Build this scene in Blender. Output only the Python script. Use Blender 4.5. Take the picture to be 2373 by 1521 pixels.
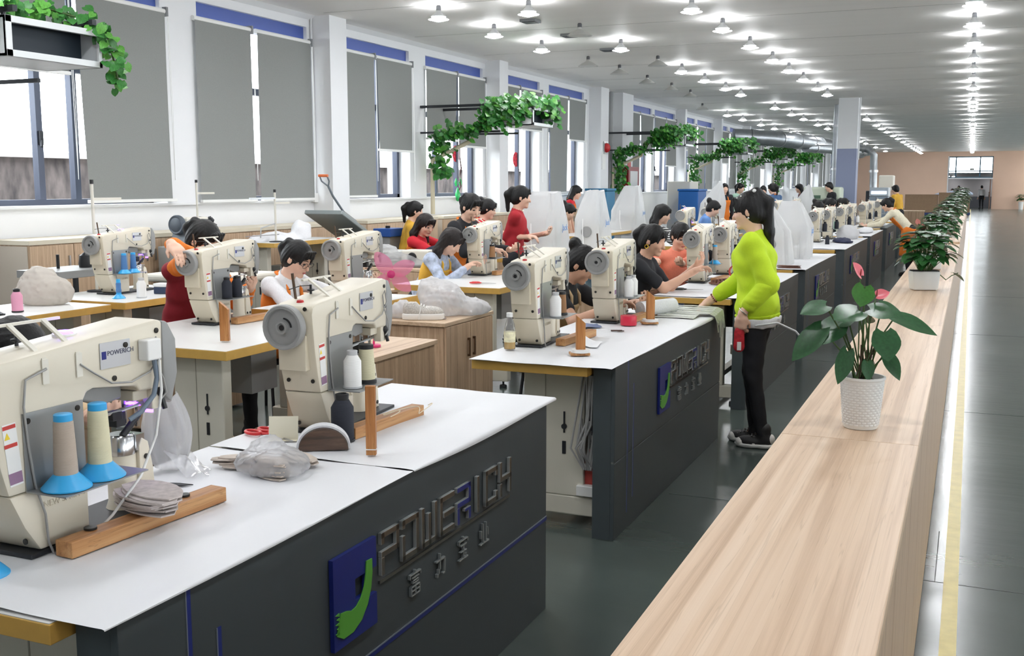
import bpy, bmesh, math, random
import numpy as np
from mathutils import Vector, Matrix

for o in list(bpy.data.objects):
    bpy.data.objects.remove(o)
SC = bpy.context.scene
COL = SC.collection
PI = math.pi
RAD = math.radians

# ------------------------------------------------------------------ camera
cam_data = bpy.data.cameras.new('camera')
cam_data.sensor_width = 36.0
cam_data.lens = 37.32
cam_data.clip_end = 300
cam = bpy.data.objects.new('camera', cam_data)
cam.location = (0, 0, 1.58)
cam.rotation_euler = (RAD(90 - 7.6976), 0, RAD(23.2303))
COL.objects.link(cam)
SC.camera = cam

# ------------------------------------------------------------------ world: bright overcast sky
world = bpy.data.worlds.new('overcast_sky')
SC.world = world
world.use_nodes = True
_bg = world.node_tree.nodes['Background']
_bg.inputs[0].default_value = (0.93, 0.96, 1.0, 1)
_bg.inputs[1].default_value = 8.0

# ------------------------------------------------------------------ exposure
SC.view_settings.view_transform = 'Standard'
SC.view_settings.look = 'None'
SC.view_settings.gamma = 1.0
SC.view_settings.use_curve_mapping = False
SC.view_settings.exposure = 0.2
LAMP_POWER = 92.0
SC.cycles.use_denoising = True
SC.cycles.use_adaptive_sampling = True
SC.cycles.adaptive_threshold = 0.02
SC.cycles.max_bounces = 6
SC.cycles.diffuse_bounces = 3
SC.cycles.glossy_bounces = 2
SC.cycles.transmission_bounces = 4
SC.cycles.transparent_max_bounces = 8
SC.cycles.sample_clamp_indirect = 6.0
SC.cycles.caustics_reflective = False
SC.cycles.caustics_refractive = False

# ------------------------------------------------------------------ helpers
def lin(c):
    r = []
    for v in c[:3]:
        v = v / 255.0
        r.append(v / 12.92 if v <= 0.04045 else ((v + 0.055) / 1.055) ** 2.4)
    return (r[0], r[1], r[2], 1.0)

MATS = {}
def mat(name, rgb, rough=0.5, metal=0.0, spec=0.5, alpha=1.0, emit=None, estr=0.0, noise=None, bump=None, coat=0.0, trans=0.0, sheen=0.0):
    """procedural principled material. noise=(scale, amount, stretch xyz) varies the colour; bump=(scale, strength)"""
    if name in MATS:
        return MATS[name]
    m = bpy.data.materials.new(name)
    m.use_nodes = True
    nt = m.node_tree
    b = nt.nodes['Principled BSDF']
    c = lin(rgb)
    b.inputs['Base Color'].default_value = c
    b.inputs['Roughness'].default_value = rough
    b.inputs['Metallic'].default_value = metal
    b.inputs['Specular IOR Level'].default_value = spec
    b.inputs['Alpha'].default_value = alpha
    b.inputs['Coat Weight'].default_value = coat
    b.inputs['Transmission Weight'].default_value = trans
    if emit:
        b.inputs['Emission Color'].default_value = lin(emit)
        b.inputs['Emission Strength'].default_value = estr
    if noise or bump:
        tc = nt.nodes.new('ShaderNodeTexCoord')
        mp = nt.nodes.new('ShaderNodeMapping')
        nt.links.new(tc.outputs['Object'], mp.inputs['Vector'])
    if noise:
        sc, amt = noise[0], noise[1]
        if len(noise) > 2:
            mp.inputs['Scale'].default_value = noise[2]
        n = nt.nodes.new('ShaderNodeTexNoise')
        n.inputs['Scale'].default_value = sc
        n.inputs['Detail'].default_value = 5
        nt.links.new(mp.outputs['Vector'], n.inputs['Vector'])
        r = nt.nodes.new('ShaderNodeValToRGB')
        r.color_ramp.elements[0].position = 0.3
        r.color_ramp.elements[1].position = 0.7
        r.color_ramp.elements[0].color = (c[0] * (1 - amt), c[1] * (1 - amt), c[2] * (1 - amt), 1)
        r.color_ramp.elements[1].color = (min(1, c[0] * (1 + amt)), min(1, c[1] * (1 + amt)), min(1, c[2] * (1 + amt)), 1)
        nt.links.new(n.outputs['Fac'], r.inputs['Fac'])
        nt.links.new(r.outputs['Color'], b.inputs['Base Color'])
    if bump:
        n2 = nt.nodes.new('ShaderNodeTexNoise')
        n2.inputs['Scale'].default_value = bump[0]
        n2.inputs['Detail'].default_value = 4
        nt.links.new(tc.outputs['Object'], n2.inputs['Vector'])
        bp = nt.nodes.new('ShaderNodeBump')
        bp.inputs['Strength'].default_value = bump[1]
        bp.inputs['Distance'].default_value = bump[2] if len(bump) > 2 else 0.01
        nt.links.new(n2.outputs['Fac'], bp.inputs['Height'])
        nt.links.new(bp.outputs['Normal'], b.inputs['Normal'])
    MATS[name] = m
    return m

def wood(name, c1, c2, c3, stretch=(28, 1.1, 28), scale=1.0, rough=0.42, lines=0.5):
    """grain running along the axis with the small stretch"""
    if name in MATS:
        return MATS[name]
    m = bpy.data.materials.new(name)
    m.use_nodes = True
    nt = m.node_tree
    b = nt.nodes['Principled BSDF']
    b.inputs['Roughness'].default_value = rough
    tc = nt.nodes.new('ShaderNodeTexCoord')
    mp = nt.nodes.new('ShaderNodeMapping')
    mp.inputs['Scale'].default_value = stretch
    nt.links.new(tc.outputs['Object'], mp.inputs['Vector'])
    n = nt.nodes.new('ShaderNodeTexNoise')
    n.inputs['Scale'].default_value = scale
    n.inputs['Detail'].default_value = 6
    n.inputs['Roughness'].default_value = 0.6
    n.inputs['Distortion'].default_value = 0.6
    nt.links.new(mp.outputs['Vector'], n.inputs['Vector'])
    r = nt.nodes.new('ShaderNodeValToRGB')
    e = r.color_ramp.elements
    e[0].position = 0.32; e[0].color = lin(c1)
    e[1].position = 0.68; e[1].color = lin(c3)
    k = e.new(0.5); k.color = lin(c2)
    nt.links.new(n.outputs['Fac'], r.inputs['Fac'])
    # fine dark growth lines
    w = nt.nodes.new('ShaderNodeTexNoise')
    w.inputs['Scale'].default_value = scale * 2.6
    w.inputs['Detail'].default_value = 2
    nt.links.new(mp.outputs['Vector'], w.inputs['Vector'])
    r2 = nt.nodes.new('ShaderNodeValToRGB')
    e2 = r2.color_ramp.elements
    e2[0].position = 0.485; e2[0].color = (1, 1, 1, 1)
    e2[1].position = 0.515; e2[1].color = (1, 1, 1, 1)
    k2 = e2.new(0.5); v = 1 - lines; k2.color = (v, v * 0.97, v * 0.93, 1)
    nt.links.new(w.outputs['Fac'], r2.inputs['Fac'])
    mx = nt.nodes.new('ShaderNodeMix')
    mx.data_type = 'RGBA'; mx.blend_type = 'MULTIPLY'
    mx.inputs['Factor'].default_value = 1.0
    nt.links.new(r.outputs['Color'], mx.inputs['A'])
    nt.links.new(r2.outputs['Color'], mx.inputs['B'])
    nt.links.new(mx.outputs['Result'], b.inputs['Base Color'])
    MATS[name] = m
    return m

def pane_mat(name, tint, rough=0.02, gloss=0.12, diffuse=None, dmix=0.0):
    """see-through sheet: transparent + a fresnel-like gloss, optionally a milky diffuse share"""
    if name in MATS:
        return MATS[name]
    m = bpy.data.materials.new(name)
    m.use_nodes = True
    nt = m.node_tree
    nt.nodes.remove(nt.nodes['Principled BSDF'])
    out = nt.nodes['Material Output']
    t = nt.nodes.new('ShaderNodeBsdfTransparent'); t.inputs[0].default_value = lin(tint)
    g = nt.nodes.new('ShaderNodeBsdfGlossy'); g.inputs['Roughness'].default_value = rough
    mx = nt.nodes.new('ShaderNodeMixShader')
    fr = nt.nodes.new('ShaderNodeLayerWeight'); fr.inputs['Blend'].default_value = gloss
    nt.links.new(fr.outputs['Fresnel'], mx.inputs[0])
    nt.links.new(t.outputs[0], mx.inputs[1]); nt.links.new(g.outputs[0], mx.inputs[2])
    last = mx
    if diffuse:
        d = nt.nodes.new('ShaderNodeBsdfDiffuse'); d.inputs[0].default_value = lin(diffuse)
        tl = nt.nodes.new('ShaderNodeBsdfTranslucent'); tl.inputs[0].default_value = lin(diffuse)
        ad = nt.nodes.new('ShaderNodeMixShader'); ad.inputs[0].default_value = 0.35
        nt.links.new(d.outputs[0], ad.inputs[1]); nt.links.new(tl.outputs[0], ad.inputs[2])
        m2 = nt.nodes.new('ShaderNodeMixShader'); m2.inputs[0].default_value = dmix
        nt.links.new(mx.outputs[0], m2.inputs[1]); nt.links.new(ad.outputs[0], m2.inputs[2])
        last = m2
    nt.links.new(last.outputs[0], out.inputs['Surface'])
    MATS[name] = m
    return m

class MB:
    """collects shapes into ONE mesh"""
    def __init__(s):
        s.v = []; s.f = []; s.m = []
    def add(s, vs, fs, mi=0):
        n = len(s.v)
        s.v.extend([tuple(p) for p in vs])
        for f in fs:
            s.f.append([i + n for i in f]); s.m.append(mi)
        return s
    def box(s, x0, x1, y0, y1, z0, z1, mi=0):
        vs = [(x0,y0,z0),(x1,y0,z0),(x1,y1,z0),(x0,y1,z0),(x0,y0,z1),(x1,y0,z1),(x1,y1,z1),(x0,y1,z1)]
        return s.add(vs, [(0,3,2,1),(4,5,6,7),(0,1,5,4),(1,2,6,5),(2,3,7,6),(3,0,4,7)], mi)
    def obox(s, c, size, rot=(0,0,0), mi=0):
        from mathutils import Euler
        M = Euler(rot).to_matrix(); c = Vector(c); h = Vector(size) / 2
        vs = []
        for z in (-1,1):
            for (x,y) in ((-1,-1),(1,-1),(1,1),(-1,1)):
                vs.append(c + M @ Vector((x*h.x, y*h.y, z*h.z)))
        return s.add(vs, [(0,3,2,1),(4,5,6,7),(0,1,5,4),(1,2,6,5),(2,3,7,6),(3,0,4,7)], mi)
    def prism(s, poly, axis, a0, a1, mi=0):
        """poly: 2d points; axis 'x': (y,z), 'y': (x,z), 'z': (x,y)"""
        def P(p, a):
            return (a,p[0],p[1]) if axis=='x' else ((p[0],a,p[1]) if axis=='y' else (p[0],p[1],a))
        n = len(poly)
        ar = sum(poly[i][0]*poly[(i+1)%n][1]-poly[(i+1)%n][0]*poly[i][1] for i in range(n))
        if (ar < 0) != (axis == 'y'): poly = poly[::-1]
        vs = [P(p,a0) for p in poly] + [P(p,a1) for p in poly]
        fs = [tuple(range(n))[::-1], tuple(range(n,2*n))]
        if a1 < a0: fs = [f[::-1] for f in fs]
        for i in range(n):
            j = (i+1) % n
            q = (i, j, n+j, n+i)
            fs.append(q if a1 > a0 else q[::-1])
        return s.add(vs, fs, mi)
    def cyl(s, p0, p1, r0, r1=None, n=16, mi=0, caps=True):
        if r1 is None: r1 = r0
        p0 = Vector(p0); p1 = Vector(p1); d = (p1-p0)
        if d.length < 1e-9: return s
        d.normalize()
        a = d.orthogonal().normalized(); b = d.cross(a)
        vs = []
        for (p,r) in ((p0,r0),(p1,r1)):
            for i in range(n):
                t = 2*PI*i/n
                vs.append(p + a*(r*math.cos(t)) + b*(r*math.sin(t)))
        fs = [(i,(i+1)%n,n+(i+1)%n,n+i) for i in range(n)]
        if caps: fs += [tuple(range(n))[::-1], tuple(range(n,2*n))]
        return s.add(vs, fs, mi)
    def lathe(s, prof, c=(0,0,0), n=24, mi=0, axis=None, close=False):
        """prof: (r,h) along axis (default z)"""
        c = Vector(c); d = Vector(axis or (0,0,1)).normalized()
        a = d.orthogonal().normalized(); b = d.cross(a)
        vs = []; k = len(prof)
        for (r,h) in prof:
            for i in range(n):
                t = 2*PI*i/n
                vs.append(c + d*h + a*(r*math.cos(t)) + b*(r*math.sin(t)))
        fs = []
        for j in range(k-1):
            for i in range(n):
                i2 = (i+1)%n
                fs.append((j*n+i, j*n+i2, (j+1)*n+i2, (j+1)*n+i))
        if prof[0][0] > 1e-6: fs.append(tuple(range(n))[::-1])
        if prof[-1][0] > 1e-6: fs.append(tuple(range((k-1)*n,k*n)))
        return s.add(vs, fs, mi)
    def tube(s, pts, r, n=6, mi=0, rads=None):
        pts = [Vector(p) for p in pts]
        k = len(pts); vs = []; prev = None
        for i,p in enumerate(pts):
            d = (pts[min(i+1,k-1)] - pts[max(i-1,0)])
            if d.length < 1e-9: d = Vector((0,0,1))
            d.normalize()
            if prev is None: a = d.orthogonal().normalized()
            else:
                a = prev - d*prev.dot(d)
                if a.length < 1e-6: a = d.orthogonal()
                a.normalize()
            prev = a; b = d.cross(a); rr = rads[i] if rads else r
            for q in range(n):
                t = 2*PI*q/n
                vs.append(p + a*(rr*math.cos(t)) + b*(rr*math.sin(t)))
        fs = []
        for i in range(k-1):
            for q in range(n):
                q2 = (q+1)%n
                fs.append((i*n+q, i*n+q2, (i+1)*n+q2, (i+1)*n+q))
        fs += [tuple(range(n))[::-1], tuple(range((k-1)*n,k*n))]
        return s.add(vs, fs, mi)
    def ell(s, c, r, nu=16, nv=10, mi=0):
        vs = [(c[0],c[1],c[2]-r[2])]
        for j in range(1,nv):
            ph = -PI/2 + PI*j/nv
            for i in range(nu):
                t = 2*PI*i/nu
                vs.append((c[0]+r[0]*math.cos(ph)*math.cos(t), c[1]+r[1]*math.cos(ph)*math.sin(t), c[2]+r[2]*math.sin(ph)))
        vs.append((c[0],c[1],c[2]+r[2])); top = len(vs)-1
        fs = [(0,1+(i+1)%nu,1+i) for i in range(nu)]
        for j in range(nv-2):
            for i in range(nu):
                a = 1+j*nu+i; b = 1+j*nu+(i+1)%nu
                fs.append((a,b,b+nu,a+nu))
        o = 1+(nv-2)*nu
        fs += [(o+i,o+(i+1)%nu,top) for i in range(nu)]
        return s.add(vs, fs, mi)
    def grid(s, fn, nu, nv, mi=0, flip=False):
        """fn(u,v) with u,v in 0..1 -> point"""
        vs = [fn(i/nu, j/nv) for j in range(nv+1) for i in range(nu+1)]
        fs = []
        for j in range(nv):
            for i in range(nu):
                a = j*(nu+1)+i
                q = (a, a+1, a+nu+2, a+nu+1)
                fs.append(q[::-1] if flip else q)
        return s.add(vs, fs, mi)
    def mesh(s, name, mats, smooth=None, bevel=0.0, recalc=False):
        me = bpy.data.meshes.new(name)
        me.from_pydata([tuple(p) for p in s.v], [], s.f)
        for m in (mats if isinstance(mats,(list,tuple)) else [mats]):
            me.materials.append(m)
        me.polygons.foreach_set('material_index', s.m)
        if bevel or recalc:
            bm = bmesh.new(); bm.from_mesh(me)
            if recalc: bmesh.ops.recalc_face_normals(bm, faces=bm.faces)
            if bevel:
                es = [e for e in bm.edges if len(e.link_faces)==2 and e.calc_face_angle(0) > 0.6]
                bmesh.ops.bevel(bm, geom=es, offset=bevel, segments=2, affect='EDGES', profile=0.5, clamp_overlap=True)
            bm.to_mesh(me); bm.free()
        if smooth is not None:
            me.polygons.foreach_set('use_smooth', [True]*len(me.polygons))
            me.set_sharp_from_angle(angle=RAD(smooth))
        me.update()
        return me
    def build(s, name, mats, parent=None, loc=(0,0,0), rot=(0,0,0), smooth=None, bevel=0.0, recalc=False):
        o = bpy.data.objects.new(name, s.mesh(name, mats, smooth, bevel, recalc))
        o.location = loc; o.rotation_euler = rot
        if parent is not None: o.parent = parent
        COL.objects.link(o)
        return o

def tag(o, label=None, cat=None, group=None, kind=None):
    if label: o['label'] = label
    if cat: o['category'] = cat
    if group: o['group'] = group
    if kind: o['kind'] = kind
    return o

def thing(name, label, cat, loc=(0,0,0), rz=0.0, group=None):
    o = bpy.data.objects.new(name, None)
    o.empty_display_size = 0.1
    o.location = loc; o.rotation_euler = (0,0,rz)
    COL.objects.link(o)
    return tag(o, label, cat, group)

KIDS = {}
def children(o):
    return [c for c in COL.objects if c.parent is o] if o.name not in KIDS else KIDS[o.name]
def copy_tree(o, parent=None, loc=None, rz=None, label=None, group=None, skip=()):
    c = o.copy()
    for k in ('label','group'):
        if parent is None and k in c: del c[k]
    COL.objects.link(c)
    if parent is not None: c.parent = parent
    if loc is not None: c.location = loc
    if rz is not None: c.rotation_euler = (0,0,rz)
    if label: c['label'] = label
    if group: c['group'] = group
    for ch in o.children:
        if ch.name.split('.')[0] in skip: continue
        copy_tree(ch, c)
    return c

def inst(name, me, parent=None, loc=(0,0,0), rot=(0,0,0), scale=(1,1,1)):
    o = bpy.data.objects.new(name, me)
    o.location = loc; o.rotation_euler = rot; o.scale = scale
    if parent is not None: o.parent = parent
    COL.objects.link(o)
    return o

ORD = ['first','second','third','fourth','fifth','sixth','seventh','eighth','ninth','tenth','eleventh','twelfth','thirteenth','fourteenth','fifteenth','sixteenth','seventeenth','eighteenth','nineteenth','twentieth','twenty-first','twenty-second','twenty-third','twenty-fourth','twenty-fifth','twenty-sixth','twenty-seventh','twenty-eighth','twenty-ninth','thirtieth'] + ['thirty-'+q for q in ('first','second','third','fourth','fifth','sixth','seventh','eighth','ninth')] + ['fortieth'] + ['forty-'+q for q in ('first','second','third','fourth','fifth')]

def text_mesh(body, size, depth, name='letter'):
    """flat-lying text turned into a mesh (x right, y up, z extrude)"""
    cu = bpy.data.curves.new('tmp', 'FONT')
    cu.body = body; cu.size = size; cu.extrude = depth/2; cu.resolution_u = 2
    o = bpy.data.objects.new('tmp', cu); COL.objects.link(o)
    dg = bpy.context.evaluated_depsgraph_get()
    me = bpy.data.meshes.new_from_object(o.evaluated_get(dg))
    me.name = name
    bpy.data.objects.remove(o); bpy.data.curves.remove(cu)
    return me

# ------------------------------------------------------------------ implicit surfaces (people, bags)
def isosurf(F, org, h):
    S = F < 0
    nx,ny,nz = F.shape
    c = S[:-1,:-1,:-1].astype(np.int8)
    for (i,j,k) in ((1,0,0),(0,1,0),(0,0,1),(1,1,0),(1,0,1),(0,1,1),(1,1,1)):
        c = c + S[i:nx-1+i, j:ny-1+j, k:nz-1+k]
    m = (c > 0) & (c < 8)
    cells = np.argwhere(m); nn = len(cells)
    idx = np.full(m.shape, -1, np.int32); idx[m] = np.arange(nn)
    val = {}
    for i in (0,1):
        for j in (0,1):
            for k in (0,1):
                val[i,j,k] = F[cells[:,0]+i, cells[:,1]+j, cells[:,2]+k]
    acc = np.zeros((nn,3), np.float32); cnt = np.zeros(nn, np.float32)
    for ax in range(3):
        o1,o2 = [a for a in range(3) if a != ax]
        for p in (0,1):
            for q in (0,1):
                k0 = [0,0,0]; k0[o1] = p; k0[o2] = q; k1 = list(k0); k1[ax] = 1
                a = val[tuple(k0)]; b = val[tuple(k1)]
                cr = (a < 0) != (b < 0)
                t = np.where(cr, a/np.where(cr, a-b, 1), 0)
                cnt += cr; acc[:,ax] += t; acc[:,o1] += cr*p; acc[:,o2] += cr*q
    V = (acc/cnt[:,None] + cells) * h + np.array(org)
    Q = []
    for ax in range(3):
        o1,o2 = [a for a in range(3) if a != ax]
        i0 = [slice(1,-1)]*3; i0[ax] = slice(0,-1)
        i1 = [slice(1,-1)]*3; i1[ax] = slice(1,None)
        a = S[tuple(i0)]; b = S[tuple(i1)]
        e = np.argwhere(a != b)
        if len(e) == 0: continue
        sg = a[tuple(e.T)]
        e = e.copy(); e[:,o1] += 1; e[:,o2] += 1
        def cid(d1,d2):
            c = e.copy(); c[:,o1] -= d1; c[:,o2] -= d2
            return idx[tuple(c.T)]
        q = np.stack([cid(1,1), cid(0,1), cid(0,0), cid(1,0)],1)
        if ax == 1: sg = ~sg
        q[~sg] = q[~sg][:,::-1]
        Q.append(q)
    return V, np.concatenate(Q)

class SDF:
    """smooth union of tapered capsules and ellipsoids on a grid"""
    def __init__(s, lo, hi, h):
        s.h = h; s.lo = np.array(lo, float); n = np.ceil((np.array(hi)-s.lo)/h).astype(int)+1
        s.n = n; s.F = np.full(n, 0.06, np.float32)
        s.ax = [(s.lo[i] + h*np.arange(n[i])).astype(np.float32) for i in range(3)]
    def _win(s, lo, hi):
        a = np.clip(np.floor((np.array(lo)-s.lo)/s.h).astype(int), 0, s.n-1)
        b = np.clip(np.ceil((np.array(hi)-s.lo)/s.h).astype(int)+1, 1, s.n)
        if (b <= a).any(): return None
        w = tuple(slice(a[i], b[i]) for i in range(3))
        return w, s.ax[0][w[0]][:,None,None], s.ax[1][w[1]][None,:,None], s.ax[2][w[2]][None,None,:]
    def _mix(s, w, d, k, op='u'):
        F = s.F[w]
        if op == 'u':
            if k > 0:
                hh = np.clip(0.5+0.5*(F-d)/k, 0, 1)
                r = F*(1-hh)+d*hh - k*hh*(1-hh)
            else: r = np.minimum(F, d)
        else:
            if k > 0:
                hh = np.clip(0.5-0.5*(F+d)/k, 0, 1)
                r = F*(1-hh) - d*hh + k*hh*(1-hh)
            else: r = np.maximum(F, -d)
        s.F[w] = r
    def cap(s, a, b, r0, r1=None, k=0.02, op='u', flat=None):
        """tapered capsule; flat=(axis vector, factor) squashes it along a direction"""
        if r1 is None: r1 = r0
        a = np.array(a,float); b = np.array(b,float); R = max(r0,r1)+0.02+k
        w = s._win(np.minimum(a,b)-R, np.maximum(a,b)+R)
        if w is None: return s
        w,x,y,z = w
        ab = b-a; L = max(float(ab@ab),1e-9); f32 = np.float32
        x = x-f32(a[0]); y = y-f32(a[1]); z = z-f32(a[2])
        t = np.clip(x*f32(ab[0]/L)+y*f32(ab[1]/L)+z*f32(ab[2]/L), 0, 1)
        dx = x-t*f32(ab[0]); dy = y-t*f32(ab[1]); dz = z-t*f32(ab[2])
        if flat is not None:
            ax = np.array(flat[0],float); ax /= np.linalg.norm(ax)
            pr = (dx*f32(ax[0])+dy*f32(ax[1])+dz*f32(ax[2]))*f32(1/flat[1]-1)
            dx = dx+pr*f32(ax[0]); dy = dy+pr*f32(ax[1]); dz = dz+pr*f32(ax[2])
        d = np.sqrt(dx*dx+dy*dy+dz*dz) - (f32(r0)+f32(r1-r0)*t)
        if flat is not None: d = d*f32(min(1,flat[1]))
        s._mix(w, d, k, op); return s
    def ell(s, c, r, k=0.02, M=None, op='u'):
        c = np.array(c,float); r = np.array(r,float); R = r.max()+0.02+k
        w = s._win(c-R, c+R)
        if w is None: return s
        w,x,y,z = w; f32 = np.float32
        x = x-f32(c[0]); y = y-f32(c[1]); z = z-f32(c[2])
        if M is None: L_ = (x,y,z)
        else:
            M = np.array(M); L_ = [x*f32(M[0,i])+y*f32(M[1,i])+z*f32(M[2,i]) for i in range(3)]
        q = 0; g = 0
        for i in range(3):
            e = (L_[i]*f32(1/r[i]))**2; q = q+e; g = g+e*f32(1/r[i]**2)
        q = np.sqrt(q); g = np.sqrt(g)
        d = np.where(g > 1e-6, q*(q-1)/np.maximum(g,1e-6), -f32(r.min()))
        s._mix(w, d, k, op); return s
    def cut(s, p, nrm):
        """remove everything on the side the normal points to"""
        nrm = np.array(nrm,float); nrm /= np.linalg.norm(nrm); c = float(np.array(p)@nrm); f32 = np.float32
        s.F = np.maximum(s.F, s.ax[0][:,None,None]*f32(nrm[0])+s.ax[1][None,:,None]*f32(nrm[1])+s.ax[2][None,None,:]*f32(nrm[2])-f32(c)); return s
    def wrinkle(s, amp, fx=(40,31,37), ph=0.0):
        m = np.abs(s.F) < 0.025
        i,j,k = np.nonzero(m)
        x,y,z = s.ax[0][i],s.ax[1][j],s.ax[2][k]
        n = np.sin(fx[0]*x+1.7*np.sin(fx[2]*0.4*z+ph)+ph)*np.sin(fx[1]*y+1.3*np.sin(17*x+ph))+0.8*np.sin(fx[2]*z+2.0*np.sin(21*x+13*y+ph)+2*ph)
        s.F[i,j,k] += (amp*0.6*n).astype(np.float32); return s
    def crumple(s, amp, fr=24.0, seed=0):
        """sharp ridged creases like crumpled film"""
        i,j,k = np.nonzero(np.abs(s.F) < 0.035)
        p = np.stack([s.ax[0][i],s.ax[1][j],s.ax[2][k]],1); rnd = np.random.RandomState(seed); n = 0
        for o in range(7):
            d = rnd.normal(size=3); d /= np.linalg.norm(d); e = rnd.normal(size=3); e /= np.linalg.norm(e); f = fr*(1+0.35*o)
            q = p@d*f + 1.1*np.sin(p@e*f*0.6+o) + rnd.uniform(0,6)
            n = n + (np.abs(np.sin(q))-0.64)/(1+0.25*o)
        s.F[i,j,k] += (amp*0.45*n).astype(np.float32); return s
    def grooves(s, c, hx, hf, hu, amp):
        """strand furrows around the head axis"""
        i,j,k = np.nonzero(np.abs(s.F) < 0.02)
        p = np.stack([s.ax[0][i],s.ax[1][j],s.ax[2][k]],1)-np.array(c)
        a,b,z = p@hx,p@hf,p@hu; th = np.arctan2(a,b)
        s.F[i,j,k] += (amp*(np.sin(23*th+9*z/0.1*0.3)+0.7*np.sin(41*th-5*z/0.1*0.3+1.0))*np.clip(np.hypot(a,b)/0.05,0,1)).astype(np.float32); return s
    def mesh(s, name, m, smooth=True, off=0.0):
        F = s.F - np.float32(off)
        F = np.pad(F, 1, constant_values=0.06)
        V,Q = isosurf(F, s.lo - s.h, s.h)
        me = bpy.data.meshes.new(name)
        me.vertices.add(len(V)); me.vertices.foreach_set('co', V.astype(np.float32).ravel())
        me.loops.add(len(Q)*4); me.loops.foreach_set('vertex_index', Q.astype(np.int32).ravel())
        me.polygons.add(len(Q)); me.polygons.foreach_set('loop_start', np.arange(0,len(Q)*4,4,dtype=np.int32))
        me.polygons.foreach_set('loop_total', np.full(len(Q),4,np.int32))
        me.materials.append(m)
        me.polygons.foreach_set('use_smooth', np.full(len(Q),smooth,bool))
        me.update(calc_edges=True)
        return me
# ------------------------------------------------------------------ materials of the room
random.seed(7)
M_WALL = mat('wall_paint', (232,233,235), 0.7, noise=(1.2,0.02), bump=(60,0.05,0.002))
M_CEIL = mat('ceiling_paint', (249,247,244), 0.55, spec=0.25, noise=(0.5,0.03,(0.15,4,1)))
M_END = mat('beige_wall_paint', (226,192,168), 0.55, noise=(0.8,0.03))
M_BLUE = mat('blue_paint', (66,88,160), 0.5)
M_FRAME = mat('window_aluminium', (74,80,96), 0.4, metal=0.3)
M_WHITEPL = mat('white_plastic', (236,236,234), 0.4)
M_GREYPL = mat('grey_plastic', (120,122,124), 0.45)
M_BLIND = mat('blind_fabric', (138,140,138), 0.85, noise=(90,0.04))
M_STEEL = mat('brushed_steel', (190,192,194), 0.3, metal=0.9)
M_DARKMET = mat('dark_metal', (52,54,58), 0.45, metal=0.5)
M_BLACK = mat('black_plastic', (22,23,26), 0.45)
M_GALV = mat('galvanised_duct', (170,174,178), 0.35, metal=0.8, noise=(6,0.12))
M_PANE = pane_mat('window_glass', (250,252,252), gloss=0.02)
M_LEAF = mat('ivy_leaf', (46,112,44), 0.45, noise=(9,0.35))
M_LEAF2 = mat('ivy_leaf_light', (84,150,58), 0.45, noise=(9,0.3))
M_STEM = mat('plant_stem', (66,92,42), 0.6)
M_RED = mat('red_paint', (186,32,36), 0.45)

def floor_material():
    m = bpy.data.materials.new('epoxy_floor'); m.use_nodes = True
    nt = m.node_tree; b = nt.nodes['Principled BSDF']
    tc = nt.nodes.new('ShaderNodeTexCoord')
    n = nt.nodes.new('ShaderNodeTexNoise'); n.inputs['Scale'].default_value = 0.7; n.inputs['Detail'].default_value = 6
    nt.links.new(tc.outputs['Object'], n.inputs['Vector'])
    r = nt.nodes.new('ShaderNodeValToRGB')
    r.color_ramp.elements[0].position = 0.3; r.color_ramp.elements[0].color = lin((64,74,71))
    r.color_ramp.elements[1].position = 0.75; r.color_ramp.elements[1].color = lin((82,92,88))
    nt.links.new(n.outputs['Fac'], r.inputs['Fac'])
    nt.links.new(r.outputs['Color'], b.inputs['Base Color'])
    mp = nt.nodes.new('ShaderNodeMapping'); mp.inputs['Scale'].default_value = (0.7,3.0,1)
    nt.links.new(tc.outputs['Object'], mp.inputs['Vector'])
    n2 = nt.nodes.new('ShaderNodeTexNoise'); n2.inputs['Scale'].default_value = 2.2; n2.inputs['Detail'].default_value = 3
    nt.links.new(mp.outputs['Vector'], n2.inputs['Vector'])
    bp = nt.nodes.new('ShaderNodeBump'); bp.inputs['Strength'].default_value = 0.1; bp.inputs['Distance'].default_value = 0.02
    nt.links.new(n2.outputs['Fac'], bp.inputs['Height'])
    nt.links.new(bp.outputs['Normal'], b.inputs['Normal'])
    mr = nt.nodes.new('ShaderNodeMapRange')
    mr.inputs['To Min'].default_value = 0.15; mr.inputs['To Max'].default_value = 0.25
    nt.links.new(n.outputs['Fac'], mr.inputs['Value'])
    nt.links.new(mr.outputs['Result'], b.inputs['Roughness'])
    b.inputs['Specular IOR Level'].default_value = 0.5
    MATS['epoxy_floor'] = m
    return m
M_FLOOR = floor_material()

XW = -7.95            # window wall
Y0, Y1 = -4.0, 76.0   # hall ends
XR = 10.0
ZC = 3.72

# ------------------------------------------------------------------ floor, ceiling, end walls
fl = MB().box(-8.3, XR, Y0, Y1+6, -0.1, 0.0).build('floor', M_FLOOR); tag(fl, kind='structure')
M_TAPE = mat('yellow_floor_tape', (206,190,112), 0.35, noise=(14,0.1))
MB().box(-0.02, 0.035, Y0, Y1-1, 0.0, 0.0015).build('marking_tape', M_TAPE, fl)
M_SEAM = mat('floor_seam', (52,58,57), 0.5)
for (x0,x1,y,w) in ((-0.1,XR,4.42,0.004),(-0.1,XR,7.95,0.004),(-1.35,-0.42,5.2,0.004),(-0.1,XR,12.2,0.005),(-1.35,-0.42,9.8,0.005),(-0.1,XR,16.5,0.006)):
    MB().box(x0, x1, y, y+w, 0.0, 0.0008).build('floor_seam', M_SEAM, fl)
MB().box(-0.055, -0.051, 4.42, 5.1, 0.0, 0.0008).build('floor_seam', M_SEAM, fl)
ce = MB().box(-8.3, XR, Y0, Y1+0.3, ZC, ZC+0.15).build('ceiling', M_CEIL); tag(ce, kind='structure')
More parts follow.
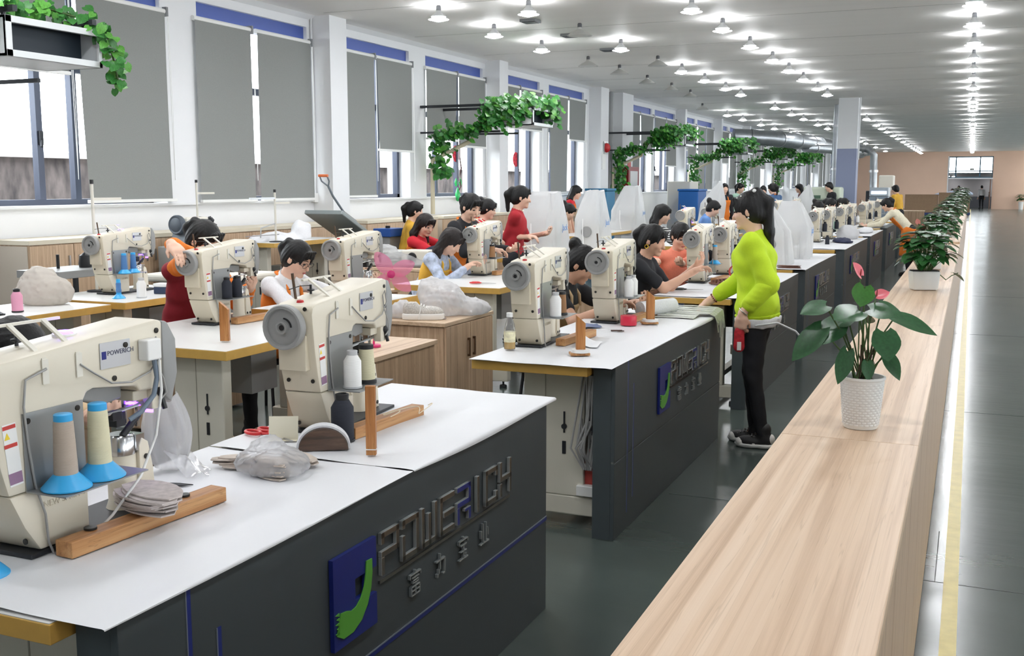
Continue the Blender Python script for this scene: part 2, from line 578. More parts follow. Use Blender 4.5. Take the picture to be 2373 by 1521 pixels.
M_CSEAM = mat('ceiling_seam', (176,176,172), 0.6)
for i in range(30):
    MB().box(-7.6, XR, 4.5+2.4*i, 4.508+2.4*i, ZC-0.002, ZC+0.001).build('ceiling_seam', M_CSEAM, ce)
wrm = MB().box(XR, XR+0.2, Y0, Y1, 0, 1.2).box(XR, XR+0.2, Y0, Y1, 3.3, ZC)
for k in range(17): wrm.box(XR, XR+0.2, Y0+k*5.0-0.6 if k else Y0, min(Y0+k*5.0+0.6,Y1), 1.2, 3.3)
wr = wrm.build('wall_right', M_WALL)
for k in range(16):  # unseen window bays in this wall, put in for daylight on floor and far end
    fr_ = MB()
    for q in range(4): fr_.box(XR+0.08,XR+0.13,Y0+k*5+0.6+q*1.25,Y0+k*5+0.66+q*1.25,1.2,3.3)
    fr_.box(XR+0.08,XR+0.13,Y0+k*5+0.6,Y0+k*5+4.4,1.2,1.27).box(XR+0.08,XR+0.13,Y0+k*5+0.6,Y0+k*5+4.4,3.23,3.3)
    wr_ = fr_.build('window_%d'%(k+30), M_FRAME); tag(wr_, kind='structure')
    MB().box(XR+0.1,XR+0.106,Y0+k*5+0.6,Y0+k*5+4.4,1.27,3.23).build('pane', M_PANE, wr_); tag(wr, kind='structure')
wb = MB().box(-8.3, XR, Y0-0.2, Y0, 0, ZC).build('wall_behind', M_WALL); tag(wb, kind='structure')
# end wall with passage (x -1.42..1.2, up to z 2.0) and a clerestory window above it (z 2.05..3.38)
e = MB()
e.box(-8.3, -1.47, Y1, Y1+0.25, 0, ZC); e.box(1.22, XR, Y1, Y1+0.25, 0, ZC); e.box(-1.47, 1.22, Y1, Y1+0.25, 3.40, ZC)
we = e.build('wall_end', M_END); tag(we, kind='structure')
w = MB()
for (x0,x1) in ((-1.47,-1.41),(-1.05,-0.97),(0.40,0.48),(1.16,1.22)):
    w.box(x0, x1, Y1+0.05, Y1+0.2, 2.02, 3.40)
w.box(-1.47,1.22,Y1+0.05,Y1+0.2,3.33,3.40); w.box(-1.47,1.22,Y1+0.05,Y1+0.2,2.42,2.48); w.box(-1.47,1.22,Y1+0.05,Y1+0.2,2.02,2.08)
we2 = w.build('window_20', mat('teal_frame',(52,92,112),0.4)); tag(we2, kind='structure')
for (x0,x1) in ((-1.41,-1.05),(-0.97,0.40),(0.48,1.16)):
    for (z0,z1) in ((2.08,2.42),(2.48,3.33)):
        MB().box(x0,x1,Y1+0.12,Y1+0.126,z0,z1).build('pane', M_PANE, we2)
MB().box(-1.5,1.25,Y1-0.03,Y1+0.26,1.94,2.02).build('lintel', M_WALL, we2)
MB().box(-1.5,-1.44,Y1-0.02,Y1+0.26,0,3.42).build('jamb', M_WALL, we2)
lobby = MB().box(-4.0,4.0,Y1+5.8,Y1+6.0,0,2.3).box(-4.0,4.0,Y1+0.25,Y1+6.0,2.3,2.35).box(-4.1,-4.0,Y1+0.25,Y1+6,0,2.3).box(4.0,4.1,Y1+0.25,Y1+6,0,2.3).build('wall_lobby', mat('lobby_grey',(176,172,172),0.6)); tag(lobby, kind='structure')
MB().box(-4.0,4.0,Y1+5.74,Y1+5.8,0,0.75).build('dado', mat('dado_grey',(96,98,104),0.5), lobby)
door = thing('door_leaf','brown open door leaf at the passage in the far beige wall','door',(1.1,Y1+0.1,0))
MB().box(-0.03,0.03,-0.8,0.0,0.0,1.93).build('leaf', mat('brown_door',(112,86,72),0.5), door, bevel=0.004)
MB().cyl((-0.03,-0.72,0.98),(-0.08,-0.72,0.98),0.02).build('handle', M_STEEL, door)
MB().box(-0.07,0.03,-0.1,0.05,0.75,1.1).build('plate', mat('brown_plate',(104,78,64),0.5), door)
ex = thing('exit_sign','small dark exit sign box on the far clerestory window bar','sign',(-0.04,Y1+0.0,2.5))
MB().box(-0.12,0.12,-0.03,0.05,0,0.12).build('housing', M_DARKMET, ex)
MB().box(-0.06,0.06,-0.034,-0.03,0.03,0.09).build('sign_face', mat('exit_face',(150,160,150),0.4), ex)

# ------------------------------------------------------------------ window wall
far_edges = [9.06, 11.76, 14.46, 17.11, 19.78, 22.40, 27.83, 30.21, 32.64, 35.06, 37.41, 39.91, 42.28]
y = 44.75
while y < 74: far_edges.append(y); y += 2.45
wins = []
for i,yf in enumerate(far_edges):
    w_ = 2.12 if i not in (0,6) else (3.4 if i == 0 else 2.4)
    wins.append((yf-w_, yf))
SILL, HEAD = 1.36, 3.57
wl = MB()
wl.box(-8.3, XW+0.03, Y0, Y1, 0, SILL)
wl.box(-8.3, XW+0.05, Y0, Y1, HEAD, ZC)
prev = Y0
DEEP = {1,3,5,7,9,11,13,15,17,19,21}
for i,(a,b) in enumerate(wins):
    wl.box(-8.3, XW+0.05, prev, a, SILL, HEAD)
    prev = b
wl.box(-8.3, XW+0.05, prev, Y1, SILL, HEAD)
for i,(a,b) in enumerate(wins):
    if i in DEEP and i < len(wins)-1:
        p0 = b+0.10; p1 = max(wins[i+1][0]-0.08, p0+0.2)
        if i == 5: wl.box(-8.2, -7.62, 24.35, 25.2, 0, ZC); wl.box(-8.2,-7.62, 22.75, 23.3, 0, ZC); continue
        wl.box(-8.2, -7.62, p0, p1, 0, ZC)
wall_left = wl.build('wall_left', M_WALL); tag(wall_left, kind='structure')
# sill ledges and cornice
MB().box(XW-0.2, XW+0.07, Y0, Y1, SILL, SILL+0.025).build('window_ledge', M_WALL, wall_left)
MB().prism([(XW+0.05,ZC),(XW+0.05,ZC-0.05),(XW+0.13,ZC)],'y',Y0,Y1).build('cornice', M_WALL, wall_left)

def make_window(i, a, b):
    XF = -8.13
    m = MB()
    m.box(XF-0.04,XF+0.04,a,a+0.06,SILL,HEAD); m.box(XF-0.04,XF+0.04,b-0.07,b,SILL,HEAD)
    m.box(XF-0.04,XF+0.04,a,b,SILL,SILL+0.08); m.box(XF-0.04,XF+0.04,a,b,HEAD-0.16,HEAD-0.1)
    m.box(XF-0.04,XF+0.04,a,b,2.66,2.74)
    fr = (0.33,0.70) if i else (0.56,0.69)
    cuts = [a+0.06] + [a+(b-a)*q for q in fr] + [b-0.07]
    for q in cuts[1:-1]:
        m.box(XF-0.02,XF+0.05,q-0.035,q+0.035,SILL+0.08,HEAD-0.16)
    wo = m.build('window_%d'%(i+1), M_FRAME); tag(wo, kind='structure')
    for k in range(len(cuts)-1):
        for (z0,z1) in ((SILL+0.08,2.66),(2.74,HEAD-0.16)):
            MB().box(XF-0.003,XF+0.003,cuts[k],cuts[k+1],z0,z1).build('pane', M_PANE, wo)
    MB().box(XW-0.3,XW+0.0,a,b,3.42,HEAD).build('header_panel', M_BLUE, wo)
    if i < 8:
        h = MB().box(XF+0.05,XF+0.075,cuts[1]-0.02,cuts[1]+0.02,1.95,2.08).cyl((XF+0.075,cuts[1],2.0),(XF+0.1,cuts[1]-0.03,1.93),0.012)
        h.build('window_handle', M_DARKMET, wo)
    return wo
for i,(a,b) in enumerate(wins): make_window(i,a,b)

# outside: stained boundary wall in the lane
def stained():
    m = bpy.data.materials.new('stained_concrete'); m.use_nodes = True
    nt = m.node_tree; b = nt.nodes['Principled BSDF']; b.inputs['Roughness'].default_value = 0.9
    tc = nt.nodes.new('ShaderNodeTexCoord'); mp = nt.nodes.new('ShaderNodeMapping'); mp.inputs['Scale'].default_value = (1,2.6,1.0)
    nt.links.new(tc.outputs['Object'], mp.inputs['Vector'])
    n = nt.nodes.new('ShaderNodeTexNoise'); n.inputs['Scale'].default_value = 2.3; n.inputs['Detail'].default_value = 9
    nt.links.new(mp.outputs['Vector'], n.inputs['Vector'])
    r = nt.nodes.new('ShaderNodeValToRGB')
    r.color_ramp.elements[0].position = 0.33; r.color_ramp.elements[0].color = lin((44,40,40))
    r.color_ramp.elements[1].position = 0.66; r.color_ramp.elements[1].color = lin((98,89,86))
    nt.links.new(n.outputs['Fac'], r.inputs['Fac']); nt.links.new(r.outputs['Color'], b.inputs['Base Color'])
    return m
ow = MB().box(-11.6,-11.3,-6,80,-0.5,1.93).build('wall_outside', stained()); tag(ow, kind='structure')
MB().box(-11.7,-11.2,-6,80,1.93,2.0).build('coping', mat('pale_concrete',(196,190,186),0.8), ow)
og = MB().box(-16,-8.3,-8,82,-0.6,-0.5).build('ground_outside', mat('lane_concrete',(168,166,162),0.9)); tag(og, kind='structure')

# ------------------------------------------------------------------ roller blinds
def blind(y0, y1, zb, label, skew=0.0, gap=0.0):
    t = thing('roller_blind', label, 'blind', (XW+0.07, (y0+y1)/2, 3.38), 0, 'roller blinds on the window wall')
    L = (y1-y0)/2
    MB().cyl((0,-L,0),(0,L,0),0.028,n=14).build('roller_tube', M_WHITEPL, t, smooth=40)
    MB().box(-0.06,0.035,L,L+0.03,-0.05,0.045).build('bracket', M_GREYPL, t)
    d = zb-3.38
    m = MB()
    m.grid(lambda u,v: (0.02+0.02*v*math.sin(u*3.0+y0)+0.012*v*math.sin(7*u+y0*2), -L+0.01+(2*L-0.02)*u + skew*v*v*(1-0.0*u), d*v), 10, 8)
    m.build('fabric', M_BLIND, t, smooth=60)
    MB().box(0.005,0.05,-L+0.005+skew,L-0.005+skew,d-0.02,d+0.012).build('bottom_bar', M_WHITEPL, t, bevel=0.004)
    ch = MB(); 
    ch.tube([(0.03,L+0.018,-0.02),(0.035,L+0.02,-1.1),(0.035,L+0.03,-1.75),(0.03,L+0.045,-1.1),(0.03,L+0.03,-0.02)],0.003,n=4)
    ch.build('pull_chain', M_WHITEPL, t)
    return t
BL = {0:((7.0,3.05),(1.42,)),}
def two(i, z1, z2):
    a,b = wins[i]; n_ = ORD[i]
    mid = (a+b)/2
    where = '%s window from the left' % n_
    lng = lambda z: 'drawn down to the sill' if z < 1.5 else ('half lowered' if z < 2.6 else 'almost rolled up')
    blind(a-0.06, mid-0.03, z1, 'grey blind %s, near half of %s' % (lng(z1), where))
    blind(mid+0.03, b+0.02, z2, 'grey blind %s, far half of %s' % (lng(z2), where))
blind(5.7, 7.75, 2.62, 'rolled-up grey roller blind behind the leftmost green-draped ventilation unit')
blind(7.86, 9.1, 1.42, 'long grey roller blind at the far left, hanging askew to the sill', skew=0.04)
zz = {1:(1.40,1.40),2:(1.42,2.08),3:(2.30,2.22),4:(2.62,2.62),5:(1.42,2.52),6:(1.42,2.42),7:(2.95,2.1),8:(2.6,2.2),9:(1.42,1.42),10:(1.42,2.3),11:(1.42,1.8),12:(1.5,1.6)}
for i in range(1,min(len(wins),23)):
    z = zz.get(i, ((1.45,1.5),(1.45,2.2),(1.5,1.45))[i%3])
    if i == 1:
        a,b = wins[1]
        blind(a-0.09,10.55,1.40,'wide grey roller blind drawn to the sill, near half of the second window')
        blind(10.66,b+0.02,1.40,'wide grey roller blind drawn to the sill, far half of the second window')
    else: two(i,*z)
# red paper cut-outs on the panes
for (yy,zz_,lab) in ((12.95+0.25,2.17,'red round paper cut-out half hidden behind the blind of the third window'),(16.45,2.10,'red round paper cut-out on the fourth window pane'),(19.05,2.06,'red round paper cut-out on the pane below the second ventilation unit')):
    p = MB()
    p.lathe([(0.0,0.0),(0.14,0.0),(0.14,0.003),(0.0,0.003)],(0,0,0),24,axis=(1,0,0))
    o = p.build('paper_cutout', mat('red_paper',(206,42,62),0.7,noise=(30,0.5)), None, (-8.1,yy,zz_)); tag(o, lab, 'decoration', 'red paper cut-outs on the windows')
# conduit pipe and outlet box beside the second window
t = thing('conduit','white conduit pipe with a socket box on the wall beside the second window','conduit',(-7.88,11.835,0))
MB().cyl((0,0,1.45),(0,0,3.7),0.014,n=10).build('pipe', M_WALL, t, smooth=40)
MB().box(-0.03,0.03,-0.05,0.05,1.35,1.47).build('socket_box', M_WHITEPL, t, bevel=0.004)

# ------------------------------------------------------------------ white column with blue lower half
c = MB().box(-3.15,-2.68,28.0,28.5,2.47,ZC).build('column', M_WALL); tag(c, 'white square column with pale blue lower half in the middle of the hall','column')
MB().box(-3.153,-2.677,27.997,28.503,0,2.47).build('painted_base', mat('pale_blue_paint',(140,148,176),0.55), c)
MB().cyl((-2.64,28.06,2.2),(-2.64,28.06,ZC),0.02,n=8).build('pipe', M_WALL, c)

# ------------------------------------------------------------------ ceiling lamps
M_SHADE = mat('lamp_enamel', (150,152,152), 0.4, metal=0.2)
M_SHADEW = mat('lamp_enamel_white', (206,206,202), 0.4)
M_CAP = mat('lamp_cap', (96,98,102), 0.5)
M_LIT = mat('lamp_lit', (255,255,255), 0.5, emit=(250,252,255), estr=LAMP_POWER)
M_LITUP = mat('lamp_lit_top', (255,255,255), 0.5, emit=(250,252,255), estr=LAMP_POWER*0.45)
M_UNLIT = mat('lamp_unlit', (225,225,222), 0.4)
def lamp_meshes(R, sh):
    if sh:
        a = MB().lathe([(0.026,0.118),(0.034,0.09),(R*0.74,0.034),(R*0.72,0.028),(0.03,0.08)],n=20).mesh('shade', M_SHADE, 35)
        d = MB().lathe([(0.0,-0.03),(R,0.0)],n=12).lathe([(R,0.0),(0.0,0.022)],n=12,mi=1)
        d.f = [f for f in d.f if len(f) < 12]; d.m = [0]*12 + [1]*12
        d = d.mesh('light_saucer', [M_LIT, M_LITUP], 60)
    else:
        a = MB().lathe([(0.028,0.115),(0.035,0.085),(R*0.62,0.045),(R,0.0),(R-0.006,0.0),(R*0.6,0.038),(0.03,0.078)],n=24).mesh('shade', M_SHADEW, 35)
        d = MB().lathe([(0.0,-0.016),(R*0.5,-0.012),(R*0.86,0.0),(R*0.86,0.012),(0.0,0.012)],n=16).mesh('light_saucer', M_UNLIT, 35)
    b = MB().lathe([(0.022,0.165),(0.03,0.15),(0.03,0.1),(0.0,0.1)],n=12).mesh('socket_cap', M_CAP, 35)
    return a,b,d
LM_ON = lamp_meshes(0.125, True)
LM_OFF = lamp_meshes(0.17, False)
def lamp(x, y, on, label):
    t = thing('ceiling_lamp', label, 'lamp', (x,y,ZC-0.165), 0, 'lit round ceiling lamps' if on else 'unlit ceiling lamps')
    for nm,me in zip(('shade','socket_cap','light_saucer'), LM_ON if on else LM_OFF): inst(nm, me, t)
rows = [
 ('row nearest the windows', [(-6.02,y,True) for y in (1.2,3.0,5.1,7.3,9.5,11.78,13.41,15.15)] + [(-6.04,17.32,False),(-5.94,18.75,False),(-5.98,20.69,False),(-5.95,22.43,False),(-5.98,24.21,False),(-6.68,28.38,False)] + [(-6.62,y,True) for y in (31.24,33.55,36.63,39.31,42.8,44.72,48.1,54.0,60.0,67.0)]),
 ('row over the middle tables', [(-4.88,y,True) for y in (2.9,5.1,7.4,9.6,11.86)] + [(-4.93,13.78,False),(-4.9,15.51,True),(-4.94,17.70,False)] + [(-4.86,y,True) for y in (19.0,20.78,22.7,24.31,28.83,31.64,34.03,37.38,40.04,45.5,52.4,55.1,61.0,68.0)]),
 ('row over the grey benches', [(-3.08,y,True) for y in (-0.4,1.4,3.2,5.1,7.0,8.8,10.6,12.43,14.1,15.97,17.89,19.58,21.35,23.44,25.07,32.06,34.79,38.47,40.82,43.5,46.96,50.0,53.84,57.0,60.0,63.0,65.9,68.5,71.0,73.5)]),
 ('row above the wooden counter', [(-0.08,y,True) for y in (-1.2,0.6,2.4,4.2,6.0,7.8,9.6,11.4,13.23,14.91,16.89,18.92,20.65,22.37,24.6,26.15,28.53,30.07,31.71,33.53,36.14,38.88,41.5,45.16,51.44,43.3,47.4,49.4,53.5,55.6,57.9,60.0,62.0,64.0,66.0,68.3,70.6,73.0)]),
]
for nm,L in rows:
    k = {True:0,False:0}
    for (x,y_,on) in L:
        lamp(x, y_, on, '%s round ceiling lamp, %s of the %s' % ('lit' if on else 'unlit', ORD[k[on]], nm))
        k[on] += 1
for k,y_ in enumerate((1.0,4.5,8.0,11.5,15.0,18.5,22.0,26.0,31.0,36.0,41.0,47.0,53.0,59.0,63.0,66.0,69.0,71.0,73.0,74.5)):  # row outside the view, added to brighten the right side and end wall
    lamp(4.2, y_, True, 'added unseen ceiling lamp, %s of the row far right of the counter' % ORD[k])
for k,y_ in enumerate((46.0,50.0,54.0,58.0,62.0,65.0,68.0,70.0,71.5,73.0,74.0,75.0)):  # second off-view row, added for more light on the end wall
    lamp(6.6, y_, True, 'added unseen ceiling lamp, %s of the outer right row far back' % ORD[k])
def lobby_fill_lamp(x, y_, lab):  # lamps added to brighten the lobby behind the passage
    t = thing('ceiling_lamp', lab, 'lamp', (x,y_,2.3-0.165), 0, 'lit round ceiling lamps')
    for nm,me in zip(('shade','socket_cap','light_saucer'), LM_ON): inst(nm, me, t)
lobby_fill_lamp(-1.5,Y1+2.5,'added fill lamp inside the passage beyond the far wall, left one'); lobby_fill_lamp(1.6,Y1+2.5,'added fill lamp inside the passage beyond the far wall, right one')
lobby_fill_lamp(-1.2,Y1+4.8,'added fill lamp deep inside the far passage, left one'); lobby_fill_lamp(1.4,Y1+4.8,'added fill lamp deep inside the far passage, right one')
for k,(x,y_) in enumerate(((-5.43,13.26),(-5.42,14.74),(-5.42,16.51))):
    t = thing('ceiling_vent','small flat dark ceiling vent, %s from the front among the window-side lamps' % ORD[k],'vent',(x,y_,ZC),0,'flat ceiling vents')
    MB().box(-0.11,0.11,-0.11,0.11,-0.035,0).build('frame', M_GREYPL, t, bevel=0.004)
    MB().box(-0.085,0.085,-0.085,0.085,-0.04,-0.035).build('grille', M_DARKMET, t)
# ------------------------------------------------------------------ long wooden counter on the right
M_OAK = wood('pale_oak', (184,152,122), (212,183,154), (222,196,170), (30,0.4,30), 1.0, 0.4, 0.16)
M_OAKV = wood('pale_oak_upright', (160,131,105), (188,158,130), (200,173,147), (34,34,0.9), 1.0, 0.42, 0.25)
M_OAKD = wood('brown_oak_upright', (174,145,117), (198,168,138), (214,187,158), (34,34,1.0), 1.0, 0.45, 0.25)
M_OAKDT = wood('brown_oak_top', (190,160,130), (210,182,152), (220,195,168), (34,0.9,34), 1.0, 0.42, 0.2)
M_GAP = mat('dark_gap', (60,48,38), 0.8)
CX0, CX1 = -0.415, -0.085
def worktop(y0, y1, z, label):
    o = MB().box(0,CX1-CX0,0,y1-y0-0.002,0,0.03).build('worktop', M_OAK, None, (CX0,y0,z-0.03), bevel=0.002)
    tag(o, label, 'counter top', 'oak boards along the counter')
ys = [-2.1,0.31,2.71,5.11,7.51,9.91,12.3]
nm = ['oak counter top board closest to the camera, below the photo edge','wide oak counter top board in the right foreground, before the white pot plant','oak counter top board carrying the anthurium in the white pot','oak counter top board carrying the bushy plant in the square pot','oak counter top board just behind the square pot plant','oak counter top board before the step in the counter']
for i in range(6): worktop(ys[i],ys[i+1],0.95,nm[i])
y = 12.3; k = 0
while y < 36:
    worktop(y,y+2.4,0.975,'oak counter top board under the far plant row, %s past the step' % ORD[k]); y += 2.4; k += 1
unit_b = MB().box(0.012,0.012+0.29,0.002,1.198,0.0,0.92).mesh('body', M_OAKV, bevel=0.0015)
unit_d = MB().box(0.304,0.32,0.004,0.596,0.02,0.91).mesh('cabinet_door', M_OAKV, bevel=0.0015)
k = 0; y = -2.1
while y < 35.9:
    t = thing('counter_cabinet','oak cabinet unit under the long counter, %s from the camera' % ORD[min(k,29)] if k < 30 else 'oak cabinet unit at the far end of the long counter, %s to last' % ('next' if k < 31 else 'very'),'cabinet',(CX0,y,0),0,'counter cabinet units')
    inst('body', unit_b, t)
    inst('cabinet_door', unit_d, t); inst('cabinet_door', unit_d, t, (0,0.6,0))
    if y > 12.2:
        for ch in t.children: ch.scale = (1,1,1.027)
    y += 1.2; k += 1
# ------------------------------------------------------------------ grey sewing benches along the aisle
M_PANEL = mat('slate_laminate', (70,78,82), 0.42, spec=0.4, noise=(3,0.05))
M_BLUESTRIP = mat('blue_strip', (32,48,124), 0.4)
M_SILVERLINE = mat('silver_line', (150,160,172), 0.3, metal=0.5)
M_TABLE = mat('table_laminate', (226,226,224), 0.35)
M_EDGE = mat('ochre_table_edge', (206,164,82), 0.45, noise=(20,0.06))
M_CREAM = mat('cream_enamel', (214,210,196), 0.45, noise=(4,0.03))
M_CREAM2 = mat('cream_enamel_light', (222,218,206), 0.45)
M_SHEET = mat('white_vinyl_sheet', (230,231,234), 0.42, spec=0.25, bump=(7,0.18,0.01))
M_SIGNBLUE = mat('sign_blue', (32,44,122), 0.3)
M_SIGNGREEN = mat('sign_green', (92,166,62), 0.4)
M_CHROME = mat('sign_chrome', (150,146,142), 0.16, metal=0.9)
M_ACRYL = mat('acrylic_edge', (176,184,186), 0.15, metal=0.6)
M_EDGEL = mat('letter_edge', (198,202,202), 0.18, metal=0.55)

LET_H = 0.10
def stroke_letter(strokes, w, depth=0.012):
    """strokes: rectangles (u0,v0,u1,v1) on the panel; u runs along +y, v up; proud of the panel along +x"""
    m = MB()
    for (u0,v0,u1,v1) in strokes: m.box(0,depth,u0,u1,v0,v1)
    me = m.mesh('letter', [w,M_EDGEL], bevel=0.0016)
    for p in me.polygons:
        if p.normal.x < 0.9 and w is not M_ACRYL: p.material_index = 1
    return me
S = 0.0165
def letters():
    H = 0.117; W_ = 0.095
    L = {}
    L['P'] = [(0,0,S,H*0.42),(0,H-S,W_,H),(W_-S,H*0.42,W_,H),(0,H*0.42,W_,H*0.42+S),(0,H*0.72,S,H)]
    L['O'] = [(0,0,S,H*0.62),(0,0,W_,S),(W_-S,0,W_,H),(0,H-S,W_,H),(0,H*0.78,S,H)]
    L['W'] = [(0,0,S,H),(0,0,W_,S),(W_-S,0,W_,H),(W_/2-S/2,0,W_/2+S/2,H*0.8)]
    L['E'] = [(0,0,S,H),(0,0,W_,S),(0,H-S,W_,H),(W_*0.25,H/2-S/2,W_,H/2+S/2)]
    L['R'] = [(0,0,S,H*0.45),(0,H-S,W_,H),(W_-S,H*0.45,W_,H),(0,H*0.45,W_,H*0.45+S),(W_-S,0,W_,H*0.3),(W_*0.55,H*0.25,W_,H*0.33)]
    L['I'] = [(W_*0.3,0,W_*0.3+S,H)]
    L['C'] = [(0,0,S,H),(0,0,W_,S),(0,H-S,W_,H),(W_-S,H*0.72,W_,H),(W_-S,0,W_,H*0.28)]
    L['H'] = [(0,0,S,H*0.38),(0,H*0.55,S,H),(W_-S,0,W_,H),(0,H/2-S/2,W_,H/2+S/2)]
    return L
LT = {k: stroke_letter(v, M_SIGNBLUE if k == 'R' else M_CHROME) for k,v in letters().items()}
s_ = 0.007
def rs(*q): return [(a*0.07,b*0.07,c*0.07,d*0.07) for (a,b,c,d) in q]
CH = [  # four signboard characters as strokes in a unit cell
 rs((0.45,0.92,0.55,1.05),(0.02,0.86,0.98,0.93),(0.02,0.74,0.1,0.93),(0.9,0.74,0.98,0.93),(0.2,0.72,0.8,0.79),(0.25,0.5,0.75,0.56),(0.25,0.5,0.32,0.66),(0.68,0.5,0.75,0.66),(0.25,0.6,0.75,0.66),(0.12,0.0,0.2,0.42),(0.8,0.0,0.88,0.42),(0.12,0.35,0.88,0.42),(0.12,0.18,0.88,0.24),(0.12,0.0,0.88,0.06),(0.46,0.0,0.54,0.42)),
 rs((0.08,0.66,0.92,0.75),(0.42,0.3,0.51,1.0),(0.3,0.14,0.4,0.34),(0.16,0.0,0.28,0.18),(0.83,0.1,0.92,0.75),(0.66,0.02,0.86,0.1)),
 rs((0.45,0.94,0.55,1.04),(0.04,0.84,0.96,0.91),(0.04,0.72,0.11,0.91),(0.89,0.72,0.96,0.91),(0.2,0.62,0.8,0.69),(0.2,0.34,0.8,0.41),(0.06,0.0,0.94,0.07),(0.46,0.0,0.54,0.69),(0.64,0.14,0.74,0.26)),
 rs((0.3,0.1,0.38,1.0),(0.62,0.1,0.7,1.0),(0.02,0.02,0.98,0.1),(0.1,0.32,0.18,0.7),(0.82,0.32,0.9,0.7)),
]
CHM = [stroke_letter(c, M_ACRYL, 0.01) for c in CH]
for me in CHM: me.name = 'character'
# logo: blue plate with a notched right edge and a window, green brush swoosh
pl = MB()
pw, ph = 0.205, 0.235
pl.box(0,0.012,0,0.1,0,ph); pl.box(0,0.012,0.1,pw,0.155,ph); pl.box(0,0.012,0.1,0.15,0.0,0.06); pl.box(0,0.012,0.1,0.165,0.06,0.10); pl.box(0,0.012,0.15,pw,0.0,0.085)
pl.box(0,0.012,0.15,0.17,0.085,0.155)
PLATE = pl.mesh('logo_plate', M_SIGNBLUE)
sw = MB()
cs = [(0.165,0.185),(0.163,0.15),(0.155,0.115),(0.138,0.085),(0.112,0.062),(0.08,0.052),(0.045,0.056),(0.018,0.066)]
wd = [0.014,0.016,0.018,0.021,0.025,0.029,0.034,0.028]
prevp = None
for i,(p,w_) in enumerate(zip(cs,wd)):
    q = cs[min(i+1,len(cs)-1)]; r_ = cs[max(i-1,0)]
    d = Vector((q[0]-r_[0], q[1]-r_[1])).normalized(); nrm = Vector((-d.y,d.x))
    a = (p[0]+nrm.x*w_, p[1]+nrm.y*w_); b = (p[0]-nrm.x*w_, p[1]-nrm.y*w_)
    if prevp: sw.prism([prevp[0],prevp[1],b,a],'x',0.0125,0.0155)
    prevp = (a,b)
for k in range(5):
    sw.prism([(0.02,0.04+0.012*k),(0.02,0.048+0.012*k),(0.004+0.005*(k%2),0.046+0.012*k)],'x',0.0125,0.0155)
SWOOSH = sw.mesh('logo_swoosh', M_SIGNGREEN)

def sheet(parent_label, x0, x1, y0, y1, z, over, seed, lab):
    """limp white vinyl sheet over a table; over = overhang past the front edge"""
    rnd = random.Random(seed)
    ph = [rnd.uniform(0,6.28) for _ in range(6)]
    m = MB()
    L = y1-y0
    def f(u,v):
        yy = L*v
        edge = over*(0.45+0.4*math.sin(2.3*yy+ph[0])+0.25*math.sin(5.1*yy+ph[1]))
        w_ = (x1-x0)
        if u < 0.9:
            x = w_*u/0.9; z_ = 0.0025+0.0018*math.sin(9*x+ph[2])*math.sin(7*yy+ph[3]) + 0.0012*math.sin(21*x+13*yy)
        else:
            t = (u-0.9)/0.1; x = w_ + min(0.006, 0.02*t); z_ = 0.0025 - max(0.0,edge)*t*0.6
        return (x, yy, max(z_, 0.0012) if u < 0.9 else z_)
    m.grid(f, 30, 34)
    o = m.build('vinyl_sheet', M_SHEET, None, (x0,y0,z), smooth=70)
    tag(o, lab, 'table cover', 'white table covers')
    return o

ped = MB()
def pedestal_mesh(w_, d_):
    m = MB()
    m.box(-w_/2,w_/2,0,d_,0.14,0.72)
    m.box(-w_/2-0.06,w_/2+0.12,0,d_,0.05,0.14)
    return m.mesh('pedestal', M_CREAM, bevel=0.006)
PED = pedestal_mesh(0.30,0.07)
ped_slot = MB().box(0.05,0.058,-0.004,0.0,0.44,0.54).box(0.045,0.062,-0.004,0.0,0.34,0.40).cyl((0.054,-0.008,0.47),(0.054,0.0,0.47),0.013,n=12).mesh('bolt_slot', M_DARKMET)
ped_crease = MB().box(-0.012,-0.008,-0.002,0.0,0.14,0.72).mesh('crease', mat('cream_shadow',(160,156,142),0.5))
foot_m = MB().cyl((0,0,0.02),(0,0,0.06),0.008,n=8).lathe([(0.028,0.0),(0.03,0.008),(0.026,0.02),(0.01,0.025)],n=16).mesh('levelling_foot', M_DARKMET, 35)

